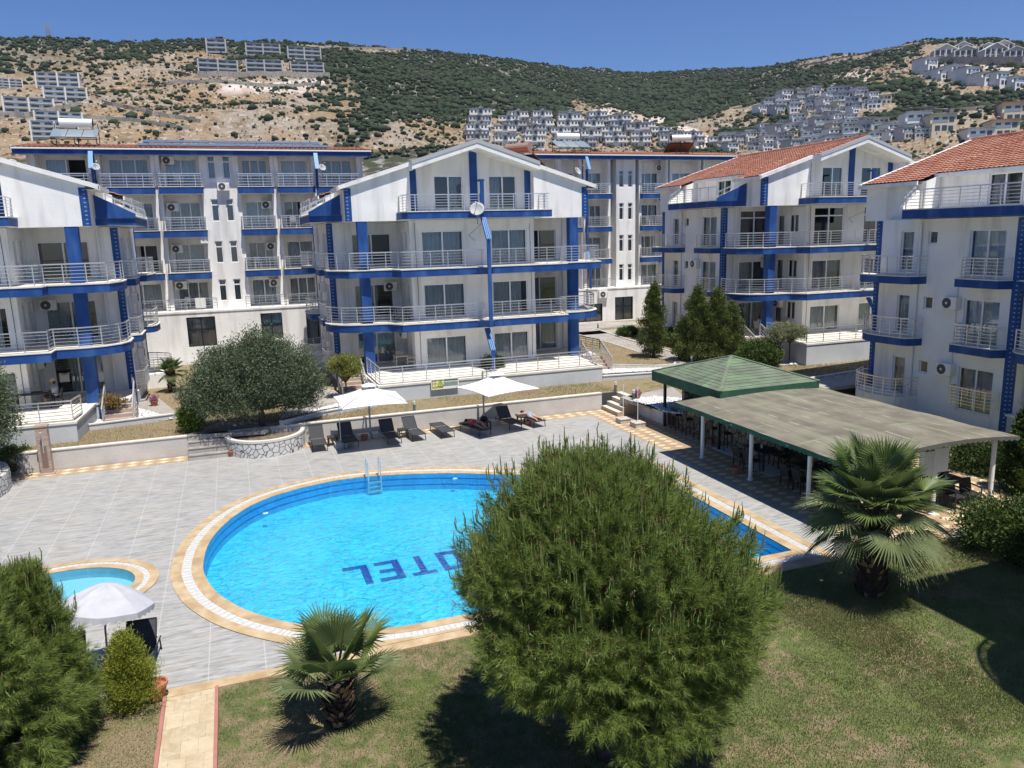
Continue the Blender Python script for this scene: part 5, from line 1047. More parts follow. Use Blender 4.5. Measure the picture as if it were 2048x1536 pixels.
def pine(name, label, loc, h, prof, nsh, cand=.3, needles=70, seed=1, lean=(0, 0), z0=0.0, minz=-9):
    """prof(z01)->radius of the crown; shoots sit on lumpy boughs near its surface"""
    g = np.random.default_rng(seed); t = thing(name, label, 'tree', loc); mb = MB()
    trunk_obj(t, [(lean[0]*.8, 0, -.1), (lean[0]*.7, .05, h*.25), (lean[0]*.5, lean[1]*.5, h*.55), (lean[0], lean[1], h*.9)], [.17, .14, .09, .03])
    # bough centres: Fibonacci over the crown
    C = []; 
    nb = 170
    for i in range(nb):
        q = (i+.5)/nb; a = i*2.39996+g.uniform(-.3, .3); r = prof(q)*(1+.12*math.sin(a*3+q*7)+.06*math.sin(a*5-q*11))*(g.uniform(.72, .95) if i % 4 else g.uniform(.35, .7)); C.append((lean[0]*q+r*math.cos(a), lean[1]*q+r*math.sin(a), z0+q*(h-z0)))
    C = np.array(C)
    bm_ = MB()
    for c in C[::3]: bm_.tube([(lean[0]*c[2]/h*.8, lean[1]*c[2]/h*.8, c[2]*.72), ((c[0]*.5), c[1]*.5, c[2]*.83), tuple(c*np.array([.93, .93, .97]))], [.035, .025, .01], 5)
    bm_.build('branch', BARK, t)
    ns = nsh; ci = g.integers(0, nb, ns); u = g.normal(size=(ns, 3)); u /= np.linalg.norm(u, axis=1)[:, None]; rad = np.clip(prof(.5)*.235, .16, 1.0)*g.uniform(.55, 1.0, ns)[:, None]
    P = C[ci]+u*rad*np.array([1, 1, .8]); ax = np.array([lean[0], lean[1], 0]); outw = P-np.stack([ax[0]*P[:, 2]/h, ax[1]*P[:, 2]/h, h*.42+0*P[:, 2]], 1); outw /= np.linalg.norm(outw, axis=1)[:, None]
    D = outw*.8+u*.45+np.array([0, 0, .32]); D /= np.linalg.norm(D, axis=1)[:, None]
    k = needles; L_ = g.uniform(.20, .34, ns); tpos = g.uniform(0, 1, (ns, k)); x, y = orth(D); a = g.uniform(0, 6.28, (ns, k)); sp_ = .45+.65*(1-tpos)
    nd = D[:, None]*np.cos(sp_)[..., None]+(x[:, None]*np.cos(a)[..., None]+y[:, None]*np.sin(a)[..., None])*np.sin(sp_)[..., None]; nd[..., 2] -= .10*g.uniform(0, 1, (ns, k))
    base = P[:, None]+D[:, None]*(tpos*L_[:, None])[..., None]; nl = g.uniform(.11, .20, (ns, k))[..., None]
    side = np.cross(nd, g.normal(size=nd.shape)); side /= np.linalg.norm(side, axis=-1, keepdims=True)
    V = np.stack([base-side*.0046, base+side*.0046, base+nd*nl], 2).reshape(-1, 3)
    ok = np.repeat((V.reshape(-1, 3, 3)[:, 0, 2] > minz), 3); V = V[ok]; F = np.arange(len(V)).reshape(-1, 3); crown = arr_obj('crown', V, F, NEED, None, t)
    # candles: upright new shoots
    top = np.where((P[:, 2] > h*(.30+.25*g.uniform(0, 1, ns))) & (outw[:, 2] > .02) & (g.uniform(0, 1, ns) < cand))[0]; cm = MB()
    for i in top:
        b = P[i]+D[i]*L_[i]*.9; m_ = 1 if g.uniform() < .55 else g.integers(2, 5)
        for j in range(m_):
            o = np.array([g.uniform(-.05, .05), g.uniform(-.05, .05), 0])*(m_ > 1); l = g.uniform(.12, .36)*(1 if P[i, 2] > h*.6 else .6); tip = b+o*1.6+np.array([outw[i, 0]*.04, outw[i, 1]*.04, l]); midp = b+o*1.5+(tip-b)*.3
            l *= 1.0; cm.tube([tuple(b), tuple(midp), tuple(b+(tip-b)*.75+o), tuple(tip)], [.006, .011, .010, .005], 5, 0)
            if g.uniform() < .5: cm.tube([tuple(tip-np.array([0, 0, .01])), tuple(tip+np.array([0, 0, .05]))], [.009, .004], 4, 1)
    cm.build('shoot_candles', [CAND, CTIP], t)['kind'] = 'stuff'
    return t
bx, by = at(1205, 1522)
cprof = lambda q: 2.36*(max(0.0, 1-abs((q-.36)/.44)**2.1))**.5 if q < .36 else 2.36*(max(0.0, 1-abs((q-.36)/.655)**1.9))**.6
pine('pine_tree', 'big round pine with upright shoots in front of the pool', (bx+.52, by+.1, 0), 5.08, cprof, 10000, .32, 60, 3, lean=(-.5, .3), z0=1.5, minz=1.2)
pine('pine_tree', 'dark pine cut off by the left edge of the photo', (-5.0, 14.3, 0), 5.0, lambda q: 2.0*(max(.0, 1-q))**.62 if q > .25 else 2.0*(.55+q), 4600, .12, 66, 5, lean=(-.2, 0))
pine('pine_tree', 'slender young pine hiding the edge of the paddling pool', (-4.05, 15.5, 0), 3.3, lambda q: .95*(max(.0, 1-q))**.6 if q > .2 else .95*(.5+q), 2000, .2, 66, 9)
# ---- broadleaf crowns made of many small leaves round branch ends
def leafy(name, label, cat, loc, lobes, n, mat_, L_=.13, W_=.05, trunk=None, seed=1, drop=0.0, stems=True, shell=.55, tr=.1, group=None, upb=.3):
    g = np.random.default_rng(seed); t = thing(name, label, cat, loc, group=group); lob = np.array(lobes, float); vol = lob[:, 3]*lob[:, 4]*lob[:, 5]; nc = max(10, n//55)
    li = g.choice(len(lob), nc, p=vol/vol.sum()); u = g.normal(size=(nc, 3)); u /= np.linalg.norm(u, axis=1)[:, None]; rr = g.uniform(shell, 1, nc)[:, None]
    C = lob[li, :3]+u*lob[li, 3:6]*rr; ci = g.integers(0, nc, n); cl = np.clip(lob[li, 3:6].mean(1)*.22, .05, .32)[ci][:, None]
    P = C[ci]+g.normal(size=(n, 3))*cl*.62; D = g.normal(size=(n, 3))*.7+u[ci]*.6+np.array([0, 0, upb-drop]); D /= np.linalg.norm(D, axis=1)[:, None]
    V, F = leaves(P, D, L_*g.uniform(.7, 1.3, n), W_*g.uniform(.7, 1.2, n)); arr_obj('crown' if trunk else 'foliage', V, F, mat_, None, t)
    if trunk:
        h, r = trunk; trunk_obj(t, [(0, 0, -.1), (.03, .02, h*.5), (0, 0, h)], [r, r*.8, r*.7])
    if stems:
        bm_ = MB(); h0 = trunk[0]*.8 if trunk else 0
        for k in range(min(nc, 46)): c = C[k]; bm_.tube([(0, 0, h0), tuple(np.array([c[0]*.45, c[1]*.45, h0+(c[2]-h0)*.55])), tuple(c)], [tr*.35, tr*.2, .012], 5)
        bm_.build('branch', BARK, t)
    return t
ox, oy = at(525, 862, .62)
leafy('olive_tree', 'large grey green olive tree standing in the round stone planter', 'tree', (ox, oy, .62), [(-.35, 0, 2.75, 2.3, 1.9, 1.5), (1.2, .3, 2.4, 1.8, 1.6, 1.5), (-1.9, .3, 2.0, 1.6, 1.4, 1.2), (.2, .2, 3.5, 1.4, 1.2, 1.2), (-1.0, -.4, 1.7, 1.8, 1.4, .9), (1.9, 0, 1.8, 1.3, 1.2, .9), (-1.6, .2, 3.0, 1.2, 1.1, 1.0)], 125000, OLV, .115, .042, (1.3, .17), 11, tr=.22, shell=.35)
leafy('olive_tree', 'grey green olive tree cut off by the left edge, over the stone planter', 'tree', (-10.3, 34.6, .4), [(0, 0, 3.3, 1.9, 1.8, 1.4), (.3, -.2, 2.2, 1.7, 1.5, 1.0), (-.8, 0, 4.0, 1.3, 1.2, 1.0), (.2, 0, 4.1, 1.3, 1.1, .8)], 80000, OLV, .12, .044, (1.4, .15), 12, tr=.2, shell=.35)
def conif(name, label, px, py, ptop, w, n, m, seed, cat='tree', z=G1, L_=.10, W_=.06, wig=.55, base=.2, g_=None):
    """upright feathery conifer: overlapping sprays on a ragged cone"""
    x, y = at(px, py, z); h = atY(px, ptop, y)[2]-z; g = np.random.default_rng(seed); t = thing(name, label, cat, (x, y, z), group=g_); nc = n//45
    q = np.floor(g.uniform(0, 1, nc)**.8*9+g.uniform(0, .6, nc))/9.4; a = g.uniform(0, 6.28, nc); rr = w*(1-q)**.75*g.uniform(.35, 1.08, nc)*(1+wig*np.sin(a*3+q*17))*np.where(q < .12, .55+q*3, 1)
    C = np.stack([rr*np.cos(a), rr*np.sin(a), base+(h-base)*q], 1); ci = g.integers(0, nc, n); P = C[ci]+g.normal(size=(n, 3))*np.array([.11, .11, .15])*(w/1.2)**.5
    o = C[ci]*np.array([1, 1, 0]); o /= np.linalg.norm(o, axis=1)[:, None]+1e-6; D = o*.6+g.normal(size=(n, 3))*.45+np.array([0, 0, .75]); D /= np.linalg.norm(D, axis=1)[:, None]
    V, F = leaves(P, D, L_*g.uniform(.7, 1.4, n), W_*g.uniform(.7, 1.3, n)); arr_obj('crown', V, F, m, None, t); trunk_obj(t, [(0, 0, -.1), (0, 0, h*.5), (.02, 0, h*.85)], [.11, .07, .02], n=7)
    bm_ = MB()
    for c in C[:40]: bm_.tube([(0, 0, c[2]*.85), tuple(c)], [.02, .006], 4)
    bm_.build('branch', BARK, t); return t
conif('cypress_tree', 'narrow ragged cypress standing by the grey garden path', 1307, 715, 568, .95, 22000, CYP, 21, base=.45)
conif('conifer_tree', 'tall conifer in front of the right block, left one of the clump', 1393, 722, 575, 1.25, 26000, CYP, 22)
conif('conifer_tree', 'conifer in front of the right block, middle one of the clump', 1432, 724, 580, 1.15, 24000, CYP, 23)
conif('conifer_tree', 'shorter conifer at the right side of the clump, near the steps', 1462, 722, 604, .95, 16000, CYP, 24)
conif('conifer_tree', 'low conifer at the left foot of the clump', 1365, 722, 640, .75, 12000, CYP, 27)
conif('conifer_tree', 'green conifer at the right edge behind the canopy corner', 2046, 985, 812, .75, 16000, HEDG, 25, z=0)
conif('golden_conifer', 'small golden green conifer next to the terracotta pot by the path', 263, 1412, 1272, .60, 30000, GOLD, 26, z=0, L_=.06, W_=.016, wig=.35, base=.05, cat='shrub')
for lab, px_, py_, r_, hh, n_, m_, z_, L2 in (('yellow green shrub left of the olive tree, over the grass strip', 385, 862, .55, 1.5, 6000, LIME, G1, .12), ('rounded glossy shrub behind the green bar roof', 1517, 733, 1.25, 1.5, 12000, HEDG, G1, .13), ('dark clipped bush at the right edge, half in shade', 2040, 1105, 1.6, 1.35, 20000, HEDG, 0, .10), ('dark bush behind the canopy corner at right', 1965, 940, 1.2, 1.2, 9000, DRKL, 0, .10), ('dark bush at the right edge below the conifer', 2046, 985, .7, 1.1, 8000, DRKL, 0, .10), ('dark shrub under the left olive tree by the wall', 22, 945, .8, 1.1, 7000, HEDG, 0, .10), ('small dark shrub under the blue fin at the long terrace', 985, 765, .65, 1.6, 9000, DRKL, G1, .10), ('low shrub at the foot of the left pine', 150, 1400, .45, .6, 3500, HEDG, 0, .08), ('low green plants beside the grey garden path', 1255, 672, .9, .7, 4500, DRKL, G1, .12), ('bush between the cypress and the conifer clump', 1345, 690, .9, 1.2, 7000, DRKL, G1, .13)):
    x, y = at(px_, py_, z_); leafy('shrub', lab, 'shrub', (x, y, z_), [(0, 0, hh*.5, r_, r_, hh*.52), (r_*.3, -.1, hh*.62, r_*.7, r_*.7, hh*.4)], n_, m_, L2, L2*.55, None, hash(lab) % 99 if False else px_+py_, shell=.6, stems=False)
x, y = at(693, 795, G1); leafy('citrus_tree', 'small yellow green citrus tree on white pebbles by the steps', 'tree', (x, y, G1), [(0, 0, 1.75, .82, .8, .6), (.35, 0, 1.5, .6, .6, .5), (-.3, 0, 2.0, .5, .5, .4)], 9000, CIT, .10, .05, (1.0, .05), 31, tr=.09, shell=.3)
x, y = at(229, 842, G1); leafy('small_tree', 'thin reddish small tree in the pebble bed at left', 'tree', (x, y, G1), [(0, 0, 1.0, .7, .6, .28)], 2200, leafmat('reddish_leaves', (.20, .14, .05), (.28, .2, .07), .3), .09, .05, (.6, .03), 32, tr=.07, shell=.2)
for sx_, lab in ((1559, 'umbrella shaped grey green tree before the terrace of the right block, left one'), (1578, 'umbrella shaped grey green tree before the terrace of the right block, right one')):
    x, y = at(sx_, 724, G1+.2); leafy('weeping_tree', lab, 'tree', (x, y, G1), [(0, 0, 2.15, .95, .8, .45), (.3 if sx_ > 1565 else -.4, 0, 1.95, .8, .7, .4)], 6500, GREYL, .16, .03, (1.7, .05), sx_, drop=.9, tr=.09, shell=.4)
# ---- fan palms
def palm(name, label, loc, th, tr, nf, R_, seed, stub=True, lmat=(PALM, PALMD), petl=(.55, .9), droop=125):
    g = np.random.default_rng(seed); t = thing(name, label, 'palm', loc); mb = MB()
    mb.tube([(0, 0, -.1), (.02, 0, th*.5), (0, 0, th)], [tr*.95, tr, tr*.8], 12)
    ns = 16
    for i in range(ns*int(4+th*5)):        # old leaf bases standing off the trunk
        z = th*((i/ns)//1)/int(4+th*5)+g.uniform(0, .05); a = i*2.39996; rr = tr*.85; d = np.array([math.cos(a), math.sin(a), 0]); b = d*rr+np.array([0, 0, z]); l = g.uniform(.10, .2)*(1+.4*(z > th*.8)); tip = b+d*l*.7+np.array([0, 0, l*.8]); s = np.array([-d[1], d[0], 0])*.05
        mb.add([tuple(b-s), tuple(b+s), tuple(tip+s*.6), tuple(tip-s*.6), tuple(b-s+d*.03-np.array([0, 0, .03])), tuple(b+s+d*.03-np.array([0, 0, .03]))], [(0, 1, 2, 3), (4, 3, 2, 5), (0, 3, 4), (1, 5, 2)], 1 if g.uniform() < .3 else 0)
    mb.build('trunk', [mat('palm_trunk_dark', (.075, .05, .035), .95, (.03, .022, .017), 12), mat('palm_stub_pale', (.33, .21, .13), .9, (.22, .14, .09), 8)], t)
    for i in range(nf):
        q = i/nf; el = R(84-droop*q**1.15)+g.uniform(-.1, .1); a = i*2.39996+g.uniform(-.2, .2); d = np.array([math.cos(a)*math.cos(el), math.sin(a)*math.cos(el), math.sin(el)]); L0 = g.uniform(*petl)*(.75 if q < .12 else 1)
        p0 = np.array([0, 0, th]); hub = p0+d*L0+np.array([0, 0, -.12*q]); up = np.array([-math.cos(a)*math.sin(el), -math.sin(a)*math.sin(el), math.cos(el)]); s = np.cross(d, up)
        f = MB(); f.tube([tuple(p0), tuple(p0+d*L0*.6+up*.03), tuple(hub)], [.03, .018, .012], 5); nl = 44; Rf = R_*g.uniform(.85, 1.1)*(1 if q > .08 else .8); fold = g.uniform(.25, .5); spread = R(118) if q > .1 else R(60)
        dr = .10+.35*q
        for j in range(nl):
            b = -spread+2*spread*j/(nl-1); l = Rf*(1-.35*abs(b/spread)**2)*g.uniform(.92, 1.05); ld = d*math.cos(b)+s*math.sin(b)+up*(fold*abs(math.sin(b))*.6); ld = ld/np.linalg.norm(ld); sd = s*math.cos(b)-d*math.sin(b); w = .017*Rf/.9+.005; m1 = hub+ld*l*.55; e = hub+ld*l+np.array([0, 0, -dr*l*l*.6*g.uniform(.6, 1.4)])+s*g.uniform(-.03, .03)
            f.add([tuple(hub), tuple(m1-sd*w+up*.012), tuple(m1-up*.012), tuple(m1+sd*w+up*.012), tuple(e)], [(0, 1, 2), (0, 2, 3), (1, 4, 2), (2, 4, 3)])
        f.build('frond', lmat[1] if (q > .55 and g.uniform() < .6) else lmat[0], t)
    return t
palm('fan_palm', 'small fan palm with stubby trunk on the lawn left of the big pine', (1.25, 14.05, 0), .82, .25, 15, .92, 41, petl=(.7, 1.0), droop=78)
palm('fan_palm', 'large fan palm on the lawn in front of the canopy', (14.75, 14.35, 0), 2.3, .36, 52, 1.0, 42, petl=(.75, 1.25), droop=132)
x, y = at(345, 783, G1); palm('fan_palm', 'small fan palm on dry grass between the left blocks', (x, y, G1), 1.2, .18, 18, .62, 43, petl=(.3, .5))
# ---- loose grass so the lawn edges are not razor clean
def tufts(name, n, regions, hgt, label, m):
    P = []
    while sum(len(p) for p in P) < n:
        x0, y0, x1, y1, z = regions[rng.integers(0, len(regions))]; k = 4000; P.append(np.stack([rng.uniform(x0, x1, k), rng.uniform(y0, y1, k), np.full(k, z)], 1))
    P = np.concatenate(P)[:n]; px, py, dd = proj(P); c = fbm(P[:, 0], P[:, 1], 2.2, 4); k = (px > -60) & (px < 2100) & (py < 1600) & (c+rng.uniform(-.9, .9, n) > -.6); P = P[k]; n = len(P)
    D = unit(n)*np.array([.5, .5, 0])+np.array([0, 0, 1]); D /= np.linalg.norm(D, axis=1)[:, None]; x, _ = orth(D); l = rng.uniform(.5, 1.3, n)[:, None]*hgt; w = .006+hgt*.05
    V = np.stack([P-x*w, P+x*w, P+D*l], 1).reshape(-1, 3); return tag(arr_obj(name, V, np.arange(3*n).reshape(-1, 3), m), label, 'grass', kind='stuff')
GRS = leafmat('grass_blades', (.13, .17, .045), (.30, .28, .13), .35, scale=1.2)
tufts('grass', 420000, [(-6, 9, 4, 16.2, -.03), (2, 8.5, 14, 16.2, -.03), (2, 8.5, 14, 16.2, -.03), (12, 9, 20, 16.0, -.03), (19, 13, 24, 16, -.03)], .05, 'short patchy lawn grass in front of the pool', GRS)
tufts('grass', 60000, [(-9, 36.3, 6, 40, G1), (2, 36.3, 19, 39, G1), (-6, 41, 4, 56, G1), (20, 38.5, 34, 60, G1), (25, 33.5, 40, 40, G1)], .10, 'dry grass and weeds on the upper beds', leafmat('dry_blades', (.16, .16, .05), (.33, .25, .12), .3, scale=1))
# ------------------------------------------------------------------ poolside furniture
FAB = mat('parasol_canvas', (.80, .79, .75), .85, (.76, .75, .71), 1.5); MESHF = mat('lounger_mesh', (.055, .058, .065), .8, (.035, .037, .042), 30); DPL = mat('dark_resin', (.035, .035, .038), .55); PARW = mat('concrete_weight', (.55, .54, .51), .85, (.45, .44, .42), 4)
def parasol(label, base, c, half, z, rz):
    """cantilever parasol: mast behind, square canopy held out over the loungers"""
    t = thing('parasol', label, 'parasol', (base[0], base[1], 0)); dx, dy = c[0]-base[0], c[1]-base[1]; mb = MB(); a = R(rz); ca, sa = math.cos(a), math.sin(a); rt = lambda x, y, zz: (dx+x*ca-y*sa, dy+x*sa+y*ca, zz)
    zt = z+.62; cor = [rt(sx*half, sy_*half, z) for sx, sy_ in ((-1, -1), (1, -1), (1, 1), (-1, 1))]; n = 8; V = []; F = []
    ring = []
    for k in range(4):
        for j in range(n): p, q = cor[k], cor[(k+1) % 4]; f = j/n; sag = .05*math.sin(math.pi*f); ring.append((p[0]+(q[0]-p[0])*f-(p[0]+(q[0]-p[0])*f-dx)*sag*.5, p[1]+(q[1]-p[1])*f-(p[1]+(q[1]-p[1])*f-dy)*sag*.5, z+sag*.9))
    N_ = len(ring); rows = 5
    for r_ in range(rows+1):
        f = r_/rows*.84
        for p in ring: zz = p[2]+(zt-p[2])*f-.10*math.sin(math.pi*min(1, f/.84))*.5; V.append((p[0]+(dx-p[0])*f, p[1]+(dy-p[1])*f, zz))
    for r_ in range(rows):
        for k in range(N_): F.append((r_*N_+k, r_*N_+(k+1) % N_, (r_+1)*N_+(k+1) % N_, (r_+1)*N_+k))
    F.append(tuple(rows*N_+k for k in range(N_))); mb.add(V, F); mb.add([(p[0], p[1], p[2]) for p in ring]+[(p[0], p[1], p[2]-.03) for p in ring], [(k+N_, (k+1) % N_+N_, (k+1) % N_, k) for k in range(N_)])
    cn = mb.build('canopy', FAB, t)
    mb = MB(); q = .30; mb.add([rt(-q, -q, zt+.02), rt(q, -q, zt+.02), rt(q, q, zt+.02), rt(-q, q, zt+.02), (dx, dy, zt+.16)], [(0, 1, 4), (1, 2, 4), (2, 3, 4), (3, 0, 4)]); mb.build('vent_cap', FAB, cn)
    mb = MB()
    for p in cor: mb.bar((dx, dy, zt-.08), (p[0], p[1], p[2]+.02), .022)
    mb.build('rib', GREYMET, cn)
    mb = MB(); mb.tube([(0, 0, 0), (0, 0, z+.55)], .045, 8); mb.bar((0, 0, z+.5), (dx, dy, zt+.2), .05); mb.bar((0, 0, 1.1), (dx*.35, dy*.35, z+.75), .035); mb.build('mast', GREYMET, t)
    for k, (sx, sy_) in enumerate(((-.36, 0), (.36, .05))): mb = MB(); mb.box(sx-.32, sy_-.28, 0, sx+.32, sy_+.28, .16); mb.box(sx-.29, sy_-.25, .16, sx+.29, sy_+.25, .20); mb.build('base_weight', PARW, t)
    return t
parasol('square cream cantilever parasol at left, over three loungers', (5.55, 35.55), (5.35, 33.95), 1.42, 2.15, 0)
parasol('square cream cantilever parasol at right, turned corner forward, over sunbathers', (11.15, 35.5), (11.35, 33.9), 1.42, 2.15, 14)
def round_parasol():
    t = thing('parasol', 'round white scalloped parasol beside the paddling pool', 'parasol', (-3.25, 17.42, 0)); n = 64; z = 1.72; Rr = .95; V = []; F = []; tx, ty = .0, 0
    for r_ in range(7):
        f = r_/6
        for k in range(n): a = 2*math.pi*k/n; rib = abs(math.sin(a*4)); r = Rr*f*(1-.05*rib*f); V.append((tx+r*math.cos(a), ty+r*math.sin(a), z+.46*(1-f**1.5)-.05*rib*f*(1-f)*2))
    for k in range(n): a = 2*math.pi*k/n; rib = abs(math.sin(a*4)); sc_ = .10+.05*abs(math.sin(a*16)); V.append((Rr*1.01*(1-.05*rib)*math.cos(a), Rr*1.01*(1-.05*rib)*math.sin(a), z-sc_))
    for r_ in range(7):
        for k in range(n): F.append((r_*n+k, (r_+1)*n+k, (r_+1)*n+(k+1) % n, r_*n+(k+1) % n))
    M_ = Matrix.Rotation(R(9), 4, 'Y')@Matrix.Rotation(R(-7), 4, 'X'); mb = MB(); mb.M = Matrix.Translation((0, 0, 1.0))@M_@Matrix.Translation((0, 0, -1.0)); mb.add(V, F); c = mb.build('canopy', mat('white_canvas', (.45, .45, .48), .85, (.40, .40, .43), 4), t, smooth=False)
    mb = MB(); mb.tube([(0, 0, 0), (.05, .0, 1.2), (.17, .1, 2.14)], .022, 8); mb.lathe([(.04, 0), (.035, .55), (.0, .56)], n=10); mb.build('pole', GREYMET, t); mb = MB(); mb.lathe([(0, 0), (.28, 0), (.28, .07), (.05, .11), (0, .11)], n=20); mb.build('base', DPL, t); return t
round_parasol()
def lounger(back=38):
    t = thing('sun_lounger', '', 'sun lounger', (0, 0, 0), group='dark sun loungers on the pool deck'); L_ = 1.9; w = .31; sp_ = 1.22; a = R(back); mb = MB(); h = .33
    mb.tube([(-w, 0, h), (-w, sp_, h)], .018, 6); mb.tube([(w, 0, h), (w, sp_, h)], .018, 6); mb.tube([(-w, 0, h), (w, 0, h)], .018, 6)
    bt = (sp_+.68*math.cos(a), h+.68*math.sin(a)); 
    for s in (-1, 1): mb.tube([(s*w, sp_, h), (s*w, bt[0], bt[1])], .018, 6)
    mb.tube([(-w, bt[0], bt[1]), (w, bt[0], bt[1])], .018, 6)
    if back > 5: mb.tube([(-w*.8, sp_+.4*math.cos(a), h+.4*math.sin(a)), (-w*.8, sp_+.6, h-.05)], .01, 5); mb.tube([(w*.8, sp_+.4*math.cos(a), h+.4*math.sin(a)), (w*.8, sp_+.6, h-.05)], .01, 5)
    for s in (-1, 1): mb.tube([(s*w, sp_, h), (s*w, L_-.02, h-.05)], .016, 6)
    mb.build('frame', BLACK, t)
    for s in (-1, 1):
        for y in (.12, 1.72): l = MB(); l.tube([(s*w, y, h-.02), (s*(w+.01), y+.03*(1 if y > 1 else -1), .0)], .017, 6); l.build('leg', BLACK, t)
    mb = MB(); mb.add([(-w+.015, .02, h+.01), (w-.015, .02, h+.01), (w-.015, sp_, h-.015), (-w+.015, sp_, h-.015)], [(0, 1, 2, 3)]); mb.build('seat', MESHF, t)
    mb = MB(); mb.add([(-w+.015, sp_, h), (w-.015, sp_, h), (w-.015, bt[0], bt[1]), (-w+.015, bt[0], bt[1])], [(0, 1, 2, 3)]); mb.build('backrest', MESHF, t); return t
lg = lounger(50); lg.location = (3.05, 33.95, 0); lg['label'] = 'dark lounger at the left end of the row, nearest the round planter'
for x, y, rz, lab in ((4.42, 33.9, 3, 'dark lounger left of the left parasol mast'), (6.35, 33.75, 4, 'dark lounger right of the left parasol mast'), (7.5, 33.8, 6, 'grey lounger right of the side table, just outside the left parasol shadow'), (12.25, 33.85, 6, 'dark raised lounger under the right parasol, left of the second sunbather')): copy_tree(lg, (x, y, 0), R(rz), lab)
lf = lounger(1); lf.location = (8.85, 33.75, 0); lf.rotation_euler.z = R(4); lf['label'] = 'empty lounger lying flat between the two parasols'
copy_tree(lf, (10.55, 33.35, 0), R(16), 'flat lounger under the right parasol carrying the person in red'); copy_tree(lf, (13.45, 33.75, 0), R(10), 'flat lounger at the right end carrying the person in grey shorts')
copy_tree(lg, (-2.72, 16.62, 0), R(-4), 'near lounger behind the golden conifer by the paddling pool'); copy_tree(lg, (-3.95, 16.55, 0), R(4), 'near lounger half hidden by the young pine')
def side_table(loc, label, rz=0):
    t = thing('side_table', label, 'side table', loc, R(rz), 'dark side tables between the loungers'); mb = MB(); mb.box(-.23, -.23, .36, .23, .23, .41); mb.build('table_top', DPL, t)
    for sx in (-1, 1):
        for sy_ in (-1, 1): l = MB(); l.bar((sx*.19, sy_*.19, .36), (sx*.2, sy_*.2, 0), .05); l.build('leg', DPL, t)
side_table((3.72, 34.95, 0), 'dark side table right of the leftmost lounger'); side_table((6.95, 34.9, 0), 'dark side table between the two loungers right of the left mast'); side_table((12.95, 34.85, 0), 'dark side table between the raised lounger and the second sunbather', 8); side_table((10.95, 34.7, 0), 'dark side table with a bag on it beside the person in red', 5)
mb = MB(); mb.lathe([(0, 0), (.17, .02), (.2, .1), (.14, .2), (.05, .25), (0, .25)], n=14, sy=.7); mb.tube([(-.1, 0, .18), (-.05, .02, .36), (.06, .02, .36), (.1, 0, .18)], .012, 6); tag(mb.build('bag', BLACK, loc=(10.9, 34.7, .41), smooth=True), 'black bag on the side table beside the person in red', 'bag')
def pole_base(loc, label, h=1.75, wood=(.34, .29, .24)):
    t = thing('umbrella_stand', label, 'umbrella stand', loc, R(random.uniform(-8, 8)), 'parasol bases with bare poles'); mb = MB(); mb.box(-.27, -.27, 0, .27, .27, .2); mb.box(-.29, -.29, .2, .29, .29, .23); mb.build('weight', mat('stone_clad_base', wood, .85, tuple(k*.75 for k in wood), 5), t); mb = MB(); mb.tube([(0, 0, .2), (0, 0, h)], .016, 8); mb.build('pole', PLASTW, t)
pole_base((4.02, 34.45, 0), 'pale parasol base with bare white pole between the two leftmost loungers', 2.35, (.5, .46, .4)); pole_base((17.5, 32.95, 0), 'brown parasol base with bare pole near the tan steps, rear one', 1.9); pole_base((17.75, 31.95, 0), 'brown parasol base with bare pole near the planter wall, front one', 1.95)
def pot(loc, label, r=.17, plant=None):
    t = thing('flower_pot', label, 'flower pot', loc); mb = MB(); mb.lathe([(r*.65, 0), (r*.95, r*1.25), (r*1.05, r*1.3), (r*1.05, r*1.5), (r*.88, r*1.5), (r*.85, r*1.2), (0, r*1.2)], n=18); mb.build('pot', TERRAC, t)
    if plant:
        n = 500; g = rng; P = g.normal(size=(n, 3))*np.array([r*.6, r*.6, r*.45])+np.array([0, 0, r*2.0]); D = unit(n)+np.array([0, 0, .6]); D /= np.linalg.norm(D, axis=1)[:, None]; V, F = leaves(P, D, .07, .04); arr_obj('flowers', V, F, plant, None, t)
PINK = leafmat('pink_flowers', (.45, .10, .28), (.25, .2, .12), .3)
pot((5.2, 35.2, 0), 'terracotta pot at the foot of the left parasol'); pot((13.15, 34.55, 0), 'terracotta pot under the side table by the second sunbather', .16); pot((-2.22, 16.25, 0), 'terracotta pot at the head of the tan path, beside the golden conifer', .24); pot((-.62, 35.0, 0), 'terracotta pot between the worn steps and the round planter')
x, y = at(1472, 946); pot((x, y, 0), 'terracotta pot beside the second white canopy column'); x, y = at(1423, 888); pot((x, y, 0), 'terracotta pot at the end of the bar stools'); x, y = at(309, 812, G1); pot((x, y, G1), 'terracotta pot with pink flowers at the foot of the left steps', .2, PINK); x, y = at(1275, 798, G1); pot((x, y, G1), 'terracotta pot with red flowers beside the bollard at the tan steps', .15, PINK)
def bollard(px, py, z, label):
    x, y = at(px, py, z); t = thing('bollard_lamp', label, 'bollard lamp', (x, y, z), group='small garden bollard lamps'); mb = MB(); mb.lathe([(.07, 0), (.07, .36), (0, .36)], n=12); mb.build('post', mat('anthracite', (.10, .11, .12), .6), t); mb = MB(); mb.lathe([(.062, .36), (.062, .47), (.075, .48), (.07, .52), (0, .53)], n=12); mb.build('lamp_head', mat('frosted_lamp', (.6, .6, .58), .4), t)
bollard(829, 823, G1, 'bollard lamp on the dry grass behind the lounger row'); bollard(1231, 783, G1, 'bollard lamp at the left of the tan steps'); bollard(1267, 800, G1, 'bollard lamp on the corner of the white planter wall'); bollard(1196, 657, G1, 'bollard lamp at the start of the grey garden path'); bollard(1383, 728, G1, 'bollard lamp at the kerb behind the green bar roof')
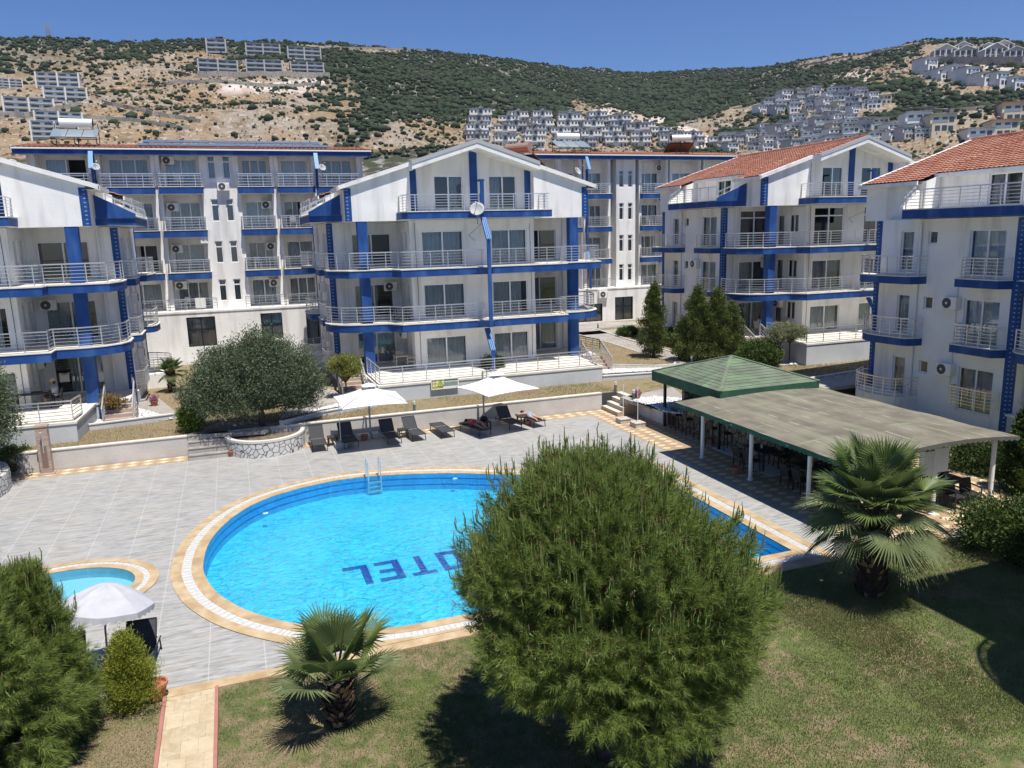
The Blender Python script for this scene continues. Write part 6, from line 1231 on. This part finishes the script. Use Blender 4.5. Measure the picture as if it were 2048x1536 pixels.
# pool ladder
def ladder():
    t = thing('pool_ladder', 'stainless steel ladder at the far rim of the pool', 'pool ladder', (4.6, 29.35, 0)); mb = MB()
    for s in (-1, 1): mb.tube([(s*.25, .32, 0), (s*.25, .30, .45), (s*.25, .18, .72), (s*.25, 0, .76), (s*.25, -.14, .66), (s*.25, -.17, .2), (s*.25, -.17, -.6)], .024, 8)
    mb.build('handrail', STEEL, t)
    for z in (-.15, -.33, -.5): m_ = MB(); m_.box(-.25, -.24, z-.02, .25, -.12, z+.02); m_.build('rung', STEEL, t)
ladder()
for px_, py_, lab in ((910, 957, 'white round skimmer fitting on the far pool wall, right one'), (531, 1026, 'white round skimmer fitting on the far pool wall, left one')):
    x, y = at(px_, py_, -.1); mb = MB(); mb.lathe([(0, 0), (.09, 0), (.1, .02), (.07, .03), (0, .03)], n=16); o = tag(mb.build('skimmer', PLASTW, loc=(x, y, -.12)), lab, 'pool fitting')
# tan path on the lawn
mb = MB(); mb.box(-2.02, 8, -.1, -1.08, DY0-.33, .01); struct('stone_path', mb, TRAVL)
mb = MB(); mb.box(-2.09, 8, -.1, -2.02, DY0-.33, .06); mb.box(-1.08, 8, -.1, -1.01, DY0-.33, .06); struct('pink_path_kerb', mb, mat('pink_kerb', (.40, .17, .14), .8, (.33, .15, .12), 4))
# warning board on the terrace wall
def board():
    Yb = 43.0-3.96-.05; a = atY(861, 758, Yb); b = atY(916, 751, Yb); zb = atY(861, 779, Yb)[2]; w = b[0]-a[0]; h = a[2]-zb; t = thing('warning_board', 'yellow and white pool rules board on the terrace wall', 'notice board', (a[0], Yb, zb-.02))
    mb = MB(); mb.box(0, -.09, 0, w, -.06, h); mb.box(.02, -.06, .02, w-.02, .04, .05); mb.build('panel', PLASTW, t); YE = mat('sign_olive', (.45, .42, .06), .6); YL = mat('sign_yellow', (.62, .66, .13), .6); GD = mat('sign_text', (.10, .14, .05), .7); TL = mat('sign_lines', (.17, .28, .24), .7)
    e = -.094; mb = MB(); mb.box(.03, e, .06, w*.23, -.09, h-.04); 
    mb.build('olive_field', YE, t); mb = MB(); mb.box(w*.24, e, .06, w*.43, -.09, h-.04); mb.build('yellow_field', YL, t); mb = MB()
    mb.box(.04, e-.004, h-.12, w*.22, e, h-.06, 0); mb.box(w*.25, e-.004, h-.12, w*.42, e, h-.06, 0); mb.box(w*.45, e-.004, h-.13, w-.04, e+.003, h-.05, 0)
    for k in range(4): z = h-.22-k*(h-.32)/4; mb.box(w*.45, e-.004, z, w-.05, e+.003, z+.035, 1)
    cx = w*.335; z0, z1 = .16, h-.16      # warning triangle
    for (p, q) in (((cx-.17, z0), (cx+.17, z0)), ((cx+.17, z0), (cx, z1)), ((cx, z1), (cx-.17, z0))): mb.bar((p[0], e-.003, p[1]), (q[0], e-.003, q[1]), .006, .03, 0, up=(0, 0, 1))
    mb.box(cx-.02, e-.005, z0+.1, cx+.02, e, z1-.12, 0); mb.box(cx-.02, e-.005, z0+.04, cx+.02, e, z0+.07, 0); mb.box(w*.26, e-.004, .09, w*.41, e, .12, 0)
    for i in (0, 1):
        for j in (0, 1): mb.box(.09+i*w*.1, e-.005, .17+j*(h*.33), .09+i*w*.1+w*.065, e, .17+j*(h*.33)+h*.16, 2)
    mb.build('lettering', [GD, TL, PLASTW], t)
board()
# ------------------------------------------------------------------ bar hut and canopy
def awn_mat(name, c1, c2, streak, rows, ds=.6):
    m, N, L = nodes_of(name); b = N['Principled BSDF']; b.inputs['Roughness'].default_value = .95; v = coords(N, L); sx = N.new('ShaderNodeSeparateXYZ'); L.new(v, sx.inputs[0])
    c = mix_n(N, L, noise_n(N, L, v, 1.3, .35, .65, 6), c1, c2); st = coords(N, L, streak); c = mix_n(N, L, math_n(N, L, 'MULTIPLY', noise_n(N, L, st, 1.0, .50, .72, 6), .8), c, (.235, .24, .165) if name == 'grey_felt' else (.16, .27, .13))
    c = mix_n(N, L, math_n(N, L, 'MULTIPLY', noise_n(N, L, v, 40, .4, .7, 2), .22), c, (.10, .10, .08))
    f = math_n(N, L, 'FRACT', math_n(N, L, 'DIVIDE', sx.outputs[0 if name == 'grey_felt' else 2], rows)); e = math_n(N, L, 'LESS_THAN', f, .09 if name == 'grey_felt' else .1); n2 = noise_n(N, L, v, 1.7, .45, .6, 4)
    c = mix_n(N, L, math_n(N, L, 'MULTIPLY', e, math_n(N, L, 'MULTIPLY', n2, .55)), c, (.36, .35, .27) if name == 'grey_felt' else (.03, .06, .04))
    if name == 'grey_felt': f = math_n(N, L, 'FRACT', math_n(N, L, 'DIVIDE', sx.outputs[1], 2.4)); e = math_n(N, L, 'LESS_THAN', f, .04); c = mix_n(N, L, math_n(N, L, 'MULTIPLY', e, math_n(N, L, 'MULTIPLY', noise_n(N, L, v, .8, .45, .6, 3), .6)), c, (.20, .30, .14))
    L.new(c, b.inputs['Base Color']); nb = N.new('ShaderNodeTexNoise'); nb.inputs['Scale'].default_value = 30; L.new(v, nb.inputs['Vector']); bp = N.new('ShaderNodeBump'); bp.inputs['Strength'].default_value = .5; bp.inputs['Distance'].default_value = .02; L.new(nb.outputs[0], bp.inputs['Height']); L.new(bp.outputs[0], b.inputs['Normal']); return m
FELT = awn_mat('grey_felt', (.125, .11, .082), (.195, .175, .13), (1.6, .10, 1), .82); GRN = awn_mat('green_shingle', (.09, .115, .08), (.15, .18, .125), (.5, 3.5, 3), .14)
VAL = mat('green_valance', (.02, .075, .045), .8, (.035, .10, .06), 3); DG = mat('dark_post', (.02, .025, .025), .6)
def valance(mb, a, b, z0, h, sc_=.22, mi=0, th=.03):
    """scalloped strip hanging from z0 between two plan points"""
    a, b = Vector((*a, 0)), Vector((*b, 0)); L_ = (b-a).length; n = max(4, int(L_/sc_))*6; d = (b-a)/L_; nn = Vector((-d.y, d.x, 0))*th; za = z0 if isinstance(z0, tuple) else (z0, z0); V = []
    for k in range(n+1):
        f = k/n; p = a.lerp(b, f); zt = za[0]+(za[1]-za[0])*f; zb = zt-h-.055*abs(math.sin(math.pi*k/6))
        V += [(p.x, p.y, zt), (p.x, p.y, zb), (p.x+nn.x, p.y+nn.y, zt), (p.x+nn.x, p.y+nn.y, zb)]
    F = []
    for k in range(n): q = k*4; F += [(q, q+1, q+5, q+4), (q+2, q+6, q+7, q+3), (q+1, q+3, q+7, q+5)]
    mb.add(V, F, mi)
hut = thing('bar_hut', 'poolside bar with green pyramid roof on dark posts', 'bar', (18.9, 26.4, 0))
hx0, hy0, hx1, hy1, hpk = -.55, -.2, 4.45, 5.3, (1.95, 2.6, 3.62); n_ = 12; mb = MB(); ez = 2.72
for (a, b) in (((hx0, hy0), (hx1, hy0)), ((hx1, hy0), (hx1, hy1)), ((hx1, hy1), (hx0, hy1)), ((hx0, hy1), (hx0, hy0))):
    for k in range(n_):
        f0, f1 = k/n_, (k+1)/n_; g0 = [(a[0]+(hpk[0]-a[0])*f, a[1]+(hpk[1]-a[1])*f, ez+(hpk[2]-ez)*f) for f in (f0, f1)]; g1 = [(b[0]+(hpk[0]-b[0])*f, b[1]+(hpk[1]-b[1])*f, ez+(hpk[2]-ez)*f) for f in (f0, f1)]
        mb.add([g0[0], g1[0], (g1[1][0], g1[1][1], g1[1][2]-.012), (g0[1][0], g0[1][1], g0[1][2]-.012)], [(0, 1, 2, 3)])
for c in ((hx0, hy0), (hx1, hy0), (hx1, hy1), (hx0, hy1)): mb.bar((c[0], c[1], ez+.01), (hpk[0], hpk[1], hpk[2]+.01), .16, .03)
r_ = mb.build('roof', GRN, hut); mb = MB()
for a, b in (((hx0, hy1), (hx0, hy0)), ((hx0, hy0), (hx1, hy0)), ((hx1, hy0), (hx1, hy1)), ((hx1, hy1), (hx0, hy1))): valance(mb, a, b, ez, .42, .16)
mb.quad((hx0, hy0, ez-.01), (hx1, hy0, ez-.01), (hx1, hy1, ez-.01), (hx0, hy1, ez-.01)); mb.build('valance', VAL, r_)
for x, y in ((0, 5.0), (0, .6), (4.3, .1), (4.3, 5.0)): mb = MB(); mb.bar((x, y, 0), (x, y, ez), .11); mb.build('post', DG, hut)
mb = MB(); mb.box(.75, -2.4, 0, 1.05, 5.2, 1.08); mb.box(1.05, 5.0, 0, 4.3, 5.2, 2.2); mb.box(4.1, -2.4, 0, 4.3, 5.0, 2.0); mb.build('stone_counter', BST, hut); mb = MB(); mb.box(.62, -2.45, 1.08, 1.2, 5.25, 1.13); mb.build('counter_top', DG, hut)  # rear wall behind the counter is added to keep the bar interior dark
mb = MB()
for k in range(9): z = .0; mb.box(2.9, -1.8+k*.75, 0, 3.4, -1.15+k*.75, 1.6)
mb.build('back_shelf', DARKIN, hut)
# canopy: shallow vault of grey felt on white columns
can = thing('canopy', 'wide grey felt canopy with green scalloped edge on white columns', 'canopy', (16.65, 17.3, 0)); cw, cl = 7.0, 9.6
prof = [(0, 2.30), (1.3, 2.39), (2.6, 2.47), (3.7, 2.52), (4.7, 2.52), (5.8, 2.46), (7.0, 2.36)]; mb = MB(); ny = 16; V = []
for j in range(ny+1):
    for x, z in prof: V.append((x+ .0, cl*j/ny, z+.02*math.sin(j*1.3+x)))
k_ = len(prof); mb.add(V, [(j*k_+i, j*k_+i+1, (j+1)*k_+i+1, (j+1)*k_+i) for j in range(ny) for i in range(k_-1)]); mb.add([(v[0], v[1], v[2]-.05) for v in V], [(j*k_+i+1, j*k_+i, (j+1)*k_+i, (j+1)*k_+i+1) for j in range(ny) for i in range(k_-1)], 1)
mb.build('cover', [FELT, VAL], can); mb = MB(); valance(mb, (0, cl), (0, 0), 2.31, .13, .22); valance(mb, (cw, 0), (cw, cl), 2.30, .13)
for (a, b) in zip(prof, prof[1:]): valance(mb, (a[0], 0), (b[0], 0), (a[1]+.02, b[1]+.02), .09, .22, 1); valance(mb, (b[0], cl), (a[0], cl), (b[1]+.02, a[1]+.02), .13, .22)
mb.build('valance', [VAL, mat('faded_valance', (.10, .10, .085), .9, (.14, .13, .11), 3)], can)
for x, y in ((.92, 8.92), (.92, 5.76), (.95, 2.7), (.95, .4), (3.9, 8.3), (3.95, .45), (3.95, 4.4), (6.4, .4), (6.4, 4.8), (6.4, 9)): mb = MB(); mb.tube([(x, y, 0), (x, y, 2.34 if (x < 3 or x > 6) else 2.38)], .075, 12); mb.lathe([(.11, 0), (.11, .06), (.08, .08)], (x, y, 0), 12); mb.build('column', PLASTW, can)
mb = MB()
for y in (.4, 2.7, 5.76, 8.92):
    for (a, b) in zip(prof, prof[1:]): mb.bar((a[0], y, a[1]-.10), (b[0], y, b[1]-.10), .07)
mb.build('beam', GREYMET, can)
x, y = 20.55, 17.62; t = thing('electric_cabinet', 'white electric cabinet hung beside the corner column of the canopy', 'cabinet', (x, y+.15, 0)); mb = MB(); mb.box(-.42, 0, 1.35, .05, .2, 2.15); mb.build('cabinet_box', PLASTW, t); mb = MB(); mb.box(.12, 0, 1.4, .6, .2, 2.2); mb.build('cabinet_box', PLASTW, t); mb = MB(); mb.box(-.05, .05, 0, .02, .12, 1.35); mb.build('stand', GREYMET, t)
# seating under the canopy
RAT = mat('black_rattan', (.022, .022, .023), .6, (.04, .038, .036), 25)
def stool(loc, label, rz):
    t = thing('bar_stool', label, 'bar stool', loc, R(rz), 'dark bar stools at the stone counter')
    for sx in (-1, 1):
        for sy_ in (-1, 1): l = MB(); l.bar((sx*.16, sy_*.16, .72), (sx*.21, sy_*.21, 0), .035); l.build('leg', RAT, t)
    mb = MB(); mb.box(-.2, -.2, .72, .2, .2, .77); mb.build('seat', RAT, t); mb = MB(); mb.box(-.2, .17, .77, .2, .21, 1.08); mb.build('backrest', RAT, t); mb = MB(); mb.bar((-.19, -.19, .28), (.19, -.19, .28), .025); mb.bar((-.19, .19, .28), (.19, .19, .28), .025); mb.build('footrest', RAT, t); return t
st0 = stool((19.05, 30.55, 0), 'bar stool nearest the dark corner post', 90)
for i, lab in enumerate(('second bar stool from the dark corner post', 'middle bar stool in the row of five', 'fourth bar stool from the dark corner post', 'last bar stool, nearest the first white column')): copy_tree(st0, (19.05+.02*i, 29.6-.93*i, 0), R(90+(-6, 4, 8, -5)[i]), lab)
def chair(loc, label, rz, m=RAT, g='dark rattan chairs under the canopy'):
    t = thing('chair', label, 'chair', loc, R(rz), g)
    for sx in (-1, 1):
        for y in (-.2, .2): l = MB(); l.bar((sx*.2, y, .43), (sx*.22, y*1.1, 0), .035); l.build('leg', m, t)
    mb = MB(); mb.box(-.23, -.23, .42, .23, .23, .46); mb.build('seat', m, t); mb = MB(); mb.add([(-.23, .2, .46), (.23, .2, .46), (.22, .28, .88), (-.22, .28, .88), (-.23, .24, .46), (.23, .24, .46), (.22, .32, .88), (-.22, .32, .88)], [(0, 1, 2, 3), (7, 6, 5, 4), (3, 2, 6, 7), (0, 3, 7, 4), (1, 5, 6, 2)]); mb.build('backrest', m, t)
    for s in (-1, 1): a_ = MB(); a_.bar((s*.23, -.2, .65), (s*.23, .25, .67), .035); a_.bar((s*.23, -.2, .44), (s*.23, -.2, .65), .03); a_.build('armrest', m, t)
    return t
def table(loc, label, w=.8, l=1.3, m=RAT, rz=0, g='dark tables under the canopy', vase=True):
    t = thing('table', label, 'table', loc, R(rz), g); mb = MB(); mb.box(-w/2, -l/2, .70, w/2, l/2, .745); mb.build('table_top', m, t)
    for sx in (-1, 1):
        for sy_ in (-1, 1): q = MB(); q.bar((sx*(w/2-.05), sy_*(l/2-.05), .70), (sx*(w/2-.05), sy_*(l/2-.05), 0), .05); q.build('leg', m, t)
    if vase:
        v = thing('vase', 'vase of dried flowers, %s' % label.split(',')[0][:60], 'vase', (loc[0], loc[1], .745)); mb = MB(); mb.lathe([(0, 0), (.04, 0), (.05, .06), (.025, .14), (.03, .17)], n=10); mb.build('glass_vase', PLASTW, v); n = 160; P = rng.normal(size=(n, 3))*.06+np.array([0, 0, .27]); V, F = leaves(P, unit(n), .05, .035); arr_obj('flowers', V, F, leafmat('dried_flowers', (.35, .2, .2), (.5, .42, .36), .3) if 'dried_flowers' not in MATS else MATS['dried_flowers'], None, v)
    return t
tb = [((19.0, 24.3), 'dark table behind the first white column', 0), ((19.1, 21.6), 'dark table between the second and third white columns', 0), ((19.2, 18.9), 'dark table hidden behind the large palm', 0), ((22.1, 18.6), 'dark table at the open right end of the canopy', 90), ((22.0, 22.4), 'dark table deep under the canopy', 0)]
for i, (p, lab, rz) in enumerate(tb):
    table((p[0], p[1], 0), lab, rz=rz); nm = lab.replace('dark table ', 'the table ')
    for k, (dx, dy, cz, sd) in enumerate(((-.7, .32, -90+180, 'left'), (-.7, -.35, 90, 'near left'), (.7, .3, -90, 'right'), (.7, -.35, -90, 'near right'))):
        if rz: dx, dy, cz = dy, dx, cz-90
        chair((p[0]+dx, p[1]+dy, 0), 'rattan chair, %s side of %s' % (sd, nm), cz+random.uniform(-8, 8))
for px_, py_, lab, w_ in ((1462, 903, 'pale floor patch under the first table below the canopy', .85), (1540, 938, 'pale floor patch under the second table below the canopy', 1.25)): x, y = at(px_, py_); mb = MB(); mb.box(-w_/2, -.8, .006, w_/2, .8, .016); tag(mb.build('floor_patch', mat('pale_floor_patch', (.62, .62, .60), .8), loc=(x, y, 0)), lab, 'mat')  # thin pale rectangles lying on the paving by the tables
# plastic furniture on the terraces
table((11.75-2.9, 43.9, 1.75), 'beige plastic table in the left corner of the long terrace', .75, .75, BEIGEP, 0, 'beige plastic tables', False)
for dx, dy, rz, lab in ((.55, .1, -90, 'beige plastic chair right of the table on the long terrace'), (.1, .6, 0, 'beige plastic chair behind the table on the long terrace'), (.5, -.55, -110, 'beige plastic chair in front of the table on the long terrace')): chair((8.85+dx, 43.9+dy, 1.75), lab, rz, BEIGEP, 'beige plastic chairs')
table((33.9, 42.9, 2.2), 'beige plastic table on the terrace of the right block', .8, 1.3, BEIGEP, 90, 'beige plastic tables', False)
for dx, lab in ((-1.0, 'beige plastic chair left of the table, right block terrace'), (1.0, 'beige plastic chair right of the table, right block terrace')): chair((33.9+dx, 42.8, 2.2), lab, 90 if dx < 0 else -90, BEIGEP, 'beige plastic chairs')
table((-9.1, 41.2, 1.75), 'dark table on the ground terrace of the far left block', .9, 1.4, RAT, 90, 'dark tables', False); chair((-8.3, 41.3, 1.75), 'dark chair with a seated person on the far left terrace', -90, RAT, 'dark terrace chairs'); chair((-10.2, 41.2, 1.75), 'empty dark chair on the far left terrace', 90, RAT, 'dark terrace chairs')
table((9.0, 43.7, 4.55), 'round backed dark table on the second floor balcony of the middle block', .8, .8, mat('brown_wicker', (.10, .08, .06), .8), 0, 'balcony tables', False)
dish(None, 12.95, 41.2, 10.0+.55, 205, .42); o = bpy.data.objects['satellite_dish']; tag(o, 'grey satellite dish on the blue fin of the middle block', 'satellite dish')
for (x, y, z, az, lab) in ((20.9, 45.5, 12.9, 150, 'satellite dish behind the right roof slope of the middle block'), (-7.7, 58.8, 14.2, 160, 'satellite dish at the left blue fin of the far left back block'), (6.9, 58.9, 14.2, 160, 'satellite dish at the right blue fin of the far left back block')):
    d = dish(None, x, y, z, az); tag(d, lab, 'satellite dish')
for (x, z, lab, w_) in ((-1.75, 8.1+1.75, 'white towel hanging on a railing of the back block, third balcony down', .55), (-2.5, 5.35, 'white towels drying at the back block base terrace railing', .7)):
    mb = MB(); yy = 59.6 if z > 7 else 59.15
    V = [(x+w_*i/8, yy-.03-.02*math.sin(i*1.7), z+.0-j*.24) for j in range(4) for i in range(9)]; mb.add(V, [(j*9+i, (j+1)*9+i, (j+1)*9+i+1, j*9+i+1) for j in range(3) for i in range(8)]); tag(mb.build('towel', PLASTW), lab, 'towel')
x9 = [(-6.4, 60.9, 4.45, 'white chair on the long terrace of the left back block, far left', 20), (-3.2, 60.6, 4.45, 'white chair on the long terrace of the left back block, near the towels', -30), (2.0, 60.7, 7.18, 'white chair on the second balcony right of the back stair tower', 10), (4.8, 60.6, 10.1, 'white chair on the third balcony row of the left back block', 160), (-2.8, 60.7, 13.05, 'white chair on the top balcony left of the back stair tower', 30), (38.2, 66.7, 9.65, 'white chair on a balcony of the right back block, third row', 20), (32.0, 66.6, 6.75, 'white chair on a balcony of the right back block, second row', -20)]
for x, y, z, lab, rz in x9: chair((x, y, z), lab, rz, PLASTW, 'white balcony chairs')
# ------------------------------------------------------------------ people
SKIN = mat('skin', (.46, .27, .19), .6, (.52, .31, .22), 5); TAN = mat('tanned_skin', (.34, .19, .13), .6)
def person(label, loc, rz, J, R_, edges, hair, skin, clothes=(), root=0, hands=(), head=None):
    t = thing('person', label, 'person', loc, R(rz)); vs = [Vector(j) for j in J]; es = list(edges); rs = list(R_)
    for (w, d, up) in hands:      # palm and five separate fingers grown from the wrist
        d = Vector(d).normalized(); s = d.cross(Vector(up)).normalized(); W_ = vs[w]; p = len(vs); vs.append(W_+d*.07); rs.append(.026); es.append((w, p))
        for k, (o, l) in enumerate(((-.028, .062), (-.010, .075), (.010, .07), (.028, .055))):
            a = len(vs); vs.append(W_+d*.095+s*o); rs.append(.010); es.append((p, a)); vs.append(vs[a]+d*l*.55+s*o*.15-Vector(up)*.006); rs.append(.0085); es.append((a, a+1)); vs.append(vs[a]+d*l+s*o*.2-Vector(up)*.018); rs.append(.0075); es.append((a+1, a+2))
        a = len(vs); vs.append(W_+d*.04-s*.045); rs.append(.011); es.append((p, a)); vs.append(W_+d*.075-s*.06-Vector(up)*.01); rs.append(.009); es.append((a, a+1))
    me = bpy.data.meshes.new('body'); me.from_pydata([tuple(v) for v in vs], es, []); o = bpy.data.objects.new('body', me); COL.objects.link(o); o.parent = t; me.materials.append(skin)
    md = o.modifiers.new('skin', 'SKIN'); sv = me.skin_vertices[0].data
    for i, r in enumerate(rs): sv[i].radius = (r, r)
    sv[root].use_root = True; o.modifiers.new('sub', 'SUBSURF').levels = 2; o.modifiers['sub'].render_levels = 2; md.use_smooth_shade = True
    h, f, u = [Vector(a) for a in head]; f.normalize(); u = (u-f*u.dot(f)).normalized(); s = f.cross(u); M_ = Matrix(((s.x, f.x, u.x, h.x), (s.y, f.y, u.y, h.y), (s.z, f.z, u.z, h.z), (0, 0, 0, 1)))
    v, fc = ico(3); v = v*np.array([.075, .095, .115]); v[:, 1] += np.where((np.abs(v[:, 0]) < .016) & (v[:, 2] < .02) & (v[:, 2] > -.035) & (v[:, 1] > 0), .018, 0); v[:, 0] *= 1-np.clip(-v[:, 2]/.115, 0, 1)*.25
    mb = MB(); mb.M = M_; mb.add([tuple(p) for p in v], [tuple(q) for q in fc]); 
    for sx in (-1, 1): mb.lathe([(0, -.01), (.018, 0), (.02, .012), (0, .02)], (sx*.078, -.005, -.02), 8)
    mb.build('head', skin, t, smooth=True); mb = MB(); mb.M = M_
    for sx in (-1, 1): mb.lathe([(0, -.006), (.009, 0), (0, .006)], (sx*.03, .086, .012), 8)
    mb.box(-.024, .082, -.055, .024, .09, -.048); mb.build('face', mat('dark_eye', (.05, .03, .03), .4), t)
    v, fc = ico(3); k = (v[:, 1] < .45) | (v[:, 2] > .55); v = v*np.array([.084, .104, .124])+np.array([0, -.008, .008]); keep = [tuple(q) for q in fc if k[q].all()]; mb = MB(); mb.M = M_; mb.add([tuple(p) for p in v], keep); mb.build('hair', hair, t, smooth=True)
    for nm, pts, rr, m_ in clothes: mb = MB(); mb.tube(pts, rr, 14); mb.build(nm, m_, t, smooth=True)
    return t
HAIR = mat('dark_hair', (.025, .018, .013), .6); RED = mat('red_swimwear', (.45, .03, .05), .7); GSH = mat('grey_swim_shorts', (.33, .36, .39), .8, (.26, .29, .33), 9)
# prone sunbather: head away from the pool, y runs from feet to head
zb = .47
Jp = [(0, .95, zb), (0, 1.15, zb), (0, 1.38, zb+.01), (0, 1.47, zb+.02), (.09, .92, zb-.01), (.11, .50, zb-.03), (.13, .12, zb-.02), (.14, .0, zb-.03), (-.09, .92, zb-.01), (-.12, .5, zb-.03), (-.15, .12, zb-.02), (-.17, .0, zb-.03), (.17, 1.36, zb), (.36, 1.48, zb-.03), (.22, 1.66, zb-.04), (-.17, 1.36, zb), (-.37, 1.5, zb-.03), (-.22, 1.68, zb-.04), (.13, -.07, zb-.07), (-.17, -.07, zb-.07)]
Rp = [.125, .12, .13, .06, .095, .068, .048, .04, .095, .068, .048, .04, .06, .042, .03, .06, .042, .03, .032, .032]
Ep = [(0, 1), (1, 2), (2, 3), (0, 4), (4, 5), (5, 6), (6, 7), (0, 8), (8, 9), (9, 10), (10, 11), (2, 12), (12, 13), (13, 14), (2, 15), (15, 16), (16, 17), (7, 18), (11, 19)]
person('sunbather in grey shorts lying face down on the rightmost lounger', (13.45, 33.85, -.04), 10, Jp, Rp, Ep, HAIR, SKIN, [('swim_shorts', [(.0, 1.04, zb), (0, .98, zb), (0, .88, zb)], [.15, .172, .17], GSH), ('shorts_leg', [(.085, .92, zb-.01), (.105, .66, zb-.02)], [.11, .098], GSH), ('shorts_leg', [(-.085, .92, zb-.01), (-.115, .66, zb-.02)], [.11, .098], GSH)], hands=((14, (-.4, .3, 0), (0, 0, 1)), (17, (.4, .3, 0), (0, 0, 1))), head=((0, 1.62, zb+.02), (.75, .15, -.35), (0, 1, 0)))
Js = [(0, .95, zb), (0, 1.15, zb), (0, 1.38, zb+.01), (0, 1.47, zb+.02), (.05, .9, zb+.06), (.2, .55, zb+.05), (.05, .2, zb), (.02, .05, zb-.02), (-.05, .9, zb-.03), (-.05, .52, zb-.05), (-.1, .15, zb-.05), (-.1, .02, zb-.06), (.12, 1.36, zb+.08), (.28, 1.2, zb+.05), (.25, 1.45, zb-.02), (-.14, 1.36, zb-.04), (-.3, 1.55, zb-.05), (-.12, 1.7, zb-.06), (.1, .02, zb-.05), (-.02, -.03, zb-.08)]
person('sunbather in red swimwear lying on one side under the right parasol', (10.55, 33.45, -.03), 16, Js, Rp, Ep, HAIR, TAN, [('swimwear', [(0, 1.04, zb+.01), (0, .96, zb+.01), (.01, .84, zb+.01)], [.148, .172, .165], RED), ('bikini_top', [(0, 1.26, zb), (0, 1.34, zb)], [.145, .148], RED)], hands=((14, (-.3, .3, -.05), (0, 0, 1)), (17, (.4, .1, 0), (0, 0, 1))), head=((0.02, 1.62, zb+.01), (.8, .1, .3), (0, 1, .1)))
# seated people: sitting on chair facing +y in local space
def seated(label, loc, rz, shirt, trousers, hair, hat=None):
    J = [(0, 0, .52), (0, -.01, .72), (0, 0, .95), (0, .01, 1.04), (.09, .05, .5), (.11, .43, .5), (.11, .42, .1), (.11, .54, .04), (-.09, .05, .5), (-.11, .43, .5), (-.11, .42, .1), (-.11, .54, .04), (.18, 0, .93), (.22, .08, .68), (.12, .34, .76), (-.18, 0, .93), (-.22, .08, .68), (-.12, .34, .76)]
    Rr = [.13, .12, .12, .055, .09, .065, .045, .035, .09, .065, .045, .035, .06, .042, .03, .06, .042, .03]; E_ = [(0, 1), (1, 2), (2, 3), (0, 4), (4, 5), (5, 6), (6, 7), (0, 8), (8, 9), (9, 10), (10, 11), (2, 12), (12, 13), (13, 14), (2, 15), (15, 16), (16, 17)]
    t = person(label, loc, rz, J, Rr, E_, hair, SKIN, [('shirt', [(0, 0, .52), (0, -.01, .72), (0, 0, .93), (0, .0, 1.0)], [.155, .16, .17, .08], shirt), ('sleeve', [(.16, 0, .94), (.225, .07, .72)], [.075, .062], shirt), ('sleeve', [(-.16, 0, .94), (-.225, .07, .72)], [.075, .062], shirt), ('trouser_leg', [(.08, .02, .51), (.115, .44, .51)], [.105, .08], trousers), ('trouser_leg', [(-.08, .02, .51), (-.115, .44, .51)], [.105, .08], trousers)], hands=((14, (-.2, .9, 0), (0, 0, 1)), (17, (.2, .9, 0), (0, 0, 1))), head=((0, .03, 1.19), (0, 1, -.1), (0, 0, 1)))
    if hat: mb = MB(); mb.lathe([(.19, 0), (.185, .012), (.10, .02), (.095, .09), (.0, .11)], (0, .03, 1.24), 18); mb.build('hat', hat, t)
seated('person in a pale grey shirt and straw hat seated on the far left terrace', (-8.32, 41.3, 1.75), 90, mat('pale_grey_shirt', (.42, .45, .5), .9), mat('dark_trousers', (.05, .05, .06), .9), HAIR, mat('straw_hat', (.55, .45, .28), .8))
seated('person in a pale shirt seated behind plants on the right block terrace', (32.9, 42.8, 2.2), -90, PLASTW, MATS['dark_trousers'], HAIR)
# the hotel wing beside the camera: stands outside the frame, its shade falls on the lawn
def own_wing():
    t = thing('hotel_wing', 'white hotel wing beside the camera whose shade falls on the lawn', 'apartment building', (17.0, 9.9, 0)); mb = MB(); mb.box(0, -16, 0, 16, 0, 10.6); mb.build('wall', WHITE, t)
    mb = MB(); mb.box(-.5, -16.5, 10.6, 16.5, .6, 10.9); mb.build('roof', TILES, t)
    for z in (3.9, 6.9): b = slab(t, smoothpts([(0, -1.1), (-1.3, -1.4), (-2.2, -2.5), (-2.4, -3.8), (-1.9, -5.2), (-1.1, -6.3), (0, -6.7)], 4), z, z+.45); railing(b, smoothpts([(0, -1.2), (-1.25, -1.5), (-2.1, -2.5), (-2.3, -3.8), (-1.8, -5.2), (-1.0, -6.2)], 3), z+.45, .9)
own_wing()
# ------------------------------------------------------------------ air
def haze(dens):
    mb = MB(); mb.box(-1400, -60, -2, 1400, 1500, 330); m, N, L = nodes_of('thin_haze'); N.remove(N['Principled BSDF'])
    v = N.new('ShaderNodeVolumePrincipled'); v.inputs['Color'].default_value = (.72, .80, .92, 1); v.inputs['Density'].default_value = dens; v.inputs['Anisotropy'].default_value = .2
    L.new(v.outputs[0], N['Material Output'].inputs['Volume']); o = mb.build('haze', m); return tag(o, 'thin blue haze in the air over the slopes', 'haze', kind='stuff')
haze(.00008)
